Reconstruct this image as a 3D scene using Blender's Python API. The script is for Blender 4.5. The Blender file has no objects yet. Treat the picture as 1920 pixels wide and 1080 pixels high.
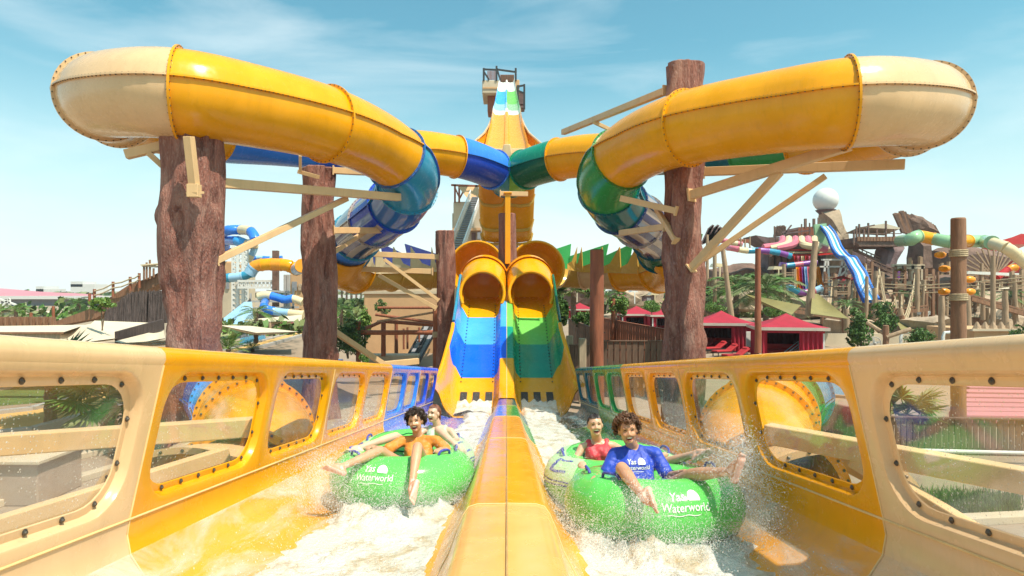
import bpy, math, random
import numpy as np
from mathutils import Vector, Matrix, noise
R = math.radians
PI = math.pi
random.seed(7)
SC = bpy.context.scene
COL = SC.collection
# ---------------------------------------------------------------- camera, sky, sun, exposure
F, CX, CY = 1200.0, 950.0, 545.0          # focal length and principal point, in pixels of a 1920 wide picture
cam_d = bpy.data.cameras.new('camera'); cam = bpy.data.objects.new('camera', cam_d); COL.objects.link(cam)
cam.location = (0, 0, 0); cam.rotation_euler = (R(90), 0, 0)
cam_d.sensor_width = 36; cam_d.lens = 36*F/1920
cam_d.shift_x = (960-CX)/1920; cam_d.shift_y = (CY-540)/1920
cam_d.clip_start = 0.05; cam_d.clip_end = 6000
SC.camera = cam
SUN = Vector((0.42, -0.36, 1.0)).normalized()
world = bpy.data.worlds.new('World'); SC.world = world; world.use_nodes = True
wn = world.node_tree; wn.nodes.clear()
def WN(t, **k):
    n = wn.nodes.new(t)
    for a, b in k.items(): setattr(n, a, b)
    return n
wo = WN('ShaderNodeOutputWorld'); bg = WN('ShaderNodeBackground'); sky = WN('ShaderNodeTexSky')
sky.sky_type = 'NISHITA'; sky.sun_disc = False
sky.sun_elevation = math.asin(SUN.z); sky.sun_rotation = math.atan2(SUN.x, SUN.y)
sky.air_density = 1.0; sky.dust_density = 1.6; sky.ozone_density = 1.0; sky.altitude = 0
bg.inputs['Strength'].default_value = 0.125
tc = WN('ShaderNodeTexCoord'); sep = WN('ShaderNodeSeparateXYZ'); wn.links.new(tc.outputs['Generated'], sep.inputs[0])
tint = WN('ShaderNodeMix', data_type='RGBA', blend_type='MULTIPLY'); tint.inputs[0].default_value = 1
tint.inputs[7].default_value = (0.62, 1.12, 0.94, 1)
wn.links.new(sky.outputs[0], tint.inputs[6])
pale = WN('ShaderNodeMapRange'); pale.interpolation_type = 'SMOOTHSTEP'
pale.inputs[1].default_value = -0.05; pale.inputs[2].default_value = 0.36; pale.inputs[3].default_value = 0.92; pale.inputs[4].default_value = 0.0
wn.links.new(sep.outputs[2], pale.inputs[0])
mp = WN('ShaderNodeMapping'); mp.inputs['Scale'].default_value = (1.1, 1.1, 5.0); mp.inputs['Rotation'].default_value = (0.12, 0.2, 0.3)
wn.links.new(tc.outputs['Generated'], mp.inputs[0])
nz = WN('ShaderNodeTexNoise'); nz.inputs['Scale'].default_value = 1.7; nz.inputs['Detail'].default_value = 7; nz.inputs['Roughness'].default_value = 0.55; nz.inputs['Distortion'].default_value = 0.6
wn.links.new(mp.outputs[0], nz.inputs['Vector'])
cr = WN('ShaderNodeMapRange'); cr.inputs[1].default_value = 0.48; cr.inputs[2].default_value = 0.85; cr.inputs[4].default_value = 0.6
wn.links.new(nz.outputs['Fac'], cr.inputs[0])
mx1 = WN('ShaderNodeMix', data_type='RGBA'); mx1.inputs[7].default_value = (5.7, 6.25, 6.1, 1)
wn.links.new(pale.outputs[0], mx1.inputs[0]); wn.links.new(tint.outputs[2], mx1.inputs[6])
mx2 = WN('ShaderNodeMix', data_type='RGBA'); mx2.inputs[7].default_value = (6.0, 6.5, 6.5, 1)
wn.links.new(cr.outputs[0], mx2.inputs[0]); wn.links.new(mx1.outputs[2], mx2.inputs[6])
wn.links.new(mx2.outputs[2], bg.inputs[0]); wn.links.new(bg.outputs[0], wo.inputs[0])
sun_d = bpy.data.lights.new('sun', 'SUN'); sun_o = bpy.data.objects.new('sun', sun_d); COL.objects.link(sun_o)
sun_d.energy = 4.2; sun_d.angle = R(0.53); sun_d.color = (1.0, 0.91, 0.76)
sun_o.rotation_euler = SUN.to_track_quat('Z', 'Y').to_euler()
SC.view_settings.view_transform = 'Standard'; SC.view_settings.look = 'None'
SC.view_settings.exposure = 0.62; SC.view_settings.gamma = 1; SC.view_settings.use_curve_mapping = False
SC.render.engine = 'CYCLES'
SC.cycles.max_bounces = 8; SC.cycles.transparent_max_bounces = 24; SC.cycles.use_denoising = True
def P(px, py, Y): return Vector(((px-CX)/F*Y, Y, (CY-py)/F*Y))
# ---------------------------------------------------------------- materials
MAT = {}
class N:
    def __init__(s, name):
        s.m = bpy.data.materials.new(name); s.m.use_nodes = True; s.t = s.m.node_tree
        s.b = s.t.nodes['Principled BSDF']; s.o = s.t.nodes['Material Output']; MAT[name] = s.m
        s.tc = s.t.nodes.new('ShaderNodeTexCoord')
    def n(s, t, **k):
        x = s.t.nodes.new(t)
        for a, b in k.items(): setattr(x, a, b)
        return x
    def l(s, a, b): s.t.links.new(a, b)
    def noise(s, scale, detail=4, rough=.55, stretch=None, dist=0, co='Object'):
        x = s.n('ShaderNodeTexNoise'); x.inputs['Scale'].default_value = scale; x.inputs['Detail'].default_value = detail
        x.inputs['Roughness'].default_value = rough; x.inputs['Distortion'].default_value = dist
        src = s.tc.outputs[co]
        if stretch:
            q = s.n('ShaderNodeMapping'); q.inputs['Scale'].default_value = stretch; s.l(src, q.inputs[0]); src = q.outputs[0]
        s.l(src, x.inputs['Vector']); return x.outputs['Fac']
    def rng(s, v, a, b, c=0, d=1):
        x = s.n('ShaderNodeMapRange'); s.l(v, x.inputs[0])
        for i, q in enumerate((a, b, c, d)): x.inputs[i+1].default_value = q
        return x.outputs[0]
    def mix(s, f, a, b, mode='MIX'):
        x = s.n('ShaderNodeMix', data_type='RGBA', blend_type=mode)
        if isinstance(f, float): x.inputs[0].default_value = f
        else: s.l(f, x.inputs[0])
        for i, q in ((6, a), (7, b)):
            if isinstance(q, tuple): x.inputs[i].default_value = (*q[:3], 1)
            else: s.l(q, x.inputs[i])
        return x.outputs[2]
    def bump(s, h, st=.3, d=.02):
        x = s.n('ShaderNodeBump'); x.inputs['Strength'].default_value = st; x.inputs['Distance'].default_value = d
        s.l(h, x.inputs['Height']); s.l(x.outputs[0], s.b.inputs['Normal'])
    def set(s, **k):
        for a, b in k.items():
            i = s.b.inputs[a.replace('_', ' ')]
            if isinstance(b, (int, float, tuple)): i.default_value = (*b, 1) if isinstance(b, tuple) and i.type == 'RGBA' else b
            else: s.l(b, i)
        return s
def gel(name, c, rough=.2, wear=.10):
    """coloured fibreglass shell: faint mottling, water streaks and dust"""
    q = N(name); a = tuple(v*(1-wear) for v in c); b = tuple(min(1, v*(1+wear*.5)+.012) for v in c)
    col = q.mix(q.rng(q.noise(.9, 5, .6), .3, .7), a, b)
    strk = q.rng(q.noise(2.2, 5, .7, (2.6, 2.6, .22)), .52, .78, 0, .30); col = q.mix(strk, col, tuple(v*.55+.01 for v in c))
    scuff = q.rng(q.noise(11, 6, .75, (1, .4, 1)), .64, .76, 0, .22); col = q.mix(scuff, col, (.55, .45, .30))
    dust = q.rng(q.noise(3.5, 6, .7, (1, .35, 1)), .6, .85, 0, .07)
    col = q.mix(dust, col, (.62, .52, .36))
    q.set(Base_Color=col, Roughness=q.rng(q.noise(6, 4), .3, .75, rough*.7, rough*1.7), Coat_Weight=.08, Coat_Roughness=.1, Specular_IOR_Level=.27)
    q.bump(q.noise(1.6, 3, .5), .12, .02)
    return q.m
YEL = (.80, .335, .0); BEI = (.69, .455, .245)
gel('gel_yellow', YEL); gel('gel_beige', BEI); gel('gel_orange', (.80, .30, .02)); gel('gel_tan', (.82, .42, .12))
gel('gel_blue', (.035, .20, .72)); gel('gel_deep_blue', (.012, .062, .50)); gel('gel_sky_blue', (.05, .36, .82))
gel('gel_teal', (.02, .20, .20)); gel('gel_green', (.03, .27, .06)); gel('gel_lime', (.22, .52, .06)); gel('gel_emerald', (.0, .25, .14))
gel('gel_dark_green', (.0, .11, .05)); gel('gel_dark_teal', (.0, .10, .13)); gel('gel_aqua', (.03, .26, .42)); gel('gel_white', (.75, .74, .70))
gel('gel_gold', (.62, .36, .07)); gel('gel_red', (.55, .03, .03)); gel('gel_pink', (.62, .16, .22)); gel('gel_purple', (.22, .06, .30))
gel('gel_pale_blue', (.30, .50, .68)); gel('gel_cream', (.72, .58, .36)); gel('gel_navy', (.03, .04, .20)); gel('gel_pale_green', (.30, .50, .28))
gel('steel_beige', (.70, .45, .225), .45, .1); gel('steel_grey', (.42, .40, .38), .5); gel('steel_white', (.72, .70, .66), .45)
def plain(name, c, rough=.6, var=.25, scale=6, st=.25, bd=.01, stretch=None, **k):
    q = N(name); a = tuple(v*(1-var) for v in c); b = tuple(min(1, v*(1+var)) for v in c)
    q.set(Base_Color=q.mix(q.rng(q.noise(scale, 6, .65, stretch), .3, .7), a, b), Roughness=rough, **k)
    q.bump(q.noise(scale*4, 5, .6, stretch), st, bd); return q.m
plain('bolt_metal', (.10, .085, .07), .35, .2, 40, Metallic=.7)
plain('seam_caulk', (.72, .50, .22), .5, .1)
plain('dark_rubber', (.03, .028, .027), .7)
plain('plank_wood', (.125, .072, .046), .8, .4, 2.5, .5, .01, (6, 6, .8))
plain('plank_pale', (.40, .31, .21), .8, .3, 2.5, .4, .01, (6, 6, .8))
plain('log_red', (.27, .085, .040), .75, .35, 2.0, .5, .02, (5, 5, .6))
plain('log_brown', (.25, .125, .07), .8, .35, 1.6, .6, .03, (5, 5, .7))
plain('log_pale', (.36, .24, .15), .8, .3, 1.6, .5, .03, (5, 5, .7))
plain('rock_pale', (.40, .29, .20), .9, .4, .5, .8, .15)
plain('rock_brown', (.17, .10, .075), .9, .45, .5, .8, .15)
plain('rock_purple', (.16, .10, .10), .9, .45, .5, .8, .12)
plain('render_sand', (.56, .33, .17), .85, .12, .6, .2, .02)
plain('render_beige', (.52, .42, .30), .85, .15, .5, .3, .02)
plain('thatch', (.085, .06, .055), .95, .5, 1.2, 1.0, .08, (6, 6, .5))
plain('sail_cloth', (.62, .52, .39), .8, .08, .6)
plain('sail_olive', (.22, .18, .06), .8, .15, .6)
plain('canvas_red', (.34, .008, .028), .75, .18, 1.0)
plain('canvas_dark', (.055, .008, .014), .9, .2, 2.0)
plain('cloth_stripe', (.50, .42, .36), .8, .1, 2)
plain('rope', (.42, .32, .20), .9, .3, 12)
plain('paving', (.30, .22, .155), .85, .14, .7, .2, .01)
plain('paving_pink', (.36, .26, .19), .85, .16, .9, .2, .01)
plain('path_yellow', (.60, .36, .12), .85, .12, .8, .2, .01)
plain('earth', (.32, .24, .165), .95, .25, .12, .4, .03)
plain('lawn', (.085, .14, .03), .95, .35, 1.2, .6, .04)
plain('leaf_dark', (.035, .075, .014), .6, .5, 3, .2); plain('leaf_mid', (.075, .16, .022), .55, .45, 3, .2)
plain('leaf_light', (.17, .27, .05), .55, .35, 3, .2); plain('leaf_olive', (.15, .18, .06), .6, .35, 3, .2)
plain('palm_trunk', (.16, .11, .075), .9, .35, 5, .8, .03)
plain('white_plastic', (.70, .68, .65), .4, .06); plain('cushion_red', (.40, .015, .02), .7, .15)
plain('lamp_black', (.03, .03, .032), .45); plain('metal_blue', (.30, .45, .55), .35, .1)
plain('far_roof_pink', (.50, .20, .24), .7, .1, .05); plain('far_white', (.62, .60, .58), .7, .08, .05); plain('far_grey', (.25, .25, .27), .8, .1, .05)
def bark():
    q = N('carved_bark')
    big = q.noise(1.1, 6, .65, (1.6, 1.6, .5), 1.0); ridges = q.noise(2.6, 7, .7, (2.4, 2.4, .28), .8)
    grain = q.noise(26, 4, .6, (1.2, 1.2, .35))
    c = q.mix(q.rng(ridges, .34, .62), (.12, .036, .024), (.36, .135, .092))
    c = q.mix(q.rng(big, .50, .66, 0, .75), c, (.46, .25, .19))
    c = q.mix(q.rng(grain, .52, .74, 0, .6), c, (.50, .33, .27))
    q.set(Base_Color=c, Roughness=q.rng(big, .3, .7, .5, .85))
    ad = q.n('ShaderNodeMath', operation='ADD'); q.l(ridges, ad.inputs[0]); q.l(grain, ad.inputs[1])
    q.bump(ad.outputs[0], 1.0, .07)
bark()
def glassy(name, tintc, fac, drops=True):
    q = N(name); nt = q.t; nt.nodes.remove(q.b)
    tr = q.n('ShaderNodeBsdfTransparent'); tr.inputs[0].default_value = (*tintc, 1)
    gl = q.n('ShaderNodeBsdfGlossy'); gl.inputs[0].default_value = (1, 1, 1, 1); gl.inputs['Roughness'].default_value = .06
    fr = q.n('ShaderNodeFresnel'); fr.inputs[0].default_value = 1.35
    mxx = q.n('ShaderNodeMixShader'); q.l(q.rng(fr.outputs[0], 0, 1, 0, .14), mxx.inputs[0]); q.l(tr.outputs[0], mxx.inputs[1]); q.l(gl.outputs[0], mxx.inputs[2])
    df = q.n('ShaderNodeBsdfDiffuse'); df.inputs[0].default_value = (.75, .70, .62, 1)
    out = mxx.outputs[0]
    m2 = q.n('ShaderNodeMixShader'); m2.inputs[0].default_value = fac
    q.l(out, m2.inputs[1]); q.l(df.outputs[0], m2.inputs[2]); out = m2.outputs[0]
    if drops:
        v = q.n('ShaderNodeTexVoronoi'); v.inputs['Scale'].default_value = 34; q.l(q.tc.outputs['Object'], v.inputs['Vector'])
        d = q.rng(v.outputs['Distance'], .12, .20, 1, 0); am = q.rng(q.noise(2.2, 3), .36, .60)
        ht = q.n('ShaderNodeMath', operation='MULTIPLY'); q.l(d, ht.inputs[0]); q.l(am, ht.inputs[1])
        h2 = q.n('ShaderNodeMath', operation='MULTIPLY'); q.l(ht.outputs[0], h2.inputs[0]); h2.inputs[1].default_value = .8
        m3 = q.n('ShaderNodeMixShader'); q.l(h2.outputs[0], m3.inputs[0]); q.l(out, m3.inputs[1]); q.l(df.outputs[0], m3.inputs[2]); out = m3.outputs[0]
    q.l(out, q.o.inputs[0]); return q.m
glassy('pane_acrylic', (.95, .94, .93), .02)
def translucent(name, c, rough=.12, a=.8):
    q = N(name); q.set(Base_Color=q.mix(q.rng(q.noise(1.2, 4), .3, .7), tuple(v*.8 for v in c), c), Roughness=rough, Coat_Weight=.6, Coat_Roughness=.05, Alpha=a); return q.m
translucent('clear_blue', (.015, .15, .50), a=.93); translucent('clear_green', (.04, .28, .05)); translucent('clear_teal', (.0, .16, .18))
translucent('stripe_pale', (.52, .42, .38), a=.9); translucent('stripe_navy', (.03, .05, .20), a=.88)
# ---------------------------------------------------------------- objects
WL = {}
def wl(o):
    return WL.get(o.name, Vector((0, 0, 0))) if o else Vector((0, 0, 0))
def link(o, parent=None, loc=None):
    COL.objects.link(o)
    if parent: o.parent = parent
    WL[o.name] = wl(parent) if loc is None else Vector(loc)
    return o
def tag(o, label=None, cat=None, group=None, kind=None):
    if label: o['label'] = label
    if cat: o['category'] = cat
    if group: o['group'] = group
    if kind: o['kind'] = kind
    return o
def thing(name, label, cat, loc=(0, 0, 0), group=None):
    o = bpy.data.objects.new(name, None); o.empty_display_size = .2
    COL.objects.link(o); o.location = loc; WL[o.name] = Vector(loc)
    return tag(o, label, cat, group)
def frame(d, up=Vector((0, 0, 1))):
    d = d.normalized(); r = d.cross(up)
    if r.length < 1e-4: r = d.cross(Vector((0, 1, 0)))
    r.normalize(); return r, r.cross(d).normalized()
class MB:
    def __init__(s): s.v = []; s.f = []; s.m = []
    def add(s, vs, fs, mi=0):
        o = len(s.v); s.v += [tuple(v) for v in vs]; s.f += [tuple(i+o for i in f) for f in fs]; s.m += [mi]*len(fs); return s
    def box(s, c, d, M=None, mi=0):
        c = Vector(c); x, y, z = (q/2 for q in d); vs = []
        for a in (-x, x):
            for b in (-y, y):
                for e in (-z, z):
                    p = Vector((a, b, e)); vs.append((M @ p if M else p) + c)
        return s.add(vs, [(0, 1, 3, 2), (4, 6, 7, 5), (0, 4, 5, 1), (2, 3, 7, 6), (0, 2, 6, 4), (1, 5, 7, 3)], mi)
    def beam(s, a, b, w, h=None, up=Vector((0, 0, 1)), mi=0):
        a = Vector(a); b = Vector(b); h = h or w; r, u = frame(b-a, up); vs = []
        for p in (a, b):
            for i, j in ((-1, -1), (1, -1), (1, 1), (-1, 1)): vs.append(p + r*(i*w/2) + u*(j*h/2))
        return s.add(vs, [(3, 2, 1, 0), (4, 5, 6, 7), (0, 1, 5, 4), (1, 2, 6, 5), (2, 3, 7, 6), (3, 0, 4, 7)], mi)
    def pipe(s, pts, r, n=8, cap=True, mi=0, squash=1.0):
        pts = [Vector(p) for p in pts]; k = len(pts); vs = []; fs = []; up = Vector((0, 0, 1))
        d0 = (pts[-1]-pts[0])
        if abs(d0.normalized().z) > .9: up = Vector((0, 1, 0))
        for i, p in enumerate(pts):
            d = pts[min(i+1, k-1)] - pts[max(i-1, 0)]
            rr, u = frame(d, up); rad = r[i] if isinstance(r, (list, tuple)) else r
            for j in range(n):
                a = 2*PI*j/n; vs.append(p + rr*(math.cos(a)*rad) + u*(math.sin(a)*rad*squash))
        for i in range(k-1):
            for j in range(n):
                q = (j+1) % n; fs.append((i*n+j, i*n+q, (i+1)*n+q, (i+1)*n+j))
        if cap: fs += [tuple(range(n-1, -1, -1)), tuple((k-1)*n+j for j in range(n))]
        return s.add(vs, fs, mi)
    def grid(s, fn, nu, nv, cu=False, cv=False, mi=0):
        vs = [fn(i/nu, j/nv) for i in range(nu + (0 if cu else 1)) for j in range(nv + (0 if cv else 1))]
        ru = nu if cu else nu+1; rv = nv if cv else nv+1; fs = []
        for i in range(nu):
            for j in range(nv):
                a, b = i % ru, (i+1) % ru; c, d = j % rv, (j+1) % rv
                fs.append((a*rv+c, b*rv+c, b*rv+d, a*rv+d))
        return s.add(vs, fs, mi)
    def ball(s, c, r, nu=16, nv=10, M=None, mi=0):
        c = Vector(c); rr = r if isinstance(r, (list, tuple, Vector)) else (r, r, r)
        vs = []; fs = []
        def q(x, y, z):
            p = Vector((x*rr[0], y*rr[1], z*rr[2])); return (M @ p if M else p) + c
        vs.append(q(0, 0, 1))
        for i in range(1, nv):
            t = PI*i/nv
            for j in range(nu):
                a = 2*PI*j/nu; vs.append(q(math.sin(t)*math.cos(a), math.sin(t)*math.sin(a), math.cos(t)))
        vs.append(q(0, 0, -1)); L = len(vs)-1
        for j in range(nu):
            fs.append((0, 1+j, 1+(j+1) % nu)); fs.append((L, L-nu+(j+1) % nu, L-nu+j))
        for i in range(nv-2):
            for j in range(nu):
                a = 1+i*nu; k = (j+1) % nu; fs.append((a+j, a+nu+j, a+nu+k, a+k))
        return s.add(vs, fs, mi)
    def prism(s, poly, d, mi=0):
        n = len(poly); d = Vector(d); vs = [Vector(p) for p in poly] + [Vector(p)+d for p in poly]
        return s.add(vs, [tuple(range(n-1, -1, -1)), tuple(range(n, 2*n))] + [(i, (i+1) % n, n+(i+1) % n, n+i) for i in range(n)], mi)
    def build(s, name, mats, parent=None, smooth=35, kind=None, bevel=0, local=False):
        me = bpy.data.meshes.new(name); off = Vector((0, 0, 0)) if local else wl(parent)
        a = np.array(s.v, dtype=np.float64).reshape(-1, 3) - np.array(off)
        me.from_pydata(a.tolist(), [], s.f)
        for m in ([mats] if isinstance(mats, str) else mats): me.materials.append(MAT[m])
        if any(s.m): me.polygons.foreach_set('material_index', s.m)
        if smooth:
            me.polygons.foreach_set('use_smooth', [True]*len(s.f)); me.set_sharp_from_angle(angle=R(smooth))
        me.update()
        o = link(bpy.data.objects.new(name, me), parent)
        if kind: o['kind'] = kind
        if bevel:
            b = o.modifiers.new('bevel', 'BEVEL'); b.width = bevel; b.segments = 2; b.limit_method = 'ANGLE'
        return o
def copy_tree(o, parent=None, loc=None, rz=None, sc=None):
    c = o.copy(); COL.objects.link(c); c.parent = parent
    if loc is not None: c.location = loc
    if rz is not None: c.rotation_euler.z = rz
    if sc is not None: c.scale = (sc, sc, sc) if isinstance(sc, (int, float)) else sc
    for ch in list(o.children): copy_tree(ch, c)
    return c
def spline(pts, per=8):
    pts = [Vector(p) for p in pts]; out = []
    q = [pts[0]*2-pts[1]] + pts + [pts[-1]*2-pts[-2]]
    for i in range(1, len(q)-2):
        a, b, c, d = q[i-1:i+3]
        for k in range(per):
            t = k/per
            out.append(.5*((2*b)+(c-a)*t+(2*a-5*b+4*c-d)*t*t+(3*b-a-3*c+d)*t**3))
    out.append(pts[-1]); return out
def bolt_mesh(mb, p, n, r=.014, h=.012):
    n = n.normalized(); r0, u = frame(n) ; vs = []
    for k, (rr, hh) in enumerate(((1, 0), (1, .6), (.5, 1))):
        for j in range(6):
            a = j*PI/3; vs.append(p + r0*(math.cos(a)*r*rr) + u*(math.sin(a)*r*rr) + n*(h*hh))
    fs = [(k*6+j, k*6+(j+1) % 6, k*6+6+(j+1) % 6, k*6+6+j) for k in range(2) for j in range(6)] + [tuple(range(12, 18))]
    mb.add(vs, fs)
# ---------------------------------------------------------------- ground
GZ = -4.5
m = MB(); m.add([(-2500, -300, GZ), (2500, -300, GZ), (2500, 4000, GZ), (-2500, 4000, GZ)], [(0, 1, 2, 3)])
m.build('ground', 'earth', kind='structure', smooth=0)
# ---------------------------------------------------------------- the double raft trough, rising towards the camera
SL = .129
def wallX(t): return 2.13 + (.16-t)*.155 if t > -.88 else 2.29
def TW(side, s, t, d=0.0, x=None):
    Y = s + t*SL; X = side*((wallX(t) if x is None else x) + d)
    return Vector((X, Y, t - SL*Y))
trough = thing('raft_slide', 'wide two-lane raft slide trough with windowed side walls running up to the camera', 'water slide', (0, 10, -4.0))
def rrect(s0, s1, t0, t1, r, k=5, c=6):
    """inner ring and the matching outer-border mapping"""
    out = []
    cs = [(s1-r, t1-r, 0), (s0+r, t1-r, 90), (s0+r, t0+r, 180), (s1-r, t0+r, 270)]
    for cxx, cyy, a0 in cs:
        for i in range(c+1):
            a = R(a0+90*i/c); out.append((cxx+r*math.cos(a), cyy+r*math.sin(a), a0, i/c))
    return out
def outer(pt, S0, S1, T0, T1):
    s, t, a0, u = pt
    crn = {0: (S1, T1), 90: (S0, T1), 180: (S0, T0), 270: (S1, T0)}[a0]
    if a0 in (0, 180):       # starts on the s side, ends on the t side
        st = (crn[0], t); en = (s, crn[1])
    else:
        st = (s, crn[1]); en = (crn[0], t)
    if abs(u-.5) < 1e-6: return crn
    return st if u < .5 else en
COLS = {-1: [('gel_beige',)*2, ('gel_beige',)*2, ('gel_yellow',)*2, ('gel_yellow',)*2, ('gel_blue',)*2, ('gel_deep_blue',)*2],
        1: [('gel_beige',)*2, ('gel_beige',)*2, ('gel_yellow',)*2, ('gel_yellow',)*2, ('gel_green',)*2, ('gel_dark_teal',)*2]}
DIVC = {-1: ['gel_tan', 'gel_tan', 'gel_yellow', 'gel_orange', 'gel_blue', 'gel_deep_blue'], 1: ['gel_tan', 'gel_tan', 'gel_yellow', 'gel_orange', 'gel_green', 'gel_dark_teal']}
PROF = [(2.29, -.895), (2.30, -.98), (2.27, -1.10), (2.18, -1.22), (2.02, -1.31), (1.80, -1.37), (1.55, -1.385), (.80, -1.385), (.62, -1.37), (.50, -1.31)]
DPROF = [(.50, -1.31), (.42, -1.22), (.345, -1.08), (.295, -.94), (.262, -.86), (.23, -.815), (.18, -.80), (0.0, -.796)]
bolt_proto = None
for side in (-1, 1):
    for k in range(6):
        S0 = -4+4*k; S1 = S0+4; wc, fc = COLS[side][k]
        mb = MB(); T0, T1 = -.88, .05
        for w in range(2):
            a, b = S0+2*w, S0+2*w+2
            n0 = rrect(a+.11, b-.11, -.825, .018, .27)
            rings = []
            nn = len(n0)
            rings.append([TW(side, *outer(p, a, b, T0, T1)) for p in n0])
            rings.append([TW(side, p[0], p[1]) for p in n0])
            def shr(q, e):
                cs_, ct_ = (a+b)/2, -.4035
                hx, hy = (b-a)/2-.11, .4215
                return (cs_+(q[0]-cs_)*(hx-e)/hx, ct_+(q[1]-ct_)*(hy-e)/hy)
            for e, d in ((.012, .006), (.022, .03), (.028, .055), (.034, .062), (.074, .062), (.080, .068)):
                rings.append([TW(side, *shr(p, e), d) for p in n0])
            vs = [v for r_ in rings for v in r_]; fs = []
            for i in range(len(rings)-1):
                for j in range(nn):
                    q = (i*nn+j, i*nn+(j+1) % nn, (i+1)*nn+(j+1) % nn, (i+1)*nn+j)
                    fs.append(q if side < 0 else q[::-1])
            mb.add(vs, fs)
            # pane, 8 mm thick, behind the flange
            pr = [TW(side, *shr(p, .045), .071) for p in n0]; pb = [TW(side, *shr(p, .045), .079) for p in n0]
            pm = MB(); pm.add(pr+pb, [tuple(range(nn)), tuple(range(2*nn-1, nn-1, -1))]+[(i, (i+1) % nn, nn+(i+1) % nn, nn+i) for i in range(nn)])
            pm.build('pane', 'pane_acrylic', trough, smooth=30)
            # bolts on the flange
            if S1 > 0:
                path = [shr(p, .054) for p in n0]; L = 0; nxt = 0; bp = []
                tot = sum(math.dist(path[i], path[(i+1) % nn]) for i in range(nn)); nb = 17 if S0 < 8 else 14; step = tot/nb
                for i in range(nn):
                    p, q = path[i], path[(i+1) % nn]; dl = math.dist(p, q)
                    while nxt <= L+dl and len(bp) < nb and dl > 0:
                        u = (nxt-L)/dl; bp.append((p[0]+(q[0]-p[0])*u, p[1]+(q[1]-p[1])*u)); nxt += step
                    L += dl
                nrm = Vector((-side, 0, 0))
                if S0 < 8:
                    if bolt_proto is None:
                        bm_ = MB(); bolt_mesh(bm_, Vector((0, 0, 0)), Vector((1, 0, 0)), .013, .016); bm_.ball((.004, 0, 0), (.007, .018, .018), 10, 6)
                        bolt_proto = bm_
                    me = None
                    for q in bp:
                        loc = TW(side, q[0], q[1], .061)
                        if me is None:
                            o = bolt_proto.build('bolt', 'bolt_metal', trough, local=True); me = o.data
                        else:
                            o = link(bpy.data.objects.new('bolt', me), trough)
                        o.location = loc - wl(trough)
                        if side > 0: o.rotation_euler.z = PI
                else:
                    bb = MB()
                    for q in bp: bolt_mesh(bb, TW(side, q[0], q[1], .061), nrm, .013, .012)
                    bb.build('bolts', 'bolt_metal', trough, kind='stuff')
        o = mb.build('wall_panel', wc, trough, smooth=40)
        # top rail, a folded cap
        rp = [(0, .05), (-.012, .085), (-.006, .125), (.02, .155), (.06, .168), (.30, .172), (.335, .155), (.345, .12), (.345, .02), (.33, .02), (.33, .10)]
        mb = MB(); mb.grid(lambda u, v: TW(side, S0+4*u, rp[round(v*(len(rp)-1))][1], rp[round(v*(len(rp)-1))][0], wallX(.05)), 8, len(rp)-1)
        mb.build('top_rail', wc, trough, smooth=50)
        # lane floor shell and divider half
        for nm, pf, cc in (('lane_shell', PROF, fc), ('divider', DPROF, DIVC[side][k])):
            mb = MB(); mb.grid(lambda u, v: TW(side, S0+4*u, pf[round(v*(len(pf)-1))][1], 0, pf[round(v*(len(pf)-1))][0]), 8, len(pf)-1)
            mb.grid(lambda u, v: TW(side, S0+4*u, pf[round(v*(len(pf)-1))][1]-.035, 0, pf[round(v*(len(pf)-1))][0]+(.03 if nm == 'lane_shell' and v < .3 else 0)), 2, len(pf)-1)
            mb.build(nm, cc, trough, smooth=50)
        mb = MB()
        if 0 <= S0:     # sealed joints: across the section start and along the wall foot
            js = [TW(side, S0, t, -.002) for t in (.05, -.2, -.5, -.88)] + [TW(side, S0, t+.003, -.003, x) for x, t in PROF]
            mb.pipe(js, .0055, 6); mb.pipe([TW(side, S0, t+.003, 0, x) for x, t in DPROF], .0045, 5)
        mb.pipe([TW(side, S0+i*.5, -.887, -.002) for i in range(9)], .008, 6)
        mb.build('joint_seam', 'seam_caulk', trough)
    mb = MB(); mb.pipe([TW(1, -4+i, -.792, 0, 0) for i in range(25)], 0.005, 6); mb.build('joint_seam', 'seam_caulk', trough)
# support frame of the trough: cross beams, legs and outrigger arms
for Yb in (1.5, 6.3, 11.0, 15.5):
    mb = MB(); z = -1.38-SL*Yb-.22
    mb.beam((-2.7, Yb, z), (2.7, Yb, z), .22, .3)
    for sx in (-1, 1): mb.beam((sx*1.9, Yb, z-.15), (sx*1.9, Yb, GZ), .22)
    mb.build('support_frame', 'steel_beige', trough, smooth=0, bevel=.01)
for sgn, pts in ((-1, ((475, 800, 7.0), (-120, 842, 6.0), (428, 850, 6.8), (-60, 1003, 5.4))), (1, ((1438, 812, 6.7), (2050, 925, 4.9), (1600, 860, 6.1), (1990, 1100, 4.8)))):
    a, b, c, d = (P(*q) for q in pts)
    mb = MB(); mb.beam(a, b, .17, .2); mb.build('outrigger_arm', 'steel_beige', trough, smooth=0, bevel=.012)
    mb = MB(); mb.beam(c, d, .13, .15); mb.build('outrigger_brace', 'steel_beige', trough, smooth=0, bevel=.012)
    mb = MB(); e = b + (b-a)*.03; mb.beam(e, (e.x, e.y, GZ), .25); mb.build('outrigger_leg', 'steel_beige', trough, smooth=0, bevel=.012)
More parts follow.
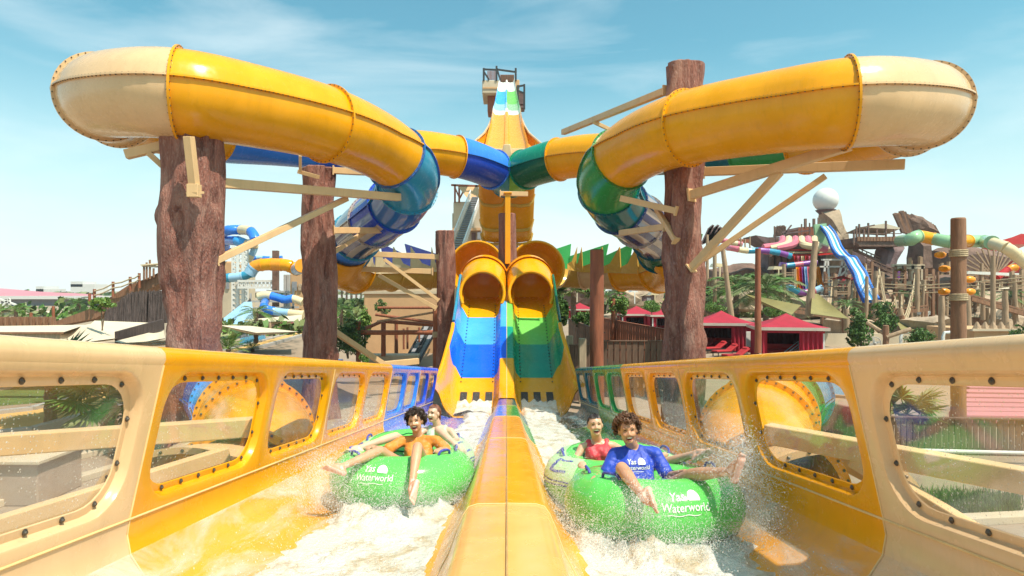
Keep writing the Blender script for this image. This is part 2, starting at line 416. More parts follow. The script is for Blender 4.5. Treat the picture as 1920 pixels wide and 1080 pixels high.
# ---------------------------------------------------------------- steep drop lanes with coloured bands
drop = thing('drop_chute', 'steep double chute banded yellow and blue on the left, green and teal on the right', 'water slide', (0, 24, -4.2))
ST = [(20.0, -3.97), (21.2, -4.0), (22.0, -3.80), (22.6, -3.50), (23.3, -3.13), (24.3, -2.66), (25.4, -2.14), (26.4, -1.60), (27.3, -1.10), (28.4, -.62), (29.6, -.25)]
def zat(Y):
    for (a, za), (b, zb) in zip(ST, ST[1:]):
        if a <= Y <= b: return za+(zb-za)*(Y-a)/(b-a)
    return ST[-1][1] if Y > 25 else ST[0][1]
def zs(Y): return sum(zat(Y+d) for d in (-.4, -.2, 0, .2, .4))/5
def wide(Y):      # side walls open out towards the bottom
    return max(0, min(1, (24.0-Y)/3.2))
def dprof(Y):
    w = wide(Y); h = 1.30-.28*w
    return [(2.05+.32*w, h), (2.03+.25*w, h-.05), (2.00+.12*w, .75), (1.96+.03*w, .38), (1.88, .2), (1.66, .0), (1.2, -.005), (.48, .0), (.34, .18), (.27, .5), (.25, .6), (.20, .62), (.01, .62)]
bands = {-1: [(20, 22.55, 'gel_yellow'), (22.55, 23.25, 'gel_yellow'), (23.25, 25.4, 'gel_deep_blue'), (25.4, 27.25, 'gel_sky_blue'), (27.25, 29.6, 'gel_yellow')],
         1: [(20, 22.55, 'gel_yellow'), (22.55, 23.25, 'gel_yellow'), (23.25, 25.4, 'gel_emerald'), (25.4, 27.25, 'gel_lime'), (27.25, 29.6, 'gel_yellow')]}
MAT['gel_deep_blue'] = MAT['gel_deep_blue']
gel('band_blue', (.0, .115, .80)); gel('band_emerald', (.0, .28, .17)); gel('band_lime', (.16, .50, .09)); gel('band_sky', (.06, .36, .86))
bm_ = {'gel_deep_blue': 'band_blue', 'gel_emerald': 'band_emerald', 'gel_lime': 'band_lime', 'gel_sky_blue': 'band_sky'}
for side in (-1, 1):
    for y0, y1, c in bands[side]:
        n = max(2, int((y1-y0)/.25))
        def fn(u, v, off=0):
            # colour joints run back up the outer wall
            pr0 = dprof(y0); i = round(v*12); lift = [.0, .0, .0, .05, .1, 0, 0, 0, 0, 0, .05, .05, .05][i]
            ya = y0+(0 if y0 <= 20 else -.3*lift/.1*0+lift*3.2); yb = y1+(0 if y1 >= 29.5 else lift*3.2)
            Y = ya+(yb-ya)*u; x, h = dprof(Y)[i]
            return Vector((side*x, Y, zs(Y)+h-off))
        mb = MB(); mb.grid(fn, n, 12); mb.grid(lambda u, v: fn(u, v, .05), max(2, n//2), 12)
        mb.build('chute_shell', bm_.get(c, c), drop, smooth=50)
    # rim of the side wall
    mb = MB()
    pts = [Vector((side*(dprof(Y)[0][0]), Y, zs(Y)+dprof(Y)[0][1])) for Y in np.arange(20, 24.7, .25)]
    mb.pipe(pts, .075, 8); mb.build('wall_rim', 'gel_yellow', drop)
    mb = MB()
    pts = [Vector((side*(dprof(Y)[0][0]), Y, zs(Y)+dprof(Y)[0][1])) for Y in np.arange(24.7, 28.6, .25)]
    mb.pipe(pts, .06, 8); mb.build('wall_rim', 'gel_aqua' if side < 0 else 'gel_dark_green', drop)
    mb = MB()
    for x in (.50, 1.64):
        for Y in np.arange(23.0, 28.4, .22): bolt_mesh(mb, Vector((side*x, Y, zs(Y)+.012)), Vector((0, -.4, 1)), .028, .03)
    mb.build('bolts', 'bolt_metal', drop, kind='stuff')
    # rubber grate strips in the run-out
    for x in (.62, 1.06, 1.5):
        mb = MB(); mb.grid(lambda u, v: Vector((side*(x-.12+.24*v), 20.9+1.55*u, zs(20.9+1.55*u)+.02)), 8, 1)
        mb.grid(lambda u, v: Vector((side*(x-.12+.24*v), 20.9+1.55*u, zs(20.9+1.55*u)+.002)), 8, 1)
        mb.build('rubber_strip', 'dark_rubber', drop)
mb = MB(); mb.pipe([Vector((0, Y, zs(Y)+.625)) for Y in np.arange(20, 29.5, .4)], .014, 6); mb.build('joint_seam', 'seam_caulk', drop)
for side in (-1, 1):      # hooded tunnel mouths
    for Ya, Yb, r0, r1, cc in ((27.6, 30.6, .90, 1.05, 'gel_yellow'),):
        def hood(u, v, e=0):
            Y = Ya+(Yb-Ya)*u; a = R(-28)+R(236)*v; rr = r0+(r1-r0)*u+e
            zc = zs(min(Y, 29.5))+.86+.05*u
            if u < .01: Y += .45*math.sin(a)*0+max(0, (1-math.sin(a)))*(-.0)
            return Vector((side*1.04+rr*math.cos(a), Y+.75*max(0, 1-math.sin(a))*(-1)*(1-u)*.35, zc+rr*math.sin(a)))
        mb = MB(); mb.grid(lambda u, v: hood(u, v), 8, 28); mb.grid(lambda u, v: hood(u, v, .07), 8, 28)
        mb.grid(lambda u, v: hood(0, v, .07*u), 1, 28)
        mb.build('tunnel_hood', cc, drop, smooth=60)
        mb = MB(); mb.pipe([hood(0, i/30, .035) for i in range(31)], .07, 8); mb.build('mouth_rim', 'gel_yellow', drop)
        hc = Vector((side*1.04, 28.9, zs(28.9)+.9)); mb = MB()
        mb.grid(lambda u, v: hc+Vector((side*.25*u*0+(1-u)*1.12*math.cos(2*PI*v), .9*math.sqrt(max(0, 1-(1-u)**2)), (1-u)*1.12*math.sin(2*PI*v))), 8, 32); mb.build('tunnel_back', 'gel_yellow' if side > 0 else 'gel_orange', drop, smooth=60)
mb = MB(); mb.grid(lambda u, v: Vector((-.35+.7*v, 28.2+1.8*u, zs(28.2)+.62+.75*u**.5*math.sin(PI*.5)+(-.5*abs(v-.5)))), 6, 6); mb.build('centre_saddle', 'gel_yellow', drop, smooth=60)
# ---------------------------------------------------------------- tube slides
def tube(thingo, pts, segs, Rad=1.05, roll=0.0, per=8, nang=24, mats2=None, bolts=True, ends=True, rings=True):
    cp = [P(*p[:3]) for p in pts]; rads = [p[3] if len(p) > 3 else Rad for p in pts]
    rolls = [p[4] if len(p) > 4 else roll for p in pts]
    sp = spline(cp, per); n = len(sp)
    def at(i, arr):
        a = min(int(i//per), len(arr)-2); t = i/per-a; return arr[a]*(1-t)+arr[a+1]*t
    fr = []
    for i in range(n):
        d = sp[min(i+1, n-1)]-sp[max(i-1, 0)]; r_, u_ = frame(d); ro = at(i, rolls)
        fr.append((r_*math.cos(ro)+u_*math.sin(ro), u_*math.cos(ro)-r_*math.sin(ro), d.normalized()))
    def pt(i, a, e=0.0):
        r_, u_, d = fr[i]; rr = at(i, rads)+e; return sp[i]+r_*(math.cos(a)*rr)+u_*(math.sin(a)*rr)
    for (a, b, cu, cl) in segs:
        i0, i1 = round(a*per), round(b*per)
        for nm, a0, c in (('upper_shell', 0, cu), ('lower_shell', PI, cl)):
            mb = MB(); h = nang//2
            ms = [c] if isinstance(c, str) else list(c)
            for off, mul in ((0, 1), (-.035, 1)):
                base = len(mb.f)
                mb.grid(lambda u, v: pt(i0+round(u*(i1-i0)), a0+PI*v, off), i1-i0, h)
                if len(ms) > 1:
                    for q in range(base, len(mb.f)): mb.m[q] = ((q-base) % h) % len(ms)
            mb.build(nm, ms, thingo, smooth=50)
        for a0 in (0, PI):      # side seam flanges
            mb = MB()
            def fl(u, v, i0=i0, i1=i1, a0=a0):
                i = i0+round(u*(i1-i0)); k = round(v*4) % 4
                e, w = ((0, -.02), (.07, -.02), (.07, .02), (0, .02))[k]; da = w/at(i, rads)
                return pt(i, a0+da, e)
            mb.grid(fl, i1-i0, 4, cv=False)
            s_ = mb.build('seam_flange', cu if isinstance(cu, str) else cu[0], thingo, smooth=30)
            if bolts:
                bb = MB()
                for i in range(i0, i1):
                    for q in (0.25, .75):
                        p0, p1 = pt(i, a0, .045), pt(i+1, a0, .045); up_ = fr[i][1]*(1 if a0 == 0 else 1)
                        p = p0.lerp(p1, q); bolt_mesh(bb, p+up_*-.02, -up_, .019, .02); bolt_mesh(bb, p+up_*.02, up_, .018, .018)
                bb.build('bolts', 'bolt_metal', s_, kind='stuff')
    js = sorted({q for s in segs for q in s[:2]}) if rings else []
    for q in js:
        i = min(round(q*per), n-1); d = fr[i][2]; mb = MB(); seg = [s for s in segs if s[0] <= q <= s[1]]
        c = seg[-1][2]
        def rg(u, v):
            k = round(v*4) % 4; e, w = ((-.03, -.026), (.08, -.026), (.08, .026), (-.03, .026))[k]; return pt(i, 2*PI*u, e)+d*w
        mb.grid(rg, 40, 4, cu=False); o = mb.build('joint_flange', c if isinstance(c, str) else c[0], thingo, smooth=40)
        if bolts:
            bb = MB()
            for k in range(40):
                for s_ in (-1, 1): bolt_mesh(bb, pt(i, 2*PI*k/40, .05)+d*(.026*s_), d*s_, .018, .02)
            bb.build('bolts', 'bolt_metal', o, kind='stuff')
    return sp
tl = thing('tube_slide', 'looping enclosed tube slide on the left with blue sections and a beige bend', 'water slide', P(560, 300, 22))
Y_, B_, DB = 'gel_yellow', 'gel_beige', 'gel_deep_blue'
tube(tl, [(952, 335, 36.5), (925, 318, 35.0), (872, 298, 33.3), (800, 286, 32), (740, 284, 30.5), (640, 275, 28.3), (520, 262, 26), (400, 250, 23.5), (300, 228, 21),
          (222, 205, 18.9, 1.05, .0), (190, 186, 17.0, 1.05, .08), (234, 176, 15.8, 1.05, .1), (338, 177, 15.3, 1.05, .12), (468, 198, 16.5, 1.05, .14), (612, 232, 18.3, 1.05, .16), (700, 268, 20.3, 1.05, .18),
          (752, 305, 21.6, 1.05, .4), (766, 342, 22.8), (748, 378, 24.0), (712, 408, 25.4), (675, 436, 27.4), (652, 466, 29.2)],
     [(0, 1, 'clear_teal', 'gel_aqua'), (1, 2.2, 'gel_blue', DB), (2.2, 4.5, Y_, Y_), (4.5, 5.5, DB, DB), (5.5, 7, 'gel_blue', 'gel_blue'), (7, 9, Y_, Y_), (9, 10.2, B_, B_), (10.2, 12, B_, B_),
      (12, 14, Y_, Y_), (14, 15.7, Y_, Y_), (15.7, 17.2, 'clear_blue', 'gel_aqua'), (17.2, 18.3, 'gel_aqua', 'clear_blue'), (18.3, 19.3, ('gel_deep_blue', 'gel_deep_blue', 'stripe_pale', 'gel_deep_blue'), ('gel_deep_blue', 'clear_blue', 'gel_deep_blue', 'stripe_pale')),
      (19.3, 20.2, ('stripe_pale', 'stripe_navy'), ('stripe_pale', 'stripe_navy')), (20.2, 21, 'gel_aqua', 'gel_blue')])
tr = thing('tube_slide', 'looping enclosed tube slide on the right with green sections and a beige bend', 'water slide', P(1350, 300, 22))
G_ = 'gel_green'
tube(tr, [(955, 335, 36.5), (985, 318, 35.0), (1035, 302, 33.3), (1090, 293, 32), (1160, 290, 30.5), (1255, 283, 28.3), (1380, 275, 26), (1500, 270, 23.5), (1605, 252, 21),
          (1702, 222, 18.9), (1736, 202, 17.0, 1.05, -.08), (1692, 192, 15.9, 1.05, -.1), (1588, 194, 15.3, 1.05, -.12), (1450, 211, 16.6, 1.05, -.14), (1290, 240, 18.4, 1.05, -.16), (1205, 272, 20.3, 1.05, -.18),
          (1156, 308, 21.6, 1.05, -.4), (1140, 345, 22.8), (1155, 380, 24.0), (1190, 408, 25.4), (1225, 436, 27.4), (1240, 470, 29.2)],
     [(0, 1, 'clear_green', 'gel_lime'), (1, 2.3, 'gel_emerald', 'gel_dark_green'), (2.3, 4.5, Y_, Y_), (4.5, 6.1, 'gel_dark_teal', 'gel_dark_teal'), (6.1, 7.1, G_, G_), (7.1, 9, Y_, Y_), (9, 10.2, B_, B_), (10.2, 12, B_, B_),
      (12, 14, Y_, Y_), (14, 15.7, Y_, Y_), (15.7, 17.2, 'clear_green', 'gel_green'), (17.2, 18.3, 'clear_teal', 'clear_teal'), (18.3, 19.3, ('stripe_navy', 'stripe_pale'), ('stripe_navy', 'stripe_pale')),
      (19.3, 20.2, ('stripe_pale', 'stripe_navy'), ('stripe_pale', 'stripe_navy')), (20.2, 21, 'gel_dark_teal', 'gel_dark_green')])
# open channels with shark-fin guards, and the bell-shaped elbows at the centre
for side in (-1, 1):
    def Q(px, py, Y): return P(CX+side*px, py, Y)
    ch = thing('finned_channel', 'open golden half-pipe with %s triangular fins, %s of the centre post' % (('blue and beige', 'left') if side < 0 else ('green and beige', 'right')), 'water slide', Q(200, 500, 33))
    cps = [Q(300, 462, 28.6), Q(312, 490, 29.6), Q(295, 505, 31.5), Q(245, 506, 33.5), Q(190, 505, 35), Q(135, 504, 36), Q(88, 500, 35.6), Q(58, 497, 34.2)]
    sp = spline(cps, 8); n = len(sp)
    def cpt(i, a, e=0):
        d = sp[min(i+1, n-1)]-sp[max(i-1, 0)]; r_, u_ = frame(d); rr = 1.1+e; return sp[i]+r_*(math.cos(a)*rr)+u_*(math.sin(a)*rr)
    for a, b, c in ((0, 18, 'gel_yellow'), (18, 28, 'gel_gold' if side < 0 else 'gel_yellow'), (28, 38, 'gel_gold' if side < 0 else 'gel_beige'), (38, 46, 'gel_gold' if side < 0 else 'gel_gold')):
        mb = MB()
        for off in (0, -.05): mb.grid(lambda u, v: cpt(a+round(u*(b-a)), PI*1.0+PI*v, off), b-a, 14)
        mb.grid(lambda u, v: cpt(a+round(u*(b-a)), PI, .08*v-.04), b-a, 1); mb.grid(lambda u, v: cpt(a+round(u*(b-a)), 0, .08*v-.04), b-a, 1)
        o = mb.build('channel_shell', c, ch, smooth=50)
        mb = MB(); d = (sp[b]-sp[b-1]).normalized()
        mb.grid(lambda u, v: cpt(b, PI+PI*u, .1*(round(v*3) in (1, 2)))+d*(.05 if round(v*3) > 1 else -.02), 14, 3); mb.build('joint_flange', c, ch)
    for i in range(12, 44, 6):
        for a, c, hh in ((PI if side < 0 else 0, 'gel_navy' if side < 0 else 'gel_green', 1.5), (0 if side < 0 else PI, 'gel_cream' if side < 0 else 'gel_gold', 1.15)):
            j = min(i+6, n-1)
            p0, p1 = cpt(i, a), cpt(j, a); out = (p0-sp[i]).normalized(); th = out*.06
            apex = p0 + Vector((0, 0, hh)) + (p0-p1)*.12 + out*.25; low = p0-Vector((0, 0, .2)); low1 = p1-Vector((0, 0, .2))
            mid = p0.lerp(p1, .45)+Vector((0, 0, .30))+out*.1
            mb = MB(); mb.prism([low, low1, p1+Vector((0, 0, hh*.5))+out*.1, apex] if hh > 1.3 else [low, low1, p1+Vector((0, 0, .12)), p0.lerp(p1, .5)+Vector((0, 0, .30))+out*.1, apex], th); mb.build('fin', c, ch, smooth=0)
    el = thing('elbow_tube', 'flared yellow elbow tube above the %s tunnel mouth' % ('left' if side < 0 else 'right'), 'water slide', Q(50, 500, 32))
    c0 = Q(55, 504, 33.6); bl = [(1.36, -.75), (1.31, -.62), (1.26, -.5), (1.18, -.1), (1.08, .25), (1.02, .42), (.9, .55), (.5, .66), (.02, .70)]
    def bell(u, v, e=0):
        i = round(u*(len(bl)-1)); r_, y_ = bl[i]; r_ += e; a = 2*PI*v
        return c0+Vector((side*(-.10*y_)*0+side*(.16*y_ if y_ > 0 else 0)*-1+r_*math.cos(a), y_*1.0+e*.5+.25*math.sin(a)*(1 if y_ < 0 else 0), r_*math.sin(a)))

    mb = MB(); mb.grid(lambda u, v: bell(u*.625, v), 5, 40); mb.grid(lambda u, v: bell(u*.625, v, .07), 5, 40); mb.build('flared_mouth', 'gel_yellow', el, smooth=60)
    mb = MB(); mb.grid(lambda u, v: bell(.625+u*.375, v), 3, 40); mb.grid(lambda u, v: bell(.625+u*.375, v, .06), 3, 40); mb.build('back_shell', 'gel_orange' if side < 0 else 'gel_yellow', el, smooth=60)
    mb = MB(); mb.pipe([bell(0, i/40, .03) for i in range(41)], .07, 8, cap=False); mb.build('mouth_rim', 'gel_yellow', el)
# ---------------------------------------------------------------- launch slide and tower
la = thing('launch_slide', 'steep drop slide from the tower, white, blue and green at the top, yellow below', 'water slide', (0, 50, 3))
LS = [(80, 155, 14), (77, 172, 17), (73, 196, 21.5), (70, 208, 24), (68, 216, 26), (62, 244, 30), (56, 275, 38), (51, 302, 42)]
LS = [(a, (545-b)/1200*a, c/1200*a) for a, b, c in LS] + [(47, 8.0, 1.75), (44, 4.2, 1.7), (42, 3.2, 1.62), (40.5, 3.9, 1.62), (39, 5.3, 1.62), (37.4, 6.9, 1.62), (36.6, 7.8, 1.65)]
def ls(u):
    x = u*(len(LS)-1); i = min(int(x), len(LS)-2); t = x-i; return [LS[i][k]*(1-t)+LS[i+1][k]*t for k in range(3)]
lp = [(1.0, .62), (1.02, .56), (.96, .25), (.84, .06), (.5, 0), (.16, .05), (.09, .3), (.0, .33)]
nl = len(LS)-1
wl_ = lambda i: 1.0 if i < 5 else 1.0
lay = [(0, 1, 'gel_white', 'gel_white'), (1, 2, 'gel_sky_blue', 'band_lime'), (2, 3, 'gel_pale_blue', 'gel_pale_green'), (3, 4, 'gel_white', 'gel_white'), (4, 6, 'gel_yellow', 'gel_yellow'), (6, 8, 'gel_yellow', 'gel_yellow'), (8, 11, 'gel_yellow', 'gel_yellow'), (11, 12, 'gel_yellow', 'gel_yellow'), (12, 13, 'gel_orange', 'gel_orange'), (13, 14, 'gel_yellow', 'gel_yellow')]
for a, b, cl, crr in lay:
    for side in (-1, 1):
        def lf(u, v, off=0):
            Yq, Zq, W = ls((a+(b-a)*u)/nl); i = round(v*(len(lp)-1)); x, h = lp[i]
            fl = 1.0+(.5 if Yq > 45 and i < 2 else 0)*max(0, min(1, (70-Yq)/14))*0
            hh = h*(1.35 if Yq < 70 else 1.0)
            nz_ = Vector((0, 0, 1)) if Yq > 70 or Yq < 0 else Vector((0, 0, 1))
            return Vector((side*x*W*(1+off*.02), Yq+(.5*h if 41 < Yq < 80 else -.5*h), Zq+hh-off*.25))
        mb = MB(); mb.grid(lambda u, v: lf(u, v), 8, len(lp)-1); mb.grid(lambda u, v: lf(u, v, 1), 4, len(lp)-1)
        mb.build('slide_section', cl if side < 0 else crr, la, smooth=45)
for i in np.arange(10.2, 14.01, .95):      # underside ribs
    Yq, Zq, W = ls(i/nl); mb = MB()
    pts = [Vector((s*x*W, Yq+.0, Zq+h*1.3-.33)) for s, rng in ((-1, lp), (1, lp[::-1])) for x, h in (rng if s < 0 else rng)]
    mb.pipe(pts, .11, 6); mb.build('rib_flange', 'gel_gold', la)
# side walls flaring out towards the lip
for s in (-1, 1):
    sh = [(68, 216, 25, 26), (65, 226, 29.5, 26), (62, 238, 34, 30), (59, 252, 42, 34), (56, 266, 57, 40), (53.5, 277, 69, 42), (52, 290, 62, 42)]
    def fsh(u, v):
        i = u*(len(sh)-1); k = min(int(i), len(sh)-2); t = i-k; Yq, py, xo, xi = [sh[k][e]*(1-t)+sh[k+1][e]*t for e in range(4)]
        o_ = P(CX+s*xo, py-5*u, Yq); i_ = P(CX+s*xi*.9, py+12*u+2, Yq); q = i_.lerp(o_, v); q.y += .9*math.sin(PI*v); return q
    mb = MB(); mb.grid(fsh, 18, 8); mb.grid(lambda u, v: fsh(u, v)+Vector((0, .12, -.06)), 18, 8); mb.build('flared_wall', 'gel_yellow', la, smooth=60)
    mb = MB(); mb.pipe([fsh(i/18, 1) for i in range(19)], .10, 6); mb.build('wall_rim', 'gel_beige', la)
mb = MB(); mb.prism([P(944, 270, 35.4), P(957, 270, 35.4), P(962, 300, 35.4), P(950, 312, 35.4), P(938, 300, 35.4)], (0, .35, 0)); mb.build('nose_piece', 'gel_beige', la, smooth=0, bevel=.05)
mb = MB(); mb.prism([P(905, 278, 36.8), P(996, 278, 36.8), P(986, 305, 36.6), P(951, 330, 36.6), P(915, 305, 36.6)], (0, .3, 0)); mb.build('lip_plate', 'gel_beige', la, smooth=0, bevel=.05)
# ---------------------------------------------------------------- carved timber-look columns
def column(px, ptop, w_px, Yc, name, label, seed, mat='carved_bark', knots=1.9, n=44, lean=0, pbot=None):
    r0 = w_px/2/F*Yc; base = P(px, CY, Yc); top = (CY-ptop)/F*Yc
    bz = GZ if pbot is None else P(0, pbot, Yc).z
    t = thing(name, label, 'column', (base.x, Yc, bz)); H = top-bz; nv = max(20, int(H/.12)); sd = Vector((seed*7.3, seed*3.1, 0))
    def fn(u, v):
        a = 2*PI*v; z = bz+H*u
        q = Vector((math.cos(a)*1.1, math.sin(a)*1.1, z*.33))+sd
        k = 1 + knots*(.21*noise.noise(q*1.3)+.07*noise.noise(Vector((math.cos(a)*3, math.sin(a)*3, z*.8))+sd)+.035*noise.noise(Vector((math.cos(a)*9, math.sin(a)*9, z*1.2))+sd))
        kn = noise.noise(Vector((math.cos(a)*1.6, math.sin(a)*1.6, z*.9))+sd*2)
        if kn > .45: k += (kn-.45)*.5*knots
        if kn < -.38: k += (kn+.38)*.55*knots
        k *= 1.04-.06*u + .10*max(0, 1-u*7)
        return Vector((base.x+math.cos(a)*r0*k+lean*u, Yc+math.sin(a)*r0*k, z))
    mb = MB(); mb.grid(fn, nv, n, cv=True)
    ring = [fn(1, j/n) for j in range(n)]; c = sum(ring, Vector())/n
    mb.add(ring+[x.lerp(c, .12)+Vector((0, 0, .04)) for x in ring]+[c+Vector((0, 0, .02))], [(j, (j+1) % n, n+(j+1) % n, n+j) for j in range(n)]+[(n+j, n+(j+1) % n, 2*n) for j in range(n)])
    mb.build('trunk', mat, t, smooth=60); return t
def arm(t, a, b, w, name='support_arm', h=None, caps=True, mat='steel_beige'):
    a, b = P(*a), P(*b); mb = MB(); mb.beam(a, b, w, h or w*1.1); o = mb.build(name, mat, t, smooth=0, bevel=w*.06)
    if caps:
        d = (b-a).normalized(); mb = MB(); mb.beam(a-d*.02, a+d*.03, w*1.5, (h or w*1.1)*1.5); mb.build('end_plate', mat, t, smooth=0)
    return o
c1 = column(360, 247, 94, 15.6, 'carved_column', 'thick carved bark column under the beige bend of the left tube slide', 3, lean=.03)
arm(c1, (330, 268, 15.6), (236, 290, 15.4), .2); arm(c1, (325, 330, 15.6), (278, 287, 15.4), .12, 'brace')
arm(c1, (366, 362, 14.75), (354, 256, 14.5), .18, 'strut'); arm(c1, (400, 342, 15.8), (748, 370, 21.5), .22); arm(c1, (402, 490, 15.8), (650, 372, 20), .15, 'brace')
mb = MB(); mb.box(P(364, 358, 14.7), (.26, .2, .3)); mb.build('bracket', 'steel_beige', c1, smooth=0, bevel=.01)
c2 = column(598, 316, 58, 22.5, 'carved_column', 'second carved column from the left, below the yellow tube slide', 8)
arm(c2, (625, 320, 22.5), (748, 326, 23), .2); arm(c2, (622, 432, 22.5), (745, 432, 25), .2); arm(c2, (622, 475, 22.5), (692, 430, 24.6), .14, 'brace')
arm(c2, (560, 322, 22.0), (597, 332, 21.6), .12, 'bracket', caps=False); arm(c2, (563, 292, 21.6), (563, 322, 21.8), .1, 'bracket', caps=False)
c3 = column(836, 434, 32, 29.5, 'carved_column', 'short carved column left of the blue banded chute', 12)
arm(c3, (822, 482, 29.5), (690, 476, 29), .22); arm(c3, (812, 509, 29.5), (660, 504, 29.5), .22); arm(c3, (822, 563, 29.3), (720, 486, 28.8), .13, 'brace'); arm(c3, (818, 578, 29.3), (710, 516, 29.2), .16, 'brace')
c4 = column(952, 402, 34, 31.4, 'carved_column', 'dark carved column in the middle between the two tunnel mouths', 15, knots=.7, pbot=517)
arm(c4, (952, 362, 30.8), (952, 495, 30.8), .26, 'strut', mat='gel_yellow'); arm(c4, (938, 363, 31), (990, 364, 31), .2, 'cross_arm')
c5 = column(1283, 124, 68, 20.2, 'carved_column', 'tallest carved column, cut flat on top, in front of the right tube slide', 21, lean=0)
arm(c5, (1250, 170, 20.3), (1056, 248, 27), .2); arm(c5, (1165, 253, 24.5), (1112, 228, 24.4), .12, 'brace'); arm(c5, (1296, 366, 19.6), (1593, 272, 15.8), .24)
arm(c5, (1318, 322, 20.4), (1697, 308, 17.6), .24); arm(c5, (1296, 503, 19.6), (1462, 322, 17.4), .19, 'brace'); arm(c5, (1312, 492, 20.3), (1548, 330, 18.6), .15, 'brace')
arm(c5, (1270, 396, 19.6), (1165, 372, 21.0), .18); arm(c5, (1267, 452, 19.6), (1228, 386, 20.8), .14, 'brace'); arm(c5, (1250, 425, 20.2), (1164, 437, 23), .18)
c6 = column(1119, 470, 26, 24, 'log_column', 'smooth red-brown log column standing by the plank fence', 27, 'log_red', .35)
c7 = column(1797, 411, 25, 20, 'log_column', 'straight tan log column with rope bands above the right rail', 31, 'log_brown', .3)
for py in (470, 552):
    mb = MB()
    for k in range(4): mb.pipe([P(1797, py+k*3.4, 20)+Vector((math.cos(a)*.235, math.sin(a)*.235, 0)) for a in np.linspace(0, 2*PI, 17)], .03, 6, cap=False)
    mb.build('rope_band', 'rope', c7)
# ================================================================ the park around the slide
def G(px, py, dz=0.0):
    Y = -GZ*F/(py-CY); return Vector(((px-CX)/F*Y, Y, GZ+dz))
def sheet(name, mat, pts, dz, kind='structure'):
    m = MB(); vs = [G(*p, dz) for p in pts]; m.add(vs, [tuple(range(len(vs)))]); o = m.build(name, mat, kind=kind, smooth=0); return o
def solo(mb, name, mat, label, cat, group=None, kind=None, smooth=35, bevel=0):
    return tag(mb.build(name, mat, None, smooth=smooth, bevel=bevel), label, cat, group, kind)
sheet('paving', 'paving', [(0, 1079), (-500, 800), (300, 700), (600, 620), (950, 600), (950, 1079)], .004)
sheet('paving', 'paving', [(950, 1079), (950, 600), (1300, 640), (2300, 655), (2600, 1079)], .008)
sheet('lawn', 'lawn', [(-300, 786), (-300, 700), (60, 668), (250, 690), (120, 752)], .012)
sheet('footpath', 'paving_pink', [(-300, 765), (-300, 738), (60, 700), (180, 690), (190, 697), (70, 725)], .016)
# raised yellow walkway with kerbs on the left
wk = thing('yellow_walkway', 'long yellow surfaced walkway with grey kerbs running past the left columns', 'walkway', G(300, 720))
near = [(-260, 850), (60, 815), (240, 765), (440, 668), (570, 630)]; far = [(-260, 812), (60, 775), (250, 722), (410, 665), (566, 622)]
def wpt(u, v, dz):
    i = min(int(u*4), 3); t = u*4-i; a = G(near[i][0]*(1-t)+near[i+1][0]*t, near[i][1]*(1-t)+near[i+1][1]*t, dz); b = G(far[i][0]*(1-t)+far[i+1][0]*t, far[i][1]*(1-t)+far[i+1][1]*t, dz); return a.lerp(b, v)
m = MB(); m.grid(lambda u, v: wpt(u, v, .12), 24, 3); m.build('deck', 'path_yellow', wk)
for v in (0, 1):
    m = MB(); pts = [wpt(i/24, v, .1) for i in range(25)]
    for a, b in zip(pts, pts[1:]): m.beam(a, b, .3, .3)
    m.build('kerb', 'steel_grey', wk, smooth=0)
# ---- foliage
def leaves(mb, c, rad, n, size, rnd, hollow=.55, nm=3):
    c = Vector(c)
    clumps = [Vector((rnd.gauss(0, .45), rnd.gauss(0, .45), rnd.gauss(0, .45))) for _ in range(max(8, n//45))]
    for k in range(n):
        cl = clumps[rnd.randrange(len(clumps))]
        d = cl + Vector((rnd.gauss(0, .17), rnd.gauss(0, .17), rnd.gauss(0, .15)))
        if d.length > 1.15: d *= 1.1/d.length
        p = c + Vector((d.x*rad[0], d.y*rad[1], d.z*rad[2]))
        a = Vector((rnd.uniform(-1, 1), rnd.uniform(-1, 1), rnd.uniform(-.3, 1))).normalized(); b = a.orthogonal().normalized(); b = Matrix.Rotation(rnd.uniform(0, 6.28), 3, a) @ b; q = a.cross(b)
        s = size*rnd.uniform(.6, 1.3); mi = rnd.randrange(nm)
        mb.add([p-b*s, p-q*s*.45, p+b*s+a*s*.2, p+q*s*.45], [(0, 1, 2, 3)], mi)
def tree(px, pbot, w_px, h_px, label, name='tree', n=1300, mats=('leaf_dark', 'leaf_mid', 'leaf_mid'), trunk=.3, seed=0, Yd=None, group=None, cat='tree'):
    b = G(px, pbot) if Yd is None else P(px, pbot, Yd); Yc = b.y; w = w_px/F*Yc; h = h_px/F*Yc; rnd = random.Random(seed+int(px))
    t = thing(name, label, cat, b, group); th = h*trunk
    m = MB()
    for k in range(3):
        e = b+Vector((rnd.uniform(-.2, .2)*w, rnd.uniform(-.2, .2)*w, th+h*.3)); m.pipe([b+Vector((rnd.uniform(-.03, .03), 0, 0)), b.lerp(e, .5)+Vector((rnd.uniform(-.1, .1)*w*.3, 0, 0)), e], [h*.022, h*.016, h*.008], 6)
    m.build('trunk', 'palm_trunk', t)
    m = MB(); leaves(m, b+Vector((0, 0, th+(h-th)/2)), (w/2, w/2, (h-th)/2), int(n*1.7), max(.09, h*.040), rnd)
    m.build('crown', list(mats), t, smooth=0); return t
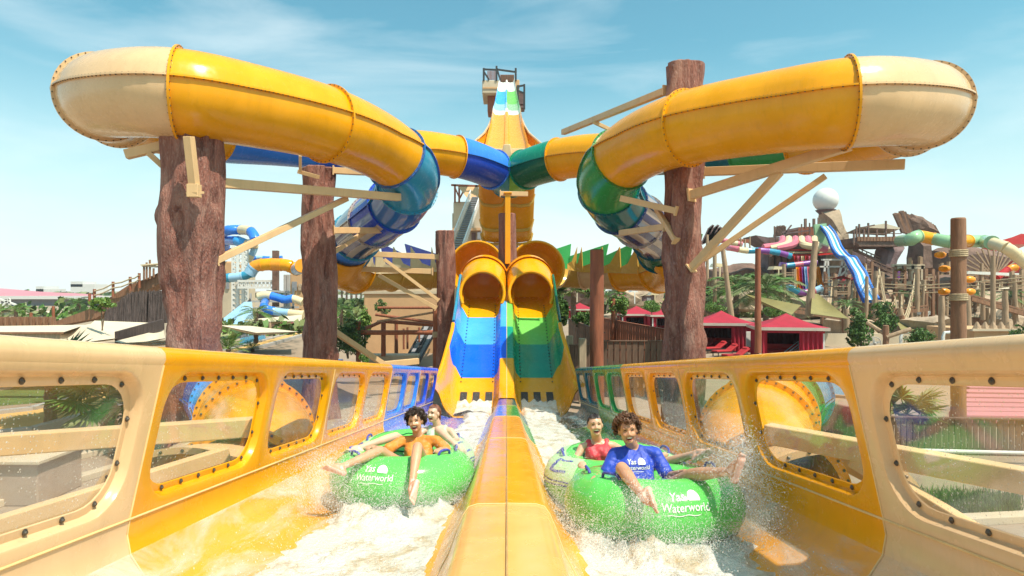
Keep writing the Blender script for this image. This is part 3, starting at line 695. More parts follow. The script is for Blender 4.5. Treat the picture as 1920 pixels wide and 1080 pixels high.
def frond(mb, base, d, L, rnd, droop=.6, fan=False, wl_=.5, mi=0):
    d = d.normalized(); side = d.cross(Vector((0, 0, 1)))
    if side.length < .05: side = Vector((1, 0, 0))
    side.normalize()
    if fan:
        st = base+d*L*.45; mb.beam(base, st, L*.02, L*.012, mi=mi)
        u = side.cross(d)
        for k in range(22):
            a = R(-115+230*k/21); q = (d*math.cos(a)+side*math.sin(a)); e = st+q*L*.58*(1-.25*abs(a)/2)+Vector((0, 0, -droop*L*.25*abs(math.sin(a))-rnd.uniform(0, .06)*L))
            w = L*.030; n_ = q.cross(u).normalized()*w
            mid = st.lerp(e, .55)+Vector((0, 0, .03*L)); mb.add([st, mid-n_, e, mid+n_], [(0, 1, 2, 3)], mi)
        return
    pts = [base+d*(L*t)+Vector((0, 0, -droop*L*t*t)) for t in (0, .2, .4, .6, .8, 1)]
    mb.pipe(pts, [L*.012, L*.01, L*.008, L*.006, L*.004, L*.002], 4, cap=False, mi=mi)
    for k in range(1, 30):
        t = .12+.88*k/30; i = min(int(t*5), 4); p = pts[i].lerp(pts[i+1], t*5-i); tg = (pts[i+1]-pts[i]).normalized()
        for s in (-1, 1):
            ll = L*wl_*.55*math.sin(PI*min(1, t*.85+.12))*rnd.uniform(.8, 1.1); q = (side*s*.8+tg*.65+Vector((0, 0, -.25+rnd.uniform(-.1, .15)))).normalized()
            e = p+q*ll; w = tg*(L*.011); mb.add([p-w, p.lerp(e, .5)-w*1.1, e, p.lerp(e, .5)+w*1.1], [(0, 1, 2, 3)], mi)
def palm(b, h, L, nf, label, seed=1, fan=False, tr=.16, mats=('leaf_mid', 'leaf_olive'), up=(-.15, 1.1), group=None, name='palm_tree', droop=.6):
    b = Vector(b); t = thing(name, label, 'palm', b, group); rnd = random.Random(seed); m = MB(); top = b+Vector((0, 0, h))
    n = max(3, int(h/.35)); pts = []; rr = []
    for i in range(n*2+1): pts.append(b.lerp(top, i/(n*2))); rr.append(tr*(1.12 if i % 2 else .9))
    m.pipe(pts, rr, 10); m.build('trunk', 'palm_trunk', t, smooth=0)
    m = MB(); sp_ = MB()
    for k in range(nf):
        a = k*2.399+rnd.uniform(-.2, .2); e = up[0]+(up[1]-up[0])*((k+.5)/nf)
        frond(m if k % 2 else sp_, top, Vector((math.cos(a)*math.cos(e), math.sin(a)*math.cos(e), math.sin(e))), L*rnd.uniform(.85, 1.1), rnd, droop, fan)
    m.build('frond_crown', mats[0], t, smooth=0, kind='stuff'); sp_.build('frond_crown', mats[1], t, smooth=0, kind='stuff'); return t
# ---- posts
pn = random.Random(5)
def post(px, ptop, pbot, w_px, Yd, mat, label, lean=0, group=None, name='timber_post', cat='post', r2=.85):
    a = P(px, pbot, Yd); b = P(px+lean, ptop, Yd); r = w_px/2/F*Yd; m = MB(); L = (b-a).length; k = 8
    m.pipe([a.lerp(b, i/k)+Vector((pn.uniform(-.08, .08)*r, pn.uniform(-.08, .08)*r, 0)) for i in range(k+1)], [r*(1+(r2-1)*i/k)*pn.uniform(.93, 1.07) for i in range(k+1)], 9)
    return solo(m, name, mat, label, cat, group, smooth=50)
# ---------------------------------------------------------------- launch tower, behind
tw = thing('launch_tower', 'brown and beige launch tower standing behind the drop slide top', 'tower', P(935, 545, 82)+Vector((0, 0, -4.5)))
def bxp(parent, name, mat, x0, x1, y0, y1, Yd, D, bevel=0, mi=0):
    a = P(x0, y0, Yd); b = P(x1, y1, Yd); m = MB(); m.box(((a.x+b.x)/2, Yd+D/2, (a.z+b.z)/2), (abs(b.x-a.x), D, abs(a.z-b.z)))
    return m.build(name, mat, parent, smooth=0, bevel=bevel)
bxp(tw, 'deck_wall', 'render_beige', 904, 936, 150, 175, 82, 5, .1); bxp(tw, 'deck_band', 'render_sand', 905, 936, 163, 166, 81.9, .1)
bxp(tw, 'shaft', 'log_red', 914, 928, 174, 209, 83, 3, .1); bxp(tw, 'deck_wall', 'render_sand', 964, 974, 149, 170, 82, 4, .1)
bxp(tw, 'shaft', 'rock_purple', 972, 983, 172, 196, 84, 3, .1); bxp(tw, 'back_wall', 'log_red', 938, 964, 140, 158, 84, 1); bxp(tw, 'core', 'rock_purple', 926, 972, 176, 700, 90, 6)
bxp(tw, 'corbel', 'rock_purple', 976, 984, 198, 202, 84, 2)
for k in range(8): bxp(tw, 'plank', 'plank_wood', 939+k*3.2, 941.4+k*3.2, 141, 157, 83.6, .2)
m = MB()
for x, yt in ((907, 128), (931, 124), (967, 128), (971, 160), (983, 158)): m.beam(P(x, 205 if x > 969 else 152, 82), P(x, yt, 82), .25)
for a, b in (((906, 130), (932, 131)), ((930, 130), (967, 135)), ((907, 134), (917, 150)), ((971, 162), (983, 160)), ((971, 170), (983, 175)), ((931, 126), (938, 150))): m.beam(P(*a, 82), P(*b, 82), .2)
m.build('frame', 'lamp_black', tw, smooth=0)
for k in range(7): bxp(tw, 'roof_slat', 'log_red', 914+k*2.4, 915.6+k*2.4, 133, 149, 83, .2)
t2 = thing('stair_tower', 'beige block tower with long white-railed stairway, left of the drop slide', 'tower', P(880, 545, 88)+Vector((0, 0, -4.5)))
bxp(t2, 'wall', 'render_beige', 850, 905, 378, 430, 88, 8, .15); bxp(t2, 'wall', 'render_beige', 862, 905, 430, 560, 89, 6, .15); bxp(t2, 'cornice', 'render_sand', 848, 907, 427, 432, 87.7, 8.4); bxp(t2, 'wall', 'render_beige', 848, 870, 400, 600, 90, 6)
bxp(t2, 'opening', 'far_grey', 895, 903, 435, 448, 87.8, .4); bxp(t2, 'window', 'rock_purple', 884, 892, 436, 456, 88.7, .4)
m = MB(); a, b = P(893, 372, 86), P(855, 475, 70); m.beam(a, b, 1.3, .3); m.build('stair_flight', 'render_beige', t2, smooth=0)
for s in (-1, 1):
    m = MB(); o = Vector((s*.75, 0, 0)); m.beam(a+o+Vector((0, 0, 1.1)), b+o+Vector((0, 0, 1.1)), .12, .12)
    for k in range(28): q = a.lerp(b, k/27)+o; m.beam(q, q+Vector((0, 0, 1.1)), .06)
    m.build('handrail', 'steel_white', t2, smooth=0)
for k in range(26):
    m = MB(); q = a.lerp(b, (k+.5)/26); m.box(q+Vector((0, -.1, .22)), (1.1, .35, .14)); m.build('step', 'far_grey', t2, smooth=0)
m = MB()
for x, yt in ((853, 346), (861, 350), (893, 347)): m.beam(P(x, 380, 88), P(x, yt, 88), .25)
m.beam(P(846, 347, 88), P(900, 349, 88), .25); m.beam(P(853, 352, 88), P(862, 372, 88), .2); m.beam(P(872, 352, 88), P(862, 372, 88), .2); m.build('frame', 'log_red', t2, smooth=0)
m = MB(); m.prism([P(858, 349, 88), P(896, 349, 88), P(900, 374, 86), P(878, 374, 86)], (0, .3, .1)); m.build('canopy', 'render_sand', t2, smooth=0)
# ---------------------------------------------------------------- left background
pd = thing('exhibition_hall', 'long low hall with a pale pink curved roof, far away on the left', 'hall', P(60, 560, 190))
def hall(u, v):
    x = -420+640*u; ytop = [541, 539, 538, 540, 546, 549, 550, 551, 552, 556][min(9, int(u*9.99))]
    i = u*9; k = min(int(i), 8); yy = [532, 530, 530, 531, 534, 538, 541, 547, 550, 557]; yt = yy[k]*(1-(i-k))+yy[k+1]*(i-k)
    q = P(x, 556*v+yt*(1-v), 190+14*(1-v)); return q
m = MB(); m.grid(hall, 40, 4); m.build('roof', 'far_roof_pink', pd, smooth=60)
bxp(pd, 'fascia', 'far_white', -420, 222, 555, 561, 189, 6); bxp(pd, 'wall', 'far_grey', -420, 140, 560.5, 576, 191, 30)
for (a, b, c, d, l) in ((82, 110, 542, 552, 'small pale far building above the pink roof'), (146, 190, 533, 552, 'larger pale grey far building behind the pink hall')):
    m = MB(); p = P(a, c, 600); q = P(b, d+10, 600); m.box(((p.x+q.x)/2, 600, (p.z+q.z)/2), (q.x-p.x, 20, p.z-q.z)); m.box((p.x+(q.x-p.x)*.25, 600, p.z), ((q.x-p.x)*.5, 20, 5)); solo(m, 'far_building', 'far_white', l, 'building', smooth=0)
# ramp with rope railing
rp = thing('timber_ramp', 'long brown timber ramp with post and rope railing climbing to the left column', 'ramp', P(200, 600, 52))
m = MB(); lo = [(-160, 612), (90, 608), (180, 575), (240, 535), (275, 522), (330, 495)]
for a, b in zip(lo, lo[1:]): m.prism([P(*a, 52), P(*b, 52), P(b[0], b[1]+22, 52), P(a[0], a[1]+ (22 if a[0] > 100 else 6), 52)], (0, 2.2, 0))
m.build('deck', 'log_brown', rp, smooth=0)
tops = [(58, 586, 612), (100, 574, 605), (168, 550, 570), (177, 542, 568), (212, 528, 556), (244, 519, 545), (261, 512, 540)]
for x, a, b in tops:
    m = MB(); m.pipe([P(x, b, 51.6), P(x, a, 51.6)], .11, 7); m.build('railing_post', 'log_red', rp)
for x, a, b in ((270, 496, 525), (275, 492, 524), (281, 487, 523), (288, 503, 520), (298, 490, 515), (307, 492, 512)):
    m = MB(); m.pipe([P(x, b, 51.6), P(x, a, 51.6)], .09, 6); m.build('railing_post', 'log_brown', rp)
m = MB()
for a, b in zip(tops[3:], tops[4:]):
    for e in (4, 12): m.pipe([P(a[0], a[1]+e, 51.5), P((a[0]+b[0])/2, (a[1]+b[1])/2+e+2, 51.5), P(b[0], b[1]+e, 51.5)], .06, 5)
m.pipe([P(268, 498, 51.5), P(312, 494, 51.5)], .09, 5); m.build('rope_rail', 'rope', rp)
m = MB(); m.prism([P(262, 496, 51.5), P(282, 494, 51.5), P(296, 500, 51.5), P(266, 500, 51.5)], (0, 2, 0)); m.build('canopy', 'sail_cloth', rp, smooth=0)
th = thing('thatched_wall', 'dark thatched wall of reed bundles beneath the timber ramp on the left', 'wall', P(250, 606, 48))
rnd = random.Random(3)
for k in range(46):
    x = 196+k*2.45; top = 582-(x-196)*.72 if x < 245 else 547-(x-245)*.06; top += rnd.uniform(-2, 2)
    if abs(x-276) < 2.2: continue
    m = MB(); w = .065; m.pipe([P(x+rnd.uniform(-1, 1), 605, 48+rnd.uniform(0, .2)), P(x+2+rnd.uniform(-1, 1), top, 48.4+rnd.uniform(0, .3))], [w, w*.8], 6); m.build('reed_bundle', 'thatch', th)
m = MB(); m.prism([P(196, 606, 48.8), P(310, 606, 48.8), P(310, 545, 48.8), P(245, 549, 48.8), P(205, 580, 48.8)], (0, .3, 0)); m.build('backing', 'thatch', th, smooth=0)
bxp(None, 'x', 'earth', 0, 1, 700, 701, 60, .1) if False else None
# shade sails: thin cloth with sag and thickness
def sail(corners, mat, label, sag=.3, n=10, group=None):
    c = [P(*q) for q in corners]
    if len(c) == 3: c.append(c[2].copy())
    m = MB()
    def f(u, v, o=0):
        p = c[0].lerp(c[1], u).lerp(c[3].lerp(c[2], u), v); p.z -= sag*4*u*(1-u)*v*(1-v)*4+o; return p
    m.grid(lambda u, v: f(u, v), n, n); m.grid(lambda u, v: f(u, v, .03), n, n)
    return solo(m, 'shade_sail', mat, label, 'shade sail', group, smooth=60)
sail([(177, 601, 34), (306, 606, 38), (220, 634, 27), (130, 645, 24)], 'sail_cloth', 'largest cream shade sail beside the left carved column')
sail([(-60, 612, 34), (160, 609, 34), (110, 626, 28), (-60, 624, 28)], 'sail_cloth', 'flat cream canopy above the reed fence at far left')
sail([(306, 617, 34), (310, 634, 28), (240, 646, 24), (215, 640, 25)], 'sail_cloth', 'narrow cream shade sail low against the left carved column')
sail([(110, 618, 33), (176, 606, 33), (128, 642, 26), (108, 640, 26)], 'sail_cloth', 'small cream sail between the flat canopy and the largest sail')
sail([(412, 610, 42), (470, 611, 42), (560, 622, 36), (480, 624, 34)], 'sail_cloth', 'cream sail stretched low between the two left columns')
sail([(455, 600, 48), (566, 590, 48), (566, 602, 44), (480, 604, 44)], 'sail_cloth', 'cream sail in front of the blue and white slides')
rf = thing('reed_fence', 'straw coloured reed fence below the flat canopy at far left', 'fence', P(50, 645, 26))
for k in range(58):
    m = MB(); x = -60+k*3; m.box(P(x, 636, 26), (.06, .05, .5)); m.build('cane', 'plank_pale', rf, smooth=0)
bxp(rf, 'cap', 'log_brown', -62, 113, 623, 626, 25.9, .2); bxp(rf, 'base', 'log_brown', -62, 113, 642, 660, 26.1, .3)
dk = MB(); dk.beam(P(218, 634, 27), P(306, 608, 33), .12, .55); solo(dk, 'valance_beam', 'thatch', 'dark edge beam under the largest cream shade sail', 'beam', smooth=0)
wl2 = thing('rubble_wall', 'low wall of rounded pink stones below the narrow cream sail', 'wall', P(270, 650, 25))
rnd = random.Random(9)
for k in range(24):
    x = 232+k*3.5
    for j in range(2):
        m = MB(); m.ball(P(x+j*1.5, 645+j*5-(x-232)*.06, 25), (.045+rnd.random()*.02, .07, .05), 7, 5); m.build('stone', 'log_pale', wl2)
tree(192, 620, 40, 62, 'young yellow-green tree in front of the reed thatch wall', n=500, mats=('leaf_light', 'leaf_light', 'leaf_mid'), trunk=.62, Yd=30)
tree(42, 600, 12, 20, 'tiny green tree at far left below the pink hall', n=220, mats=('leaf_light', 'leaf_mid', 'leaf_mid'), Yd=60)
tree(136, 580, 26, 24, 'pale shrub in front of the pink hall', n=300, mats=('leaf_olive', 'leaf_olive', 'leaf_mid'), Yd=90)
m = MB()
for a, b in (((0, 562), (0, 578)), ((18, 560), (18, 578)), ((0, 561), (40, 575)), ((-30, 577), (44, 577)), ((18, 560), (0, 578))): m.beam(P(*a, 120), P(*b, 120), .3)
solo(m, 'white_truss', 'steel_white', 'small white truss frame at far left under the pink hall', 'frame', smooth=0)
# low brown rampart far left
rw = thing('timber_rampart', 'low brown log rampart left of the ramp foot', 'wall', P(40, 612, 46))
for k in range(50): bxp(rw, 'log', 'log_brown', -100+k*4.0, -96.4+k*4.0, 594+(k*7 % 3), 616, 46+(k % 3)*.1, .3)
# ---- blue and yellow slide complex between the left columns
def segtube(name, label, pts, Rp, cols, Yd, per=6, seg=2, nang=12):
    t = thing(name, label, 'water slide', P(*pts[0][:2], Yd)); sp = spline([P(p[0], p[1], p[2] if len(p) > 2 else Yd) for p in pts], per); n = len(sp); r = Rp/F*Yd; k = 0
    i = 0
    while i < n-1:
        j = min(i+seg, n-1); m = MB(); m.pipe(sp[i:j+1], r, nang); o = m.build('tube_section', cols[k % len(cols)], t, smooth=60)
        m = MB(); d = (sp[min(j, n-1)]-sp[j-1]).normalized(); m.pipe([sp[j]-d*.08, sp[j]+d*.08], r*1.07, nang); m.build('joint_flange', cols[k % len(cols)], t)
        i = j; k += 1
    return t
segtube('spiral_slide', 'blue and white tube slide looping at the top of the left slide tower', [(412, 440, 84), (428, 432), (450, 431), (470, 434, 78), (478, 450, 77), (466, 458, 79), (446, 452), (424, 452, 84), (422, 462, 86)], 9, ['gel_blue', 'gel_blue', 'gel_cream', 'gel_blue', 'gel_cream', 'gel_sky_blue'], 80, seg=6)
segtube('spiral_slide', 'cream tube coming down the right of the left slide tower', [(474, 446, 78), (478, 462), (472, 478), (466, 490)], 6, ['gel_cream', 'gel_pale_blue'], 79, seg=6)
segtube('bowl_slide', 'orange and yellow banded tube bend between the two left columns', [(468, 514), (478, 500), (498, 496), (520, 496), (540, 498), (556, 505), (566, 498, 66)], 11.5, ['gel_pale_blue', 'gel_orange', 'gel_yellow', 'gel_orange', 'gel_yellow', 'gel_yellow', 'gel_pale_blue', 'gel_orange'], 70, seg=5)
segtube('spiral_slide', 'teal tube running behind the left column below the orange bend', [(404, 522), (430, 521), (455, 518), (470, 512)], 8.5, ['gel_aqua', 'gel_pale_blue'], 74, seg=6)
segtube('spiral_slide', 'blue and white tube bend low between the two left columns', [(484, 556), (500, 553), (520, 558), (535, 562), (548, 560), (566, 566)], 7.5, ['gel_cream', 'gel_blue', 'gel_blue', 'gel_cream'], 66, seg=8)
segtube('spiral_slide', 'lowest blue and cream tube with dark round mouth between the left columns', [(500, 560, 68), (495, 575), (512, 583), (540, 587), (568, 590)], 7.5, ['gel_blue', 'gel_blue', 'gel_pale_blue', 'gel_cream'], 63, seg=6)
segtube('spiral_slide', 'small blue tube line above the orange and yellow bend', [(470, 486), (486, 483), (505, 484), (528, 483)], 3.5, ['gel_blue', 'gel_pale_blue'], 86, seg=4)
segtube('spiral_slide', 'pink tube lying low behind the sails between the left columns', [(522, 614), (536, 610), (550, 604)], 5, ['gel_pink', 'gel_red'], 55, seg=5)
bd = thing('stone_building', 'beige stone building beside the left carved column behind the slides', 'building', P(420, 600, 88))
bxp(bd, 'wall', 'render_sand', 402, 436, 490, 515, 88, 8, .2); bxp(bd, 'wall', 'render_beige', 402, 437, 515, 606, 88, 8, .2); bxp(bd, 'roof_ledge', 'log_brown', 400, 426, 464, 473, 87, 6)
for a in (412, 424): bxp(bd, 'window', 'far_grey', a, a+5, 530, 542, 87.8, .3)
b2 = thing('stone_building', 'sandy stone building left of the second carved column', 'building', P(560, 600, 80))
bxp(b2, 'wall', 'render_sand', 543, 572, 512, 600, 80, 6, .2); bxp(b2, 'window', 'far_grey', 547, 556, 528, 545, 79.8, .3); bxp(b2, 'window', 'rock_pale', 559, 565, 532, 545, 79.8, .3)
tt = thing('lattice_tower', 'white steel lattice tower carrying the blue and white loops', 'tower', P(450, 600, 75))
for x in (437, 446, 456, 463):
    m = MB(); m.beam(P(x, 600, 75+(x % 2)*3), P(x, 462, 75+(x % 2)*3), .3); m.build('leg', 'steel_white', tt, smooth=0)
m = MB()
for k in range(14):
    y = 466+k*9.6
    m.beam(P(437, y, 75), P(446, y+8, 75), .15); m.beam(P(456, y, 75), P(463, y+8, 75), .15); m.beam(P(437, y, 75), P(463, y, 75), .15)
m.build('bracing', 'steel_white', tt, smooth=0)
t3 = thing('lattice_bridge', 'white lattice footbridge under the orange and yellow bend', 'bridge', P(480, 540, 72))
m = MB(); m.beam(P(446, 527, 72), P(520, 527, 72), .25); m.beam(P(446, 539, 72), P(520, 539, 72), .25)
for k in range(10): m.beam(P(446+k*7.4, 539, 72), P(449.7+k*7.4, 527, 72), .13); m.beam(P(449.7+k*7.4, 527, 72), P(453.4+k*7.4, 539, 72), .13)
m.build('truss', 'steel_white', t3, smooth=0)
for x in (517, 535, 541):
    m = MB(); m.beam(P(x, 600, 72), P(x, 470 if x == 517 else 515, 72), .6 if x == 517 else .3); m.build('pier', 'steel_grey' if x != 517 else 'rock_brown', t3, smooth=0)
m = MB()
for a, b in (((455, 580), (470, 560)), ((465, 565), (545, 565)), ((460, 578), (560, 576)), ((470, 550), (470, 600)), ((490, 552), (490, 600)), ((550, 540), (550, 600)), ((500, 545), (545, 548)), ((466, 592), (500, 592))): m.beam(P(*a, 70), P(*b, 70), .2)
solo(m, 'support_trestle', 'steel_grey', 'grey steel support frame beneath the low blue and white tubes', 'frame', smooth=0)
bxp2 = MB(); bxp2.prism([P(412, 602, 60), P(458, 566, 66), P(460, 604, 60), P(440, 612, 58)], (0, 2, 0)); solo(bxp2, 'slide_lane', 'gel_pale_blue', 'pale blue sloping slide lane beside the left carved column', 'water slide', smooth=0)
m = MB(); m.box(P(500, 600, 68), (4.5, 3, 1.6)); solo(m, 'rock_block', 'rock_brown', 'brown rock block beneath the lowest blue tube', 'rock', smooth=0, bevel=.2)
sheet('pool_water', 'gel_aqua', [(448, 648), (500, 640), (496, 626), (452, 628)], .02)
palm(G(428, 668)+Vector((0, 0, 0)), .5, 1.9, 15, 'low bright green palm clump at the foot of the left carved column', 4, mats=('leaf_mid', 'leaf_light'), up=(.2, 1.35), name='palm_bush', droop=.35)
palm(G(473, 660), .25, 1.1, 11, 'smaller bright green palm clump beside the pool', 6, mats=('leaf_mid', 'leaf_light'), up=(.2, 1.3), name='palm_bush', droop=.35)
post(506, 605, 622, 6, 42, 'log_pale', 'short pale post holding the cream sail', cat='post')
# people-sized clutter left out; ground basin wall
m = MB(); m.box(G(600, 690)+Vector((0, 0, .25)), (2.6, .5, .5)); solo(m, 'blue_basin', 'gel_blue', 'blue basin edge at the foot of the second carved column', 'basin', smooth=0, bevel=.05)
# ---- between second column and chute
sb = thing('sand_building', 'large sand coloured rendered building behind the log pergola', 'building', P(750, 690, 46))
bxp(sb, 'wall', 'render_sand', 682, 826, 549, 700, 46, 8, .08); bxp(sb, 'parapet', 'render_beige', 681, 826, 546, 551, 45.9, 8.2)
m = MB(); m.prism([P(690, 548, 48), P(760, 536, 48), P(826, 536, 48), P(826, 548, 48)], (0, 5, 0)); m.build('roof', 'render_beige', sb, smooth=0)
tree(652, 672, 66, 70, 'dark leafy bush between the second column and the log pergola', 'bush', n=1800, mats=('leaf_dark', 'leaf_dark', 'leaf_mid'), trunk=.1, Yd=36, cat='bush')
tree(684, 660, 22, 92, 'slim pale green bamboo clump left of the sand building', 'bamboo', n=700, mats=('leaf_light', 'leaf_mid', 'leaf_light'), trunk=.2, Yd=38, cat='bamboo')
tree(717, 592, 28, 30, 'small round grey-green bush on the wall of the sand building', 'bush', n=500, mats=('leaf_dark', 'leaf_olive', 'leaf_mid'), trunk=.1, Yd=44, cat='bush')
tree(683, 688, 20, 24, 'small green plant right of the blue basin', 'bush', n=260, mats=('leaf_mid', 'leaf_light', 'leaf_mid'), trunk=.1, Yd=34, cat='bush')
pg = thing('log_pergola', 'red-brown log pergola in front of the sand building', 'pergola', P(740, 690, 36))
def lg(a, b, w, name='log', Yd=36, Y2=None, mat='log_red'):
    m = MB(); p, q = P(*a, Yd), P(*b, Y2 or Yd); r = w/2/F*Yd; m.pipe([p.lerp(q, i/5)+Vector((0, 0, pn.uniform(-.1, .1)*r)) for i in range(6)], [r*pn.uniform(.94, 1.06) for _ in range(6)], 9); return m.build(name, mat, pg, smooth=60)
lg((668, 623), (838, 624), 9); lg((704, 590), (818, 605), 6, Yd=40); lg((708, 577), (815, 577), 5, Yd=42); lg((712, 602), (830, 610), 7, Yd=38); lg((672, 621), (718, 602), 7, Y2=38)
for x, a, b, w, Yq in ((672, 603, 690, 9, 36), (719, 604, 668, 9, 37), (743, 600, 668, 7, 39), (757, 616, 655, 4, 42), (764, 614, 654, 4, 43), (817, 575, 690, 11, 35), (832, 575, 690, 12, 33.5), (786, 614, 650, 4, 42)): lg((x, a), (x, b), w, 'log_post', Yq)
lg((707, 603), (812, 586), 4, Yd=36, mat='log_pale'); lg((672, 640), (672, 628), 10, 'lashing', mat='rope'); lg((817, 632), (817, 622), 13, 'lashing', 34.8, mat='rope')
st = thing('plank_steps', 'two dark slatted step flights rising beside the chute', 'stairs', P(790, 690, 38))
for s_ in (0, 16):
    for k in range(13):
        y = 616+k*6; x = 806-k*3.6+s_-6; m = MB(); m.box(P(x, y, 45-k*.7), (.42, .5, .07), Matrix.Rotation(R(25), 3, 'X')); m.build('step', 'far_grey', st, smooth=0)
    m = MB()
    for e in (-6, 6): m.beam(P(806+s_-6+e, 612, 45.4), P(806-12*3.6+s_-6+e, 692, 36), .08, .14)
    m.build('stringer', 'dark_rubber', st, smooth=0)
m = MB(); m.box(P(735, 672, 38), (3.2, 1.2, .5)); solo(m, 'planter', 'render_beige', 'low beige planter box under the log pergola', 'planter', smooth=0, bevel=.03)
m = MB(); m.beam(P(713, 684, 27), P(784, 677, 28), .22, .25); m.beam(P(625, 620, 24), P(718, 682, 26.5), .18, .2); solo(m, 'cantilever', 'steel_beige', 'beige steel arm and brace above the left rail near the blue windows', 'beam', smooth=0, bevel=.01)
rnd = random.Random(11)
for k in range(7): palm(P(632+k*9, 572+rnd.uniform(-3, 6), 150+rnd.uniform(-20, 20)), rnd.uniform(3, 5), 2.4, 11, ['leftmost', 'second', 'third', 'middle', 'fifth', 'sixth', 'rightmost'][k]+' of the seven distant date palms left of the sand building', 20+k, group='distant date palms left of the sand building', mats=('leaf_olive', 'leaf_dark'), tr=.25)
for k, (x, y, w, h, l) in enumerate(((655, 560, 60, 14, 'flat pale distant building behind the palms'), (718, 548, 54, 10, 'low grey distant building above the sand building roof'), (640, 590, 50, 12, 'white distant canopy left of the sand building'), (430, 545, 60, 14, 'distant pale building behind the left slide tower'))):
    m = MB(); Yq = 240-20*k; a = P(x-w/2, y, Yq); m.box((a.x+w/2/F*Yq, Yq, a.z), (w/F*Yq, 12, h/F*Yq)); solo(m, 'far_building', 'far_white' if k != 1 else 'far_grey', l, 'building', smooth=0)
# ---------------------------------------------------------------- right side: plank fences
def plank_fence(name, label, a, b, h, Yd=None, n=30, mat='plank_wood', gap=.12, rails=True, cap=None):
    a, b = Vector(a), Vector(b); t = thing(name, label, 'fence', (a+b)/2); d = (b-a)/n; w = d.length; u = d.normalized(); nrm = Vector((-u.y, u.x, 0)); M = Matrix((u, nrm, Vector((0, 0, 1)))).transposed(); mesh = None
    for k in range(n):
        c = a+d*(k+.5); hh = h*(1+pn.uniform(-.015, .015))
        if mesh is None or k % 5 == 0:
            m = MB(); m.box((0, 0, 0), (w*(1-gap)*pn.uniform(.93, 1), .03, hh)); o = m.build('plank', mat, t, smooth=0, local=True); mesh = o.data
        else: o = link(bpy.data.objects.new('plank', mesh), t)
        o.location = c+Vector((0, 0, h/2))+nrm*pn.uniform(-.008, .008)-wl(t); o.rotation_euler = (0, pn.uniform(-.008, .008), math.atan2(u.y, u.x))
    m = MB()
    for z in (.15, .85): m.beam(a+nrm*.05+Vector((0, 0, h*z)), b+nrm*.05+Vector((0, 0, h*z)), .05, .09)
    m.build('rail', mat, t, smooth=0)
    m = MB(); m.beam(a+Vector((0, 0, h+.03)), b+Vector((0, 0, h+.03)), .14, .05); m.build('cap_rail', cap or mat, t, smooth=0, bevel=.01); return t
f0 = P(1128, 640, 27); f1 = P(1276, 640, 27); f0.z = f1.z = -4.5
plank_fence('plank_fence', 'brown vertical plank fence right of the red-brown log column', f0, f1, 2.35, n=13)
q0 = P(1068, 640, 26); q0.z = -4.5; q1 = P(1128, 640, 26.5); q1.z = -4.5
plank_fence('plank_fence', 'short brown plank fence between the chute and the red-brown log column', q0, q1, 2.25, n=7)
r0 = P(1066, 600, 46); r0.z = -4.5; r1 = P(1132, 640, 30); r1.z = -4.5
plank_fence('plank_fence', 'dark plank fence receding behind the red-brown log column', r0, r1, 2.5, n=22)
r0 = P(1128, 600, 44); r0.z = -4.5; r1 = P(1276, 640, 29); r1.z = -4.5
plank_fence('plank_fence', 'dark red plank fence running down towards the tall column', r0, r1, 2.6, n=34, mat='log_red')
plank_fence('plank_fence', 'weathered grey plank fence seen through the beige window on the right', G(1655, 850), G(2160, 862), .98, n=44, mat='plank_wood', gap=.16)
plank_fence('plank_fence', 'brown plank fence seen through the last yellow window on the right', G(1495, 800), G(1640, 842), .98, n=16, gap=.1)
for x, y, l in ((1068, 27, 'stout pale gate post at the left end of the plank fences'), (1092, 25.5, 'stout pale gate post next to the red-brown log column')):
    m = MB(); p = P(x, 600, y); m.box((p.x, y, -3.2), (.28, .28, 2.6)); solo(m, 'gate_post', 'plank_pale', l, 'post', smooth=0, bevel=.02)
m = MB(); a = G(1655, 864, .3); b = G(2100, 876, .3); m.pipe([a, b], .05, 8); solo(m, 'rail_pipe', 'steel_white', 'pale pipe rail on the ground in front of the grey plank fence', 'pipe')
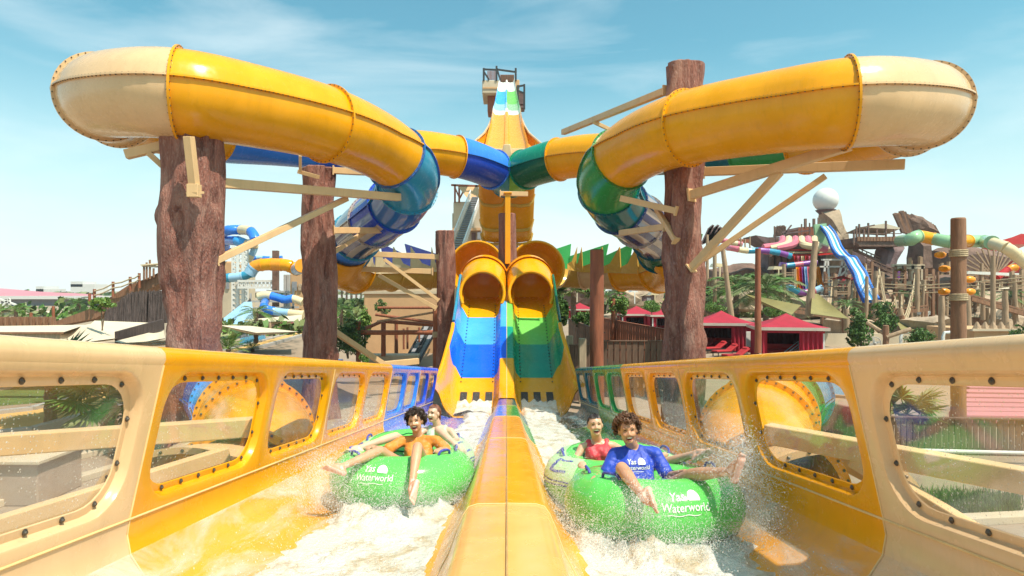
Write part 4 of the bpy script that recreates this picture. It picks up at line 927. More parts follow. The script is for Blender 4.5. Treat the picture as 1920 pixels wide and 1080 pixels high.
# ---------------------------------------------------------------- cabanas
def make_cabana(label, loc):
    t = thing('cabana', label, 'cabana', loc, 'red canvas cabanas'); W, D, H = 3.9, 3.4, 2.15; zr = 3.0
    m = MB(); e = .25; c = [(-W/2-e, -D/2-e, H), (W/2+e, -D/2-e, H), (W/2+e, D/2+e, H), (-W/2-e, D/2+e, H)]
    def rf(u, v, s=0):
        i = int(min(u*4, 3.999)); a = Vector(c[i]); b = Vector(c[(i+1) % 4]); p = a.lerp(b, u*4-i); q = p.lerp(Vector((0, 0, zr)), v); q.z -= .12*math.sin(PI*v)+s; return q
    m.grid(rf, 16, 6); m.grid(lambda u, v: rf(u, v, .04), 16, 6); m.build('roof', 'canvas_red', t, smooth=30, local=True)
    m = MB()
    for i in range(4): a = Vector(c[i])-Vector((0, 0, .1)); b = Vector(c[(i+1) % 4])-Vector((0, 0, .1)); m.beam(a, b, .04, .2)
    m.build('valance', 'cloth_stripe', t, smooth=0, local=True)
    m = MB(); m.beam(Vector((-W/2, -D/2, H-.3)), Vector((W/2, -D/2, H-.3)), .05, .14); m.build('trim_band', 'canvas_red', t, smooth=0, local=True)
    for sx in (-1, 1):
        for sy in (-1, 1): m = MB(); m.box((sx*(W/2-.06), sy*(D/2-.06), H/2), (.12, .12, H)); m.build('post', 'white_plastic' if sy < 0 else 'log_brown', t, smooth=0, local=True)
    def cur(x0, y0, x1, y1, mat, nm='curtain', amp=.05, fr=14):
        m = MB(); a = Vector((x0, y0, 0)); b = Vector((x1, y1, 0)); nn = Vector((-(b-a).y, (b-a).x, 0)).normalized(); L = (b-a).length; k = int(fr*L)
        def f(u, v, o=0): q = a.lerp(b, u)+nn*(amp*math.sin(u*L*fr*1.6)*(1-.4*v)+o); q.z = .03+(H-.1)*v; return q
        m.grid(lambda u, v: f(u, v), k*2, 4); m.grid(lambda u, v: f(u, v, .02), k*2, 4); m.build(nm, mat, t, smooth=60, local=True)
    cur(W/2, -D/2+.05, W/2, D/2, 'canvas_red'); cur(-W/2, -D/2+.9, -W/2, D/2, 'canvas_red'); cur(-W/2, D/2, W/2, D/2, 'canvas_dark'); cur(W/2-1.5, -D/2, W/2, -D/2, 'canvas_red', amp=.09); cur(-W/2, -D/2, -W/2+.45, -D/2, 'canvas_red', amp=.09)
    m = MB(); m.box((0, .9, .3), (2.8, .8, .35)); m.box((0, 1.25, .6), (2.8, .15, .5)); m.build('bench', 'cushion_red', t, smooth=0, bevel=.04, local=True)
    m = MB(); m.box((0, 0, .02), (W, D, .04)); m.build('floor', 'plank_wood', t, smooth=0, local=True); return t
cb = make_cabana('large red cabana at the right with its side curtain closed', (0, 0, 0))
spots = [(1497, 677, -12, 1.0, None), (1368, 661, -10, 1.0, 'red cabana with two white posts behind the red loungers'), (1200, 625, 0, .95, 'red cabana left of the tall column behind the dark red fence'),
         (1258, 628, 0, .95, 'red cabana partly hidden by the tall carved column'), (1090, 608, 0, .95, 'farthest red cabana beside the red-brown log column'), (1055, 606, 0, .9, 'small red cabana roof just right of the chute')]
for i, (px, py, rz, sc_, lab) in enumerate(spots):
    o = cb if i == 0 else copy_tree(cb)
    p = G(px, py); o.location = p+Vector((0, 1.8, 0)); o.rotation_euler.z = R(rz); o.scale = (sc_,)*3
    if lab: o['label'] = lab
# loungers
def make_lounger(label):
    t = thing('sun_lounger', label, 'sun lounger', (0, 0, 0), 'red sun loungers'); fr = MB()
    for s in (-1, 1): fr.beam((-.95, s*.3, .28), (.95, s*.3, .28), .05, .06)
    for k in range(5): fr.beam((-.9+k*.45, -.3, .28), (-.9+k*.45, .3, .28), .05, .04)
    fr.build('frame', 'dark_rubber', t, smooth=0, local=True)
    for sx in (-.8, .8):
        for s in (-1, 1): m = MB(); m.beam((sx, s*.28, 0), (sx, s*.28, .28), .05); m.build('leg', 'dark_rubber', t, smooth=0, local=True)
    m = MB(); m.box((-.35, 0, .37), (1.15, .62, .12)); m.build('seat_cushion', 'cushion_red', t, smooth=0, bevel=.04, local=True)
    m = MB(); m.box((.52, 0, .55), (.78, .62, .12), Matrix.Rotation(R(-32), 3, 'Y')); m.build('back_cushion', 'cushion_red', t, smooth=0, bevel=.04, local=True)
    m = MB(); m.box((.76, 0, .78), (.2, .45, .09), Matrix.Rotation(R(-32), 3, 'Y')); m.build('pillow', 'cushion_red', t, smooth=0, bevel=.03, local=True)
    return t
lg0 = make_lounger('nearest red sun lounger in front of the cabana with white posts')
for i, (px, py, rz, lab) in enumerate(((1380, 676, 20, None), (1360, 668, 20, 'middle red sun lounger of the row before the cabana'), (1340, 662, 20, 'third red sun lounger, closer to the tall column'), (1322, 656, 20, 'red sun lounger half hidden behind the tall column'))):
    o = lg0 if i == 0 else copy_tree(lg0); o.location = G(px, py, .01); o.rotation_euler.z = R(rz)
    if lab: o['label'] = lab
wb = thing('notice_board', 'white free-standing notice board beside the thin red-brown post', 'board', G(1407, 664)); Yb = wb.location.y
m = MB(); p = wb.location; m.box(p+Vector((0, 0, 1.05)), (.62, .08, 1.1)); m.build('panel', 'white_plastic', wb, smooth=0, bevel=.02)
m = MB()
for s in (-1, 1): m.box(p+Vector((s*.25, 0, .25)), (.07, .07, .5))
m.build('foot', 'white_plastic', wb, smooth=0)
hr = MB()
for o_ in (0, .5):
    b = G(1476, 674)+Vector((0, o_, 0)); hr.pipe([b, b+Vector((.05, 0, .45)), b+Vector((.95, 0, 1.15)), b+Vector((1.05, 0, .0))], .035, 6); hr.pipe([b+Vector((.05, 0, .15)), b+Vector((.98, 0, .75))], .03, 6)
solo(hr, 'handrail', 'metal_blue', 'pale blue bent steel handrail in front of the large red cabana', 'handrail')
# fan, lantern, pipes
fn_ = thing('mist_fan', 'grey round fan on a pole by the low stake fence', 'fan', G(1640, 672)); p = fn_.location
m = MB(); c = p+Vector((0, 0, 1.0)); m.pipe([c+Vector((.42*math.cos(a), 0, .42*math.sin(a))) for a in np.linspace(0, 2*PI, 21)], .03, 6, cap=False)
for k in range(1, 4): m.pipe([c+Vector((.1*k*math.cos(a), -.06, .1*k*math.sin(a))) for a in np.linspace(0, 2*PI, 21)], .008, 4, cap=False)
m.build('guard', 'steel_grey', fn_)
for k in range(4): m = MB(); a = k*PI/2+.3; m.box(c+Vector((.2*math.cos(a), 0, .2*math.sin(a))), (.32, .03, .14), Matrix.Rotation(-a, 3, 'Y')); m.build('blade', 'steel_grey', fn_, smooth=0)
m = MB(); m.pipe([p, c+Vector((0, .1, -.4))], .04, 6); m.ball(c, (.1, .15, .1), 8, 6); m.build('pole', 'steel_grey', fn_)
sf = thing('stake_fence', 'low fence of thin brown stakes right of the large cabana', 'fence', G(1600, 676)); a = G(1563, 680); b = G(1672, 680)
for k in range(36): m = MB(); q = a.lerp(b, k/35); m.beam(q, q+Vector((0, 0, .75+.03*(k % 3))), .06); m.build('stake', 'log_brown', sf, smooth=0)
m = MB()
for z in (.2, .62): m.beam(a+Vector((0, -.05, z)), b+Vector((0, -.05, z)), .05)
m.build('rail', 'log_brown', sf, smooth=0)
lp_ = thing('lantern_pile', 'round reddish lantern on a dark stand among bushes by the log column', 'lantern', G(1842, 668)); p = lp_.location
m = MB(); m.pipe([p+Vector((0, 0, z)) for z in (0, .5, .52, .9, .95, 1.3)], [.05, .05, .22, .28, .2, .02], 10); m.build('cage', 'lamp_black', lp_)
m = MB(); m.ball(p+Vector((0, -.04, .7)), (.25, .25, .2), 10, 8); m.build('glass', 'canvas_red', lp_)
m = MB(); m.box(G(1868, 672, .25), (.5, .4, .5)); m.box(G(1880, 670, .45), (.45, .35, .7)); solo(m, 'towel_pile', 'white_plastic', 'pile of white towels right of the lantern', 'towels', smooth=0, bevel=.08)
for x, l in ((1689, 'white standing pipe beside the crossed timber post'), (1768, 'white pipe at the foot of the tan log column')):
    m = MB(); q = G(x, 674); m.pipe([q, q+Vector((0, 0, 1.5)), q+Vector((.1, 0, 1.75)), q+Vector((.5, 0, 1.78))], .1, 8); solo(m, 'standing_pipe', 'white_plastic', l, 'pipe')
for spec in ((1610, 672, 44, 92, 'round green tree right of the large cabana'), (1657, 640, 44, 72, 'tall green tree left of the crossed timber post'), (1726, 676, 52, 64, 'dark round tree left of the tan log column'),
             (1455, 600, 40, 26, 'bright bush behind the roof between the two big cabanas'), (1340, 592, 40, 26, 'bright bush right of the tall carved column'), (1835, 680, 64, 40, 'dark bush around the lantern'), (1907, 672, 34, 60, 'pale green sapling at the right edge'),
             (1160, 608, 34, 60, 'leafy green tree behind the dark red plank fence'), (1098, 625, 46, 40, 'green bush behind the fences by the log column'), (1222, 590, 36, 26, 'green bush behind the left cabana roof'), (1048, 640, 30, 90, 'dark green palm-like tree right beside the green chute')):
    px, pb, w, h, l = spec; far_ = pb < 620
    tree(px, pb, w, h, l, n=1100, mats=('leaf_dark', 'leaf_mid', 'leaf_mid') if not far_ else ('leaf_mid', 'leaf_light', 'leaf_mid'), Yd=(62 if far_ else None) if px > 1200 else 40, trunk=.25)
# tall thin posts
post(1421, 466, 662, 12, 40, 'log_red', 'thin tall red-brown post between the two big cabanas'); post(1372, 460, 598, 10, 60, 'log_pale', 'tall grey leaning pole right of the tall carved column', lean=-18)
post(1517, 452, 592, 15, 55, 'log_pale', 'tall tapering tan pole behind the large cabana', lean=12, r2=.7); post(1661, 610, 676, 12, 36, 'log_brown', 'crossed timber post with slanting arms behind the right rail')
m = MB(); m.pipe([P(1662, 632, 35.9), P(1708, 617, 35.6)], .12, 8); m.pipe([P(1626, 605, 37), P(1662, 628, 36)], .12, 8); solo(m, 'crossed_timbers', 'log_pale', 'two slanting timber arms lashed to the crossed post', 'timber')
# date palms
palm(P(1436, 600, 66)-Vector((0, 0, .5)), 3.6, 5.2, 26, 'big feathery date palm behind the cabanas', 31, mats=('leaf_mid', 'leaf_olive'), tr=.3); palm(P(1380, 590, 70), 3.0, 4.6, 22, 'date palm just right of the tall carved column', 33, mats=('leaf_mid', 'leaf_olive'), tr=.3)
palm(P(1350, 590, 78), 2.2, 4.2, 18, 'half hidden date palm touching the tall carved column', 35, mats=('leaf_mid', 'leaf_mid'), tr=.3); palm(P(1075, 600, 48), 2.2, 2.6, 18, 'fan-leaved palm between the chute and the log column', 36, fan=True, tr=.2)
palm(G(205, 842), 1.35, 1.7, 18, 'fan palm seen through the beige window on the left', 41, fan=True, mats=('leaf_mid', 'leaf_olive'), tr=.2, up=(-.5, 1.1)); palm(G(95, 800), 1.6, 1.9, 14, 'second fan palm behind, at the far left window', 43, fan=True, mats=('leaf_dark', 'leaf_mid'), tr=.18)
palm(G(1700, 835), .9, 1.3, 13, 'fan palm at the edge of the beige window on the right', 45, fan=True, mats=('leaf_mid', 'leaf_olive'), tr=.18)
sail([(1398, 552, 56), (1400, 552, 56), (1502, 572, 52), (1484, 590, 48)], 'sail_olive', 'olive shade sail behind the bush between the cabanas', .4); sail([(1523, 550, 56), (1534, 551, 56), (1592, 598, 50), (1520, 588, 50)], 'sail_olive', 'olive triangular shade sail behind the large cabana', .4)
sail([(1680, 600, 60), (1760, 592, 60), (1758, 616, 55), (1690, 620, 55)], 'sail_olive', 'olive shade sail behind the dark round tree', .4); sail([(1240, 560, 80), (1330, 556, 80), (1320, 566, 76), (1250, 572, 74)], 'sail_olive', 'olive shade sail far behind the tall column', .3)
# shrub mound, pool and red rocks seen through the right windows
rnd = random.Random(21); m = MB()
for k in range(4200):
    u, v = rnd.random(), rnd.random(); q = G(1722+u*190+rnd.gauss(0, 6), 925+v*42+rnd.gauss(0, 5)+u*6); h = .16*rnd.uniform(.5, 1.5); e = q+Vector((rnd.gauss(0, .06), rnd.gauss(0, .06), h)); w = Vector((rnd.uniform(-.012, .012), .01, 0)); m.add([q-w, e, q+w], [(0, 1, 2)], rnd.randrange(3))
solo(m, 'ground_cover', ['leaf_mid', 'leaf_olive', 'leaf_light'], 'low green plants in the sand seen through the beige window on the right', 'plants', kind='stuff', smooth=0)
sheet('pool_water', 'gel_aqua', [(1480, 742), (1490, 712), (1600, 706), (1680, 722), (1650, 752), (1560, 745)], .02)
m = MB(); pts = [(1480, 742), (1490, 712), (1600, 706), (1680, 722), (1650, 752), (1560, 745)]
for a, b in zip(pts, pts[1:]+pts[:1]): m.beam(G(*a, .05), G(*b, .05), .25, .15)
solo(m, 'pool_edge', 'paving_pink', 'pale kerb around the blue pool seen through the right windows', 'kerb', smooth=0)
rr_ = thing('red_terrace', 'stepped terrace of dull red slabs beyond the grey plank fence', 'terrace', G(1850, 780))
for k in range(7):
    a = G(1790+k*3, 789-k*9); b = G(2060, 793-k*9); m = MB(); m.beam(a+Vector((0, 0, .14)), b+Vector((0, 0, .14)), .7, .28); m.build('slab', 'far_roof_pink', rr_, smooth=0, bevel=.03)
# outer tube bends glimpsed through the windows, both sides
for s in (-1, 1):
    t = thing('outer_tube', 'yellow tube bend with %s section outside the %s trough wall' % (('a blue', 'left') if s < 0 else ('a green', 'right')), 'water slide', P(CX+s*430, 850, 9))
    q = lambda px, py, Y: (CX+s*px, py, Y)
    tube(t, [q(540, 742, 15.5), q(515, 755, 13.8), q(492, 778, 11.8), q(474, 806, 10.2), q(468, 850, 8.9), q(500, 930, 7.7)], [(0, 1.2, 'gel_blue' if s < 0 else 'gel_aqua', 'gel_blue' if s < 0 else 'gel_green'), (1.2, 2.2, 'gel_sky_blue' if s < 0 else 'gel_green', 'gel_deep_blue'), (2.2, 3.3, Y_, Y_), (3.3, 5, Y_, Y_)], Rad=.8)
    t = thing('outer_bowl', 'beige half-round slide cover low outside the %s trough wall' % ('left' if s < 0 else 'right'), 'water slide', P(CX+s*500, 900, 7.4))
    c = P(CX+s*560, 925, 7.6); m = MB()
    m.grid(lambda u, v: c+Vector(((.95)*math.cos(PI*u)*(1-.0*v), -.55+1.6*v, .62*math.sin(PI*u))), 20, 4); m.grid(lambda u, v: c+Vector(((1.05)*math.cos(PI*u), -.6, .62*math.sin(PI*u)*1.12-.0*v)) if v > .5 else c+Vector((.95*math.cos(PI*u), -.6, .62*math.sin(PI*u))), 20, 1)
    m.build('cover_shell', 'gel_beige', t, smooth=60)
    m = MB()
    for k in range(13): a = PI*(k+.5)/13; bolt_mesh(m, c+Vector((1.0*math.cos(a), -.6, .655*math.sin(a))), Vector((0, -1, 0)), .02, .02)
    m.build('bolts', 'bolt_metal', t, kind='stuff')

for i, (pts, w, l) in enumerate((([(-120, 905), (110, 868), (250, 838)], .35, 'pale kerb line on the plaza seen through the beige window on the left'), ([(-120, 985), (60, 930), (260, 870)], .3, 'second kerb line nearer the trough on the left'), ([(1660, 1010), (1760, 985), (1960, 975)], .3, 'kerb line below the low green plants on the right'))):
    m = MB()
    for a, b in zip(pts, pts[1:]): m.beam(G(*a, .08), G(*b, .08), w, .16)
    solo(m, 'kerb', 'render_beige', l, 'kerb', smooth=0, bevel=.02)
cbx = thing('concrete_box', 'pinkish concrete service box outside the left beige window', 'box', G(20, 930)); m = MB(); m.box(G(20, 930, .45), (2.2, 1.4, .9)); m.build('body', 'paving_pink', cbx, smooth=0, bevel=.03); m = MB(); m.box(G(20, 930, .93), (2.4, 1.6, .07)); m.build('lid', 'render_beige', cbx, smooth=0, bevel=.01)
pl_ = thing('slab_paving', 'row of paving slabs outside the left wall of the trough', 'paving', G(160, 960))
for a in range(9):
    for b in range(5): m = MB(); c = Vector((-4.3-a*1.02, 7.6+b*1.02, GZ+.045+.01*((a*3+b*5) % 3))); m.box(c, (.98, .98, .05)); m.build('slab', 'paving_pink' if (a+b) % 3 else 'paving', pl_, smooth=0)
# ================================================================ the lost-city slide complex on the right
def rock(name, label, poly, Yd, D, mat, seed, cat='rock', rough=.12, parent=None):
    """faceted rock: outline extruded to its real depth with broken faces"""
    rnd = random.Random(seed); c = P(sum(p[0] for p in poly)/len(poly), sum(p[1] for p in poly)/len(poly), Yd); m = MB(); n = len(poly)
    # subdivide outline
    pts = []
    for (a, b) in zip(poly, poly[1:]+poly[:1]):
        for k in range(4):
            t = k/4; pts.append(P(a[0]*(1-t)+b[0]*t, a[1]*(1-t)+b[1]*t, Yd))
    rings = []; N_ = len(pts)
    for j in range(9):
        v = j/8; s = math.sin(PI*(.14+.72*v))**.6; ring = []
        for i, p in enumerate(pts):
            q = c.lerp(p, s); q.y = Yd+(v-.5)*D; k = noise.noise(Vector((q.x*.35, q.y*.35, q.z*.35))+Vector((seed, 0, 0)))*rough*8+noise.noise(q*1.3+Vector((seed, 3, 0)))*rough*2.5
            q += (q-c).normalized()*k; ring.append(q)
        rings.append(ring)
    vs = [v for r_ in rings for v in r_]; fs = [(j*N_+i, j*N_+(i+1) % N_, (j+1)*N_+(i+1) % N_, (j+1)*N_+i) for j in range(8) for i in range(N_)]
    c0 = len(vs); vs += [c+Vector((0, -D*.5, 0)), c+Vector((0, D*.5, 0))]
    fs += [(c0, (i+1) % N_, i) for i in range(N_)]+[(c0+1, 8*N_+i, 8*N_+(i+1) % N_) for i in range(N_)]
    m.add(vs, fs); o = m.build(name, mat, parent, smooth=28)
    return o if parent else tag(o, label, cat)
bt = thing('ball_tower', 'rock spire with a large white ball on top', 'tower', P(1570, 560, 112))
m = MB(); m.ball(P(1548, 375, 112), 22.5/F*112, 28, 18); m.build('ball', 'white_plastic', bt, smooth=80)
m = MB(); m.pipe([P(1548, 402, 112), P(1548, 394, 112)], [1.0, 1.7], 14); m.build('ball_seat', 'rock_purple', bt)
rock('spire', None, [(1535, 396), (1566, 394), (1572, 410), (1584, 440), (1590, 470), (1600, 520), (1560, 520), (1556, 470), (1548, 430), (1542, 408)], 112, 5, 'rock_pale', 3, parent=bt)
rock('spire_foot', None, [(1560, 455), (1590, 455), (1640, 500), (1650, 560), (1540, 560), (1545, 500)], 114, 8, 'rock_purple', 5, parent=bt)
# the wreck: hull, deck, rails
sh_ = thing('ship_wreck', 'dark wooden ship hull with pointed prow under the ball tower', 'ship', P(1480, 500, 108))
m = MB(); m.prism([P(1417, 441, 108), P(1440, 445, 108), P(1545, 440, 108), P(1560, 452, 108), P(1552, 466, 108), P(1440, 459, 108), P(1430, 453, 108)], (0, 6, 0)); m.build('hull', 'rock_purple', sh_, smooth=0)
m = MB(); m.prism([P(1497, 426, 109), P(1540, 424, 109), P(1545, 442, 109), P(1495, 443, 109)], (0, 5, 0)); m.build('cabin', 'log_red', sh_, smooth=0)
for x, a, b, w in ((1510, 410, 428, 4), (1526, 410, 428, 4), (1503, 420, 444, 2), (1518, 418, 444, 2), (1534, 408, 444, 2), (1452, 424, 446, 2)):
    m = MB(); m.beam(P(x, b, 108), P(x, a, 108), w/F*108); m.build('mast', 'rock_brown', sh_, smooth=0)
for a, b in (((1468, 442), (1484, 422)), ((1466, 436), (1497, 428)), ((1470, 438), (1520, 432))):
    m = MB(); m.beam(P(*a, 107.5), P(*b, 107.5), .22); m.build('yard', 'rock_purple', sh_, smooth=0)
for k in range(7):
    m = MB(); m.beam(P(1452+k*3, 444-k*.4, 109), P(1456+k*2.6, 426-(k*5 % 9)*.5, 109), .35); m.build('broken_plank', 'rock_brown', sh_, smooth=0)
for k in range(9): m = MB(); m.box(P(1448+k*11, 451, 107.6), (.8, .15, .9)); m.build('plank', 'rock_brown', sh_, smooth=0)
b5 = thing('timber_bulk', 'dark ribbed timber bulk beneath the ship hull', 'structure', P(1500, 520, 116))
m = MB(); m.prism([P(1440, 460, 116), P(1560, 460, 116), P(1600, 560, 116), P(1440, 560, 116)], (0, 6, 0)); m.build('mass', 'rock_purple', b5, smooth=0)
for k in range(10): m = MB(); m.beam(P(1446+k*13, 560, 115.5), P(1446+k*11.5, 462, 115.5), .7); m.build('rib', 'rock_brown', b5, smooth=0)
# striped red and white slide lanes
for k in range(6):
    x = 1467+k*12; Yd = 103; m = MB(); s = 1 if k > 2 else -1
    pts = [P(x, 447, Yd+1.5), P(x+s*.5, 455, Yd), P(x+s*7, 460, Yd-.6), P(x+s*(20 if k != 3 else 30), 462+k*.6, Yd-1), P(x+s*36, 464+k, Yd-1.2)]
    m.pipe(spline(pts, 5), .55, 8, mi=0); t = m.build('slide_lane', 'gel_cream' if k % 2 else 'gel_pink')
    t.name = 'slide_lane'; tag(t, ['first', 'second', 'third', 'fourth', 'fifth', 'sixth'][k]+' pink-white curling lane from the left under the ship hull', 'water slide', 'curling lanes under the ship hull')
for k, (y, c, l) in enumerate(((463, 'gel_red', 'red flat lane just below the curling lanes'), (468, 'gel_cream', 'cream flat lane between red lanes under the hull'), (473, 'gel_red', 'lower red flat lane under the hull'))):
    m = MB(); m.grid(lambda u, v: P(1432+u*130, y+4*math.sin(u*3)+v*3.2, 101+u*5), 14, 2); m.grid(lambda u, v: P(1432+u*130, y+4*math.sin(u*3)+v*3.2, 101.2+u*5), 14, 2); solo(m, 'slide_lane', c, l, 'water slide')
for k in range(5):
    m = MB(); m.grid(lambda u, v: P(1488+k*7+v*5+u*2, 480+u*16, 98+.5*math.sin(PI*v)), 4, 3); m.grid(lambda u, v: P(1488+k*7+v*5+u*2, 480+u*16, 98.3+.5*math.sin(PI*v)), 4, 3)
    solo(m, 'slide_chute', ('gel_red', 'gel_pink', 'gel_cream', 'gel_red', 'gel_pink')[k], ['leftmost red', 'second, pink', 'middle cream', 'fourth, red', 'rightmost pink'][k]+' short chute of the row above the purple ring', 'water slide')
for k, c in enumerate(('gel_yellow', 'gel_red', 'gel_purple', 'gel_pale_blue', 'gel_pink', 'gel_yellow', 'gel_orange')):
    x = 1492+k*5.2+(8 if k > 4 else 0); m = MB()
    f = lambda u, v, o=0: P(x+v*5.5+u*(3 if k < 5 else 9), 500+u*42, 96-u*3+.8*math.sin(PI*v)+o)
    m.grid(lambda u, v: f(u, v), 8, 4); m.grid(lambda u, v: f(u, v, .3), 8, 4); solo(m, 'slide_chute', c, ['yellow', 'red', 'purple', 'pale blue', 'pink', 'golden', 'orange'][k]+' steep lane of the rainbow slides, number %s from the left' % ['one', 'two', 'three', 'four', 'five', 'six', 'seven'][k], 'water slide')
segtube('snake_tube', 'purple and teal striped tube snaking at upper middle of the right complex', [(1345, 462, 100), (1375, 466), (1400, 470), (1430, 470), (1460, 474), (1482, 480)], 5.5, ['gel_pale_blue', 'gel_pink', 'gel_cream', 'gel_aqua', 'gel_purple', 'gel_aqua', 'gel_purple', 'gel_aqua'], 92, seg=4)
segtube('snake_tube', 'purple and teal ring tube above the rainbow slides', [(1462, 496), (1475, 498), (1495, 496), (1512, 494), (1530, 492)], 5, ['gel_purple', 'gel_aqua', 'gel_pink', 'gel_purple'], 93, seg=5)
segtube('snake_tube', 'purple and teal tube below the rainbow slides', [(1465, 540, 88), (1485, 541), (1500, 548), (1520, 547), (1540, 540)], 6, ['gel_pale_blue', 'gel_aqua', 'gel_purple', 'gel_pink'], 86, seg=5)
segtube('snake_tube', 'white and pink tube piece left of the date palms', [(1330, 452, 110), (1350, 450), (1372, 455), (1390, 458)], 5, ['gel_cream', 'gel_pink'], 104, seg=5)
segtube('snake_tube', 'blue and white tube lying behind the tall carved column', [(1196, 538), (1215, 534), (1240, 536), (1262, 540)], 5, ['gel_pale_blue', 'gel_blue', 'gel_cream'], 90, seg=4)
segtube('snake_tube', 'pink tube piece right of the red-brown log column', [(1178, 528), (1190, 524), (1208, 519)], 4, ['gel_pink', 'gel_purple'], 86, seg=5)
# blue wave slide
bw = thing('wave_slide', 'blue and white two-lane wave slide descending from the ball tower', 'water slide', P(1590, 500, 104))
wp = [(1546, 424, 106), (1556, 436, 102), (1563, 450, 97), (1570, 466, 92), (1582, 480, 88), (1594, 483, 86), (1602, 496, 82), (1612, 512, 77), (1618, 530, 72), (1626, 548, 68), (1634, 562, 65)]
sp = spline([P(*q) for q in wp], 5)
for k, c in ((-1.5, 'gel_blue'), (-.5, 'gel_white'), (.5, 'gel_sky_blue'), (1.5, 'gel_white')):
    m = MB(); m.grid(lambda u, v: sp[round(u*(len(sp)-1))]+Vector((k*.33+(v-.5)*.33, 0, 0)), len(sp)-1, 1); m.grid(lambda u, v: sp[round(u*(len(sp)-1))]+Vector((k*.33+(v-.5)*.33, .4, -.3)), len(sp)-1, 1); m.build('lane', c, bw)
for s in (-1, 1): m = MB(); m.pipe([q+Vector((s*.72, -.1, .1)) for q in sp], .13, 6); m.build('side_wall', 'gel_blue', bw)
sc2 = thing('steel_trestle', 'white steel trestle supporting the blue wave slide', 'frame', P(1560, 560, 103))
for a, b in (((1540, 487), (1600, 487)), ((1548, 487), (1540, 560)), ((1552, 487), (1556, 560)), ((1580, 490), (1562, 560)), ((1585, 490), (1590, 560)), ((1537, 500), (1600, 500)), ((1560, 530), (1590, 505))): m = MB(); m.beam(P(*a, 101), P(*b, 101), .25); m.build('beam', 'steel_white', sc2, smooth=0)
m = MB(); m.beam(P(1537, 420, 106), P(1541, 462, 106), .5, 2); solo(m, 'green_chute', 'gel_pale_green', 'short vertical pale green chute left of the wave slide top', 'water slide', smooth=0)
# deck platform
dp = thing('ship_deck', 'brown planked ship deck on a thick slanting leg', 'platform', P(1650, 560, 96))
m = MB(); m.prism([P(1607, 445, 96), P(1692, 443, 96), P(1694, 452, 96), P(1690, 462, 96), P(1612, 462, 96), P(1607, 456, 96)], (0, 7, 0)); m.build('hull', 'rock_brown', dp, smooth=0)
for k in range(14): bxp(dp, 'plank', 'log_brown', 1608+k*6, 1613+k*6, 444, 452, 95.8, .2)
rock('leg', None, [(1648, 462), (1690, 462), (1676, 490), (1668, 512), (1636, 512), (1642, 490)], 99, 4, 'rock_purple', 7, parent=dp, rough=.04)
rock('leg', None, [(1712, 450), (1734, 450), (1738, 515), (1708, 515)], 100, 4, 'rock_brown', 8, parent=dp, rough=.04)
for x, a, b in ((1606, 424, 446), (1611, 420, 446), (1628, 418, 446), (1661, 414, 446), (1644, 430, 446), (1620, 430, 446), (1676, 430, 446), (1601, 432, 460)): m = MB(); m.beam(P(x, b, 96), P(x, a, 96), .22); m.build('rail_post', 'rock_brown', dp, smooth=0)
m = MB(); m.beam(P(1610, 428, 96), P(1640, 422, 96), .2); m.beam(P(1608, 438, 96), P(1690, 438, 96), .12); m.build('rail', 'rock_brown', dp, smooth=0)
m = MB(); m.prism([P(1610, 426, 97), P(1660, 419, 97), P(1688, 427, 97), P(1686, 430, 97), P(1632, 427, 97)], (0, 4, -.6)); m.build('canopy', 'sail_cloth', dp, smooth=0)
bk = thing('broken_hull', 'tilted row of broken brown ship planks rising above the deck', 'wreck', P(1715, 420, 100))
rnd = random.Random(13)
for k in range(17):
    x = 1679+k*4.5; yt = 395+abs(k-2)*2.0+rnd.uniform(-2, 2) if k > 1 else 400; m = MB(); m.beam(P(x+14, 436+k*.9, 100+k*.3), P(x-1+rnd.uniform(-2, 2), yt, 99.5+k*.3), .42, .5, up=Vector((0, 1, 0))); m.build('broken_plank', ('rock_brown', 'log_brown')[k % 2], bk, smooth=0)
rock('plank_mass', None, [(1684, 404), (1706, 400), (1740, 418), (1758, 436), (1700, 440), (1690, 425)], 102, 3, 'rock_brown', 9, parent=bk)
gt = segtube('green_tube', 'pale green and yellow banded tube crossing behind the tan log column', [(1688, 452, 92), (1708, 449), (1722, 443), (1750, 448), (1780, 453, 84), (1815, 452), (1845, 453), (1860, 455, 80)], 11.5, ['gel_pale_green', 'gel_pale_green', 'gel_yellow', 'gel_pale_green', 'gel_yellow', 'gel_pale_green'], 86, seg=6, nang=16)
segtube('green_tube', 'pale yellow open tube curving down at the right edge', [(1862, 456, 80), (1885, 464), (1905, 478), (1925, 495)], 11, ['gel_cream', 'gel_cream'], 78, seg=6)
segtube('red_slide', 'red and orange tube sweep at the right edge', [(1870, 520), (1890, 505), (1905, 502), (1930, 515)], 6, ['gel_red', 'gel_orange'], 95, seg=6)
for c, l, Yq in (([(1872, 452), (1897, 445), (1915, 438), (1930, 440), (1930, 458), (1890, 458)], 'orange tent roof at the right edge above the pale tube', 110), ([(1888, 510), (1902, 488), (1912, 500), (1915, 510)], 'small orange tent under the pale tube', 100)):
    m = MB(); m.prism([P(*q, Yq) for q in c], (0, 4, -1)); solo(m, 'tent', 'gel_red', l, 'tent', smooth=0)
# lath fans behind (spokes)
fs_ = thing('timber_fan', 'fan of thin timber spokes behind the tan log column', 'frame', P(1860, 520, 98))
for k in range(16): a = R(8+k*10.5); m = MB(); m.beam(P(1865, 520, 98), P(1865+62*math.cos(a), 520-58*math.sin(a), 98), .18); m.build('spoke', 'log_pale', fs_, smooth=0)
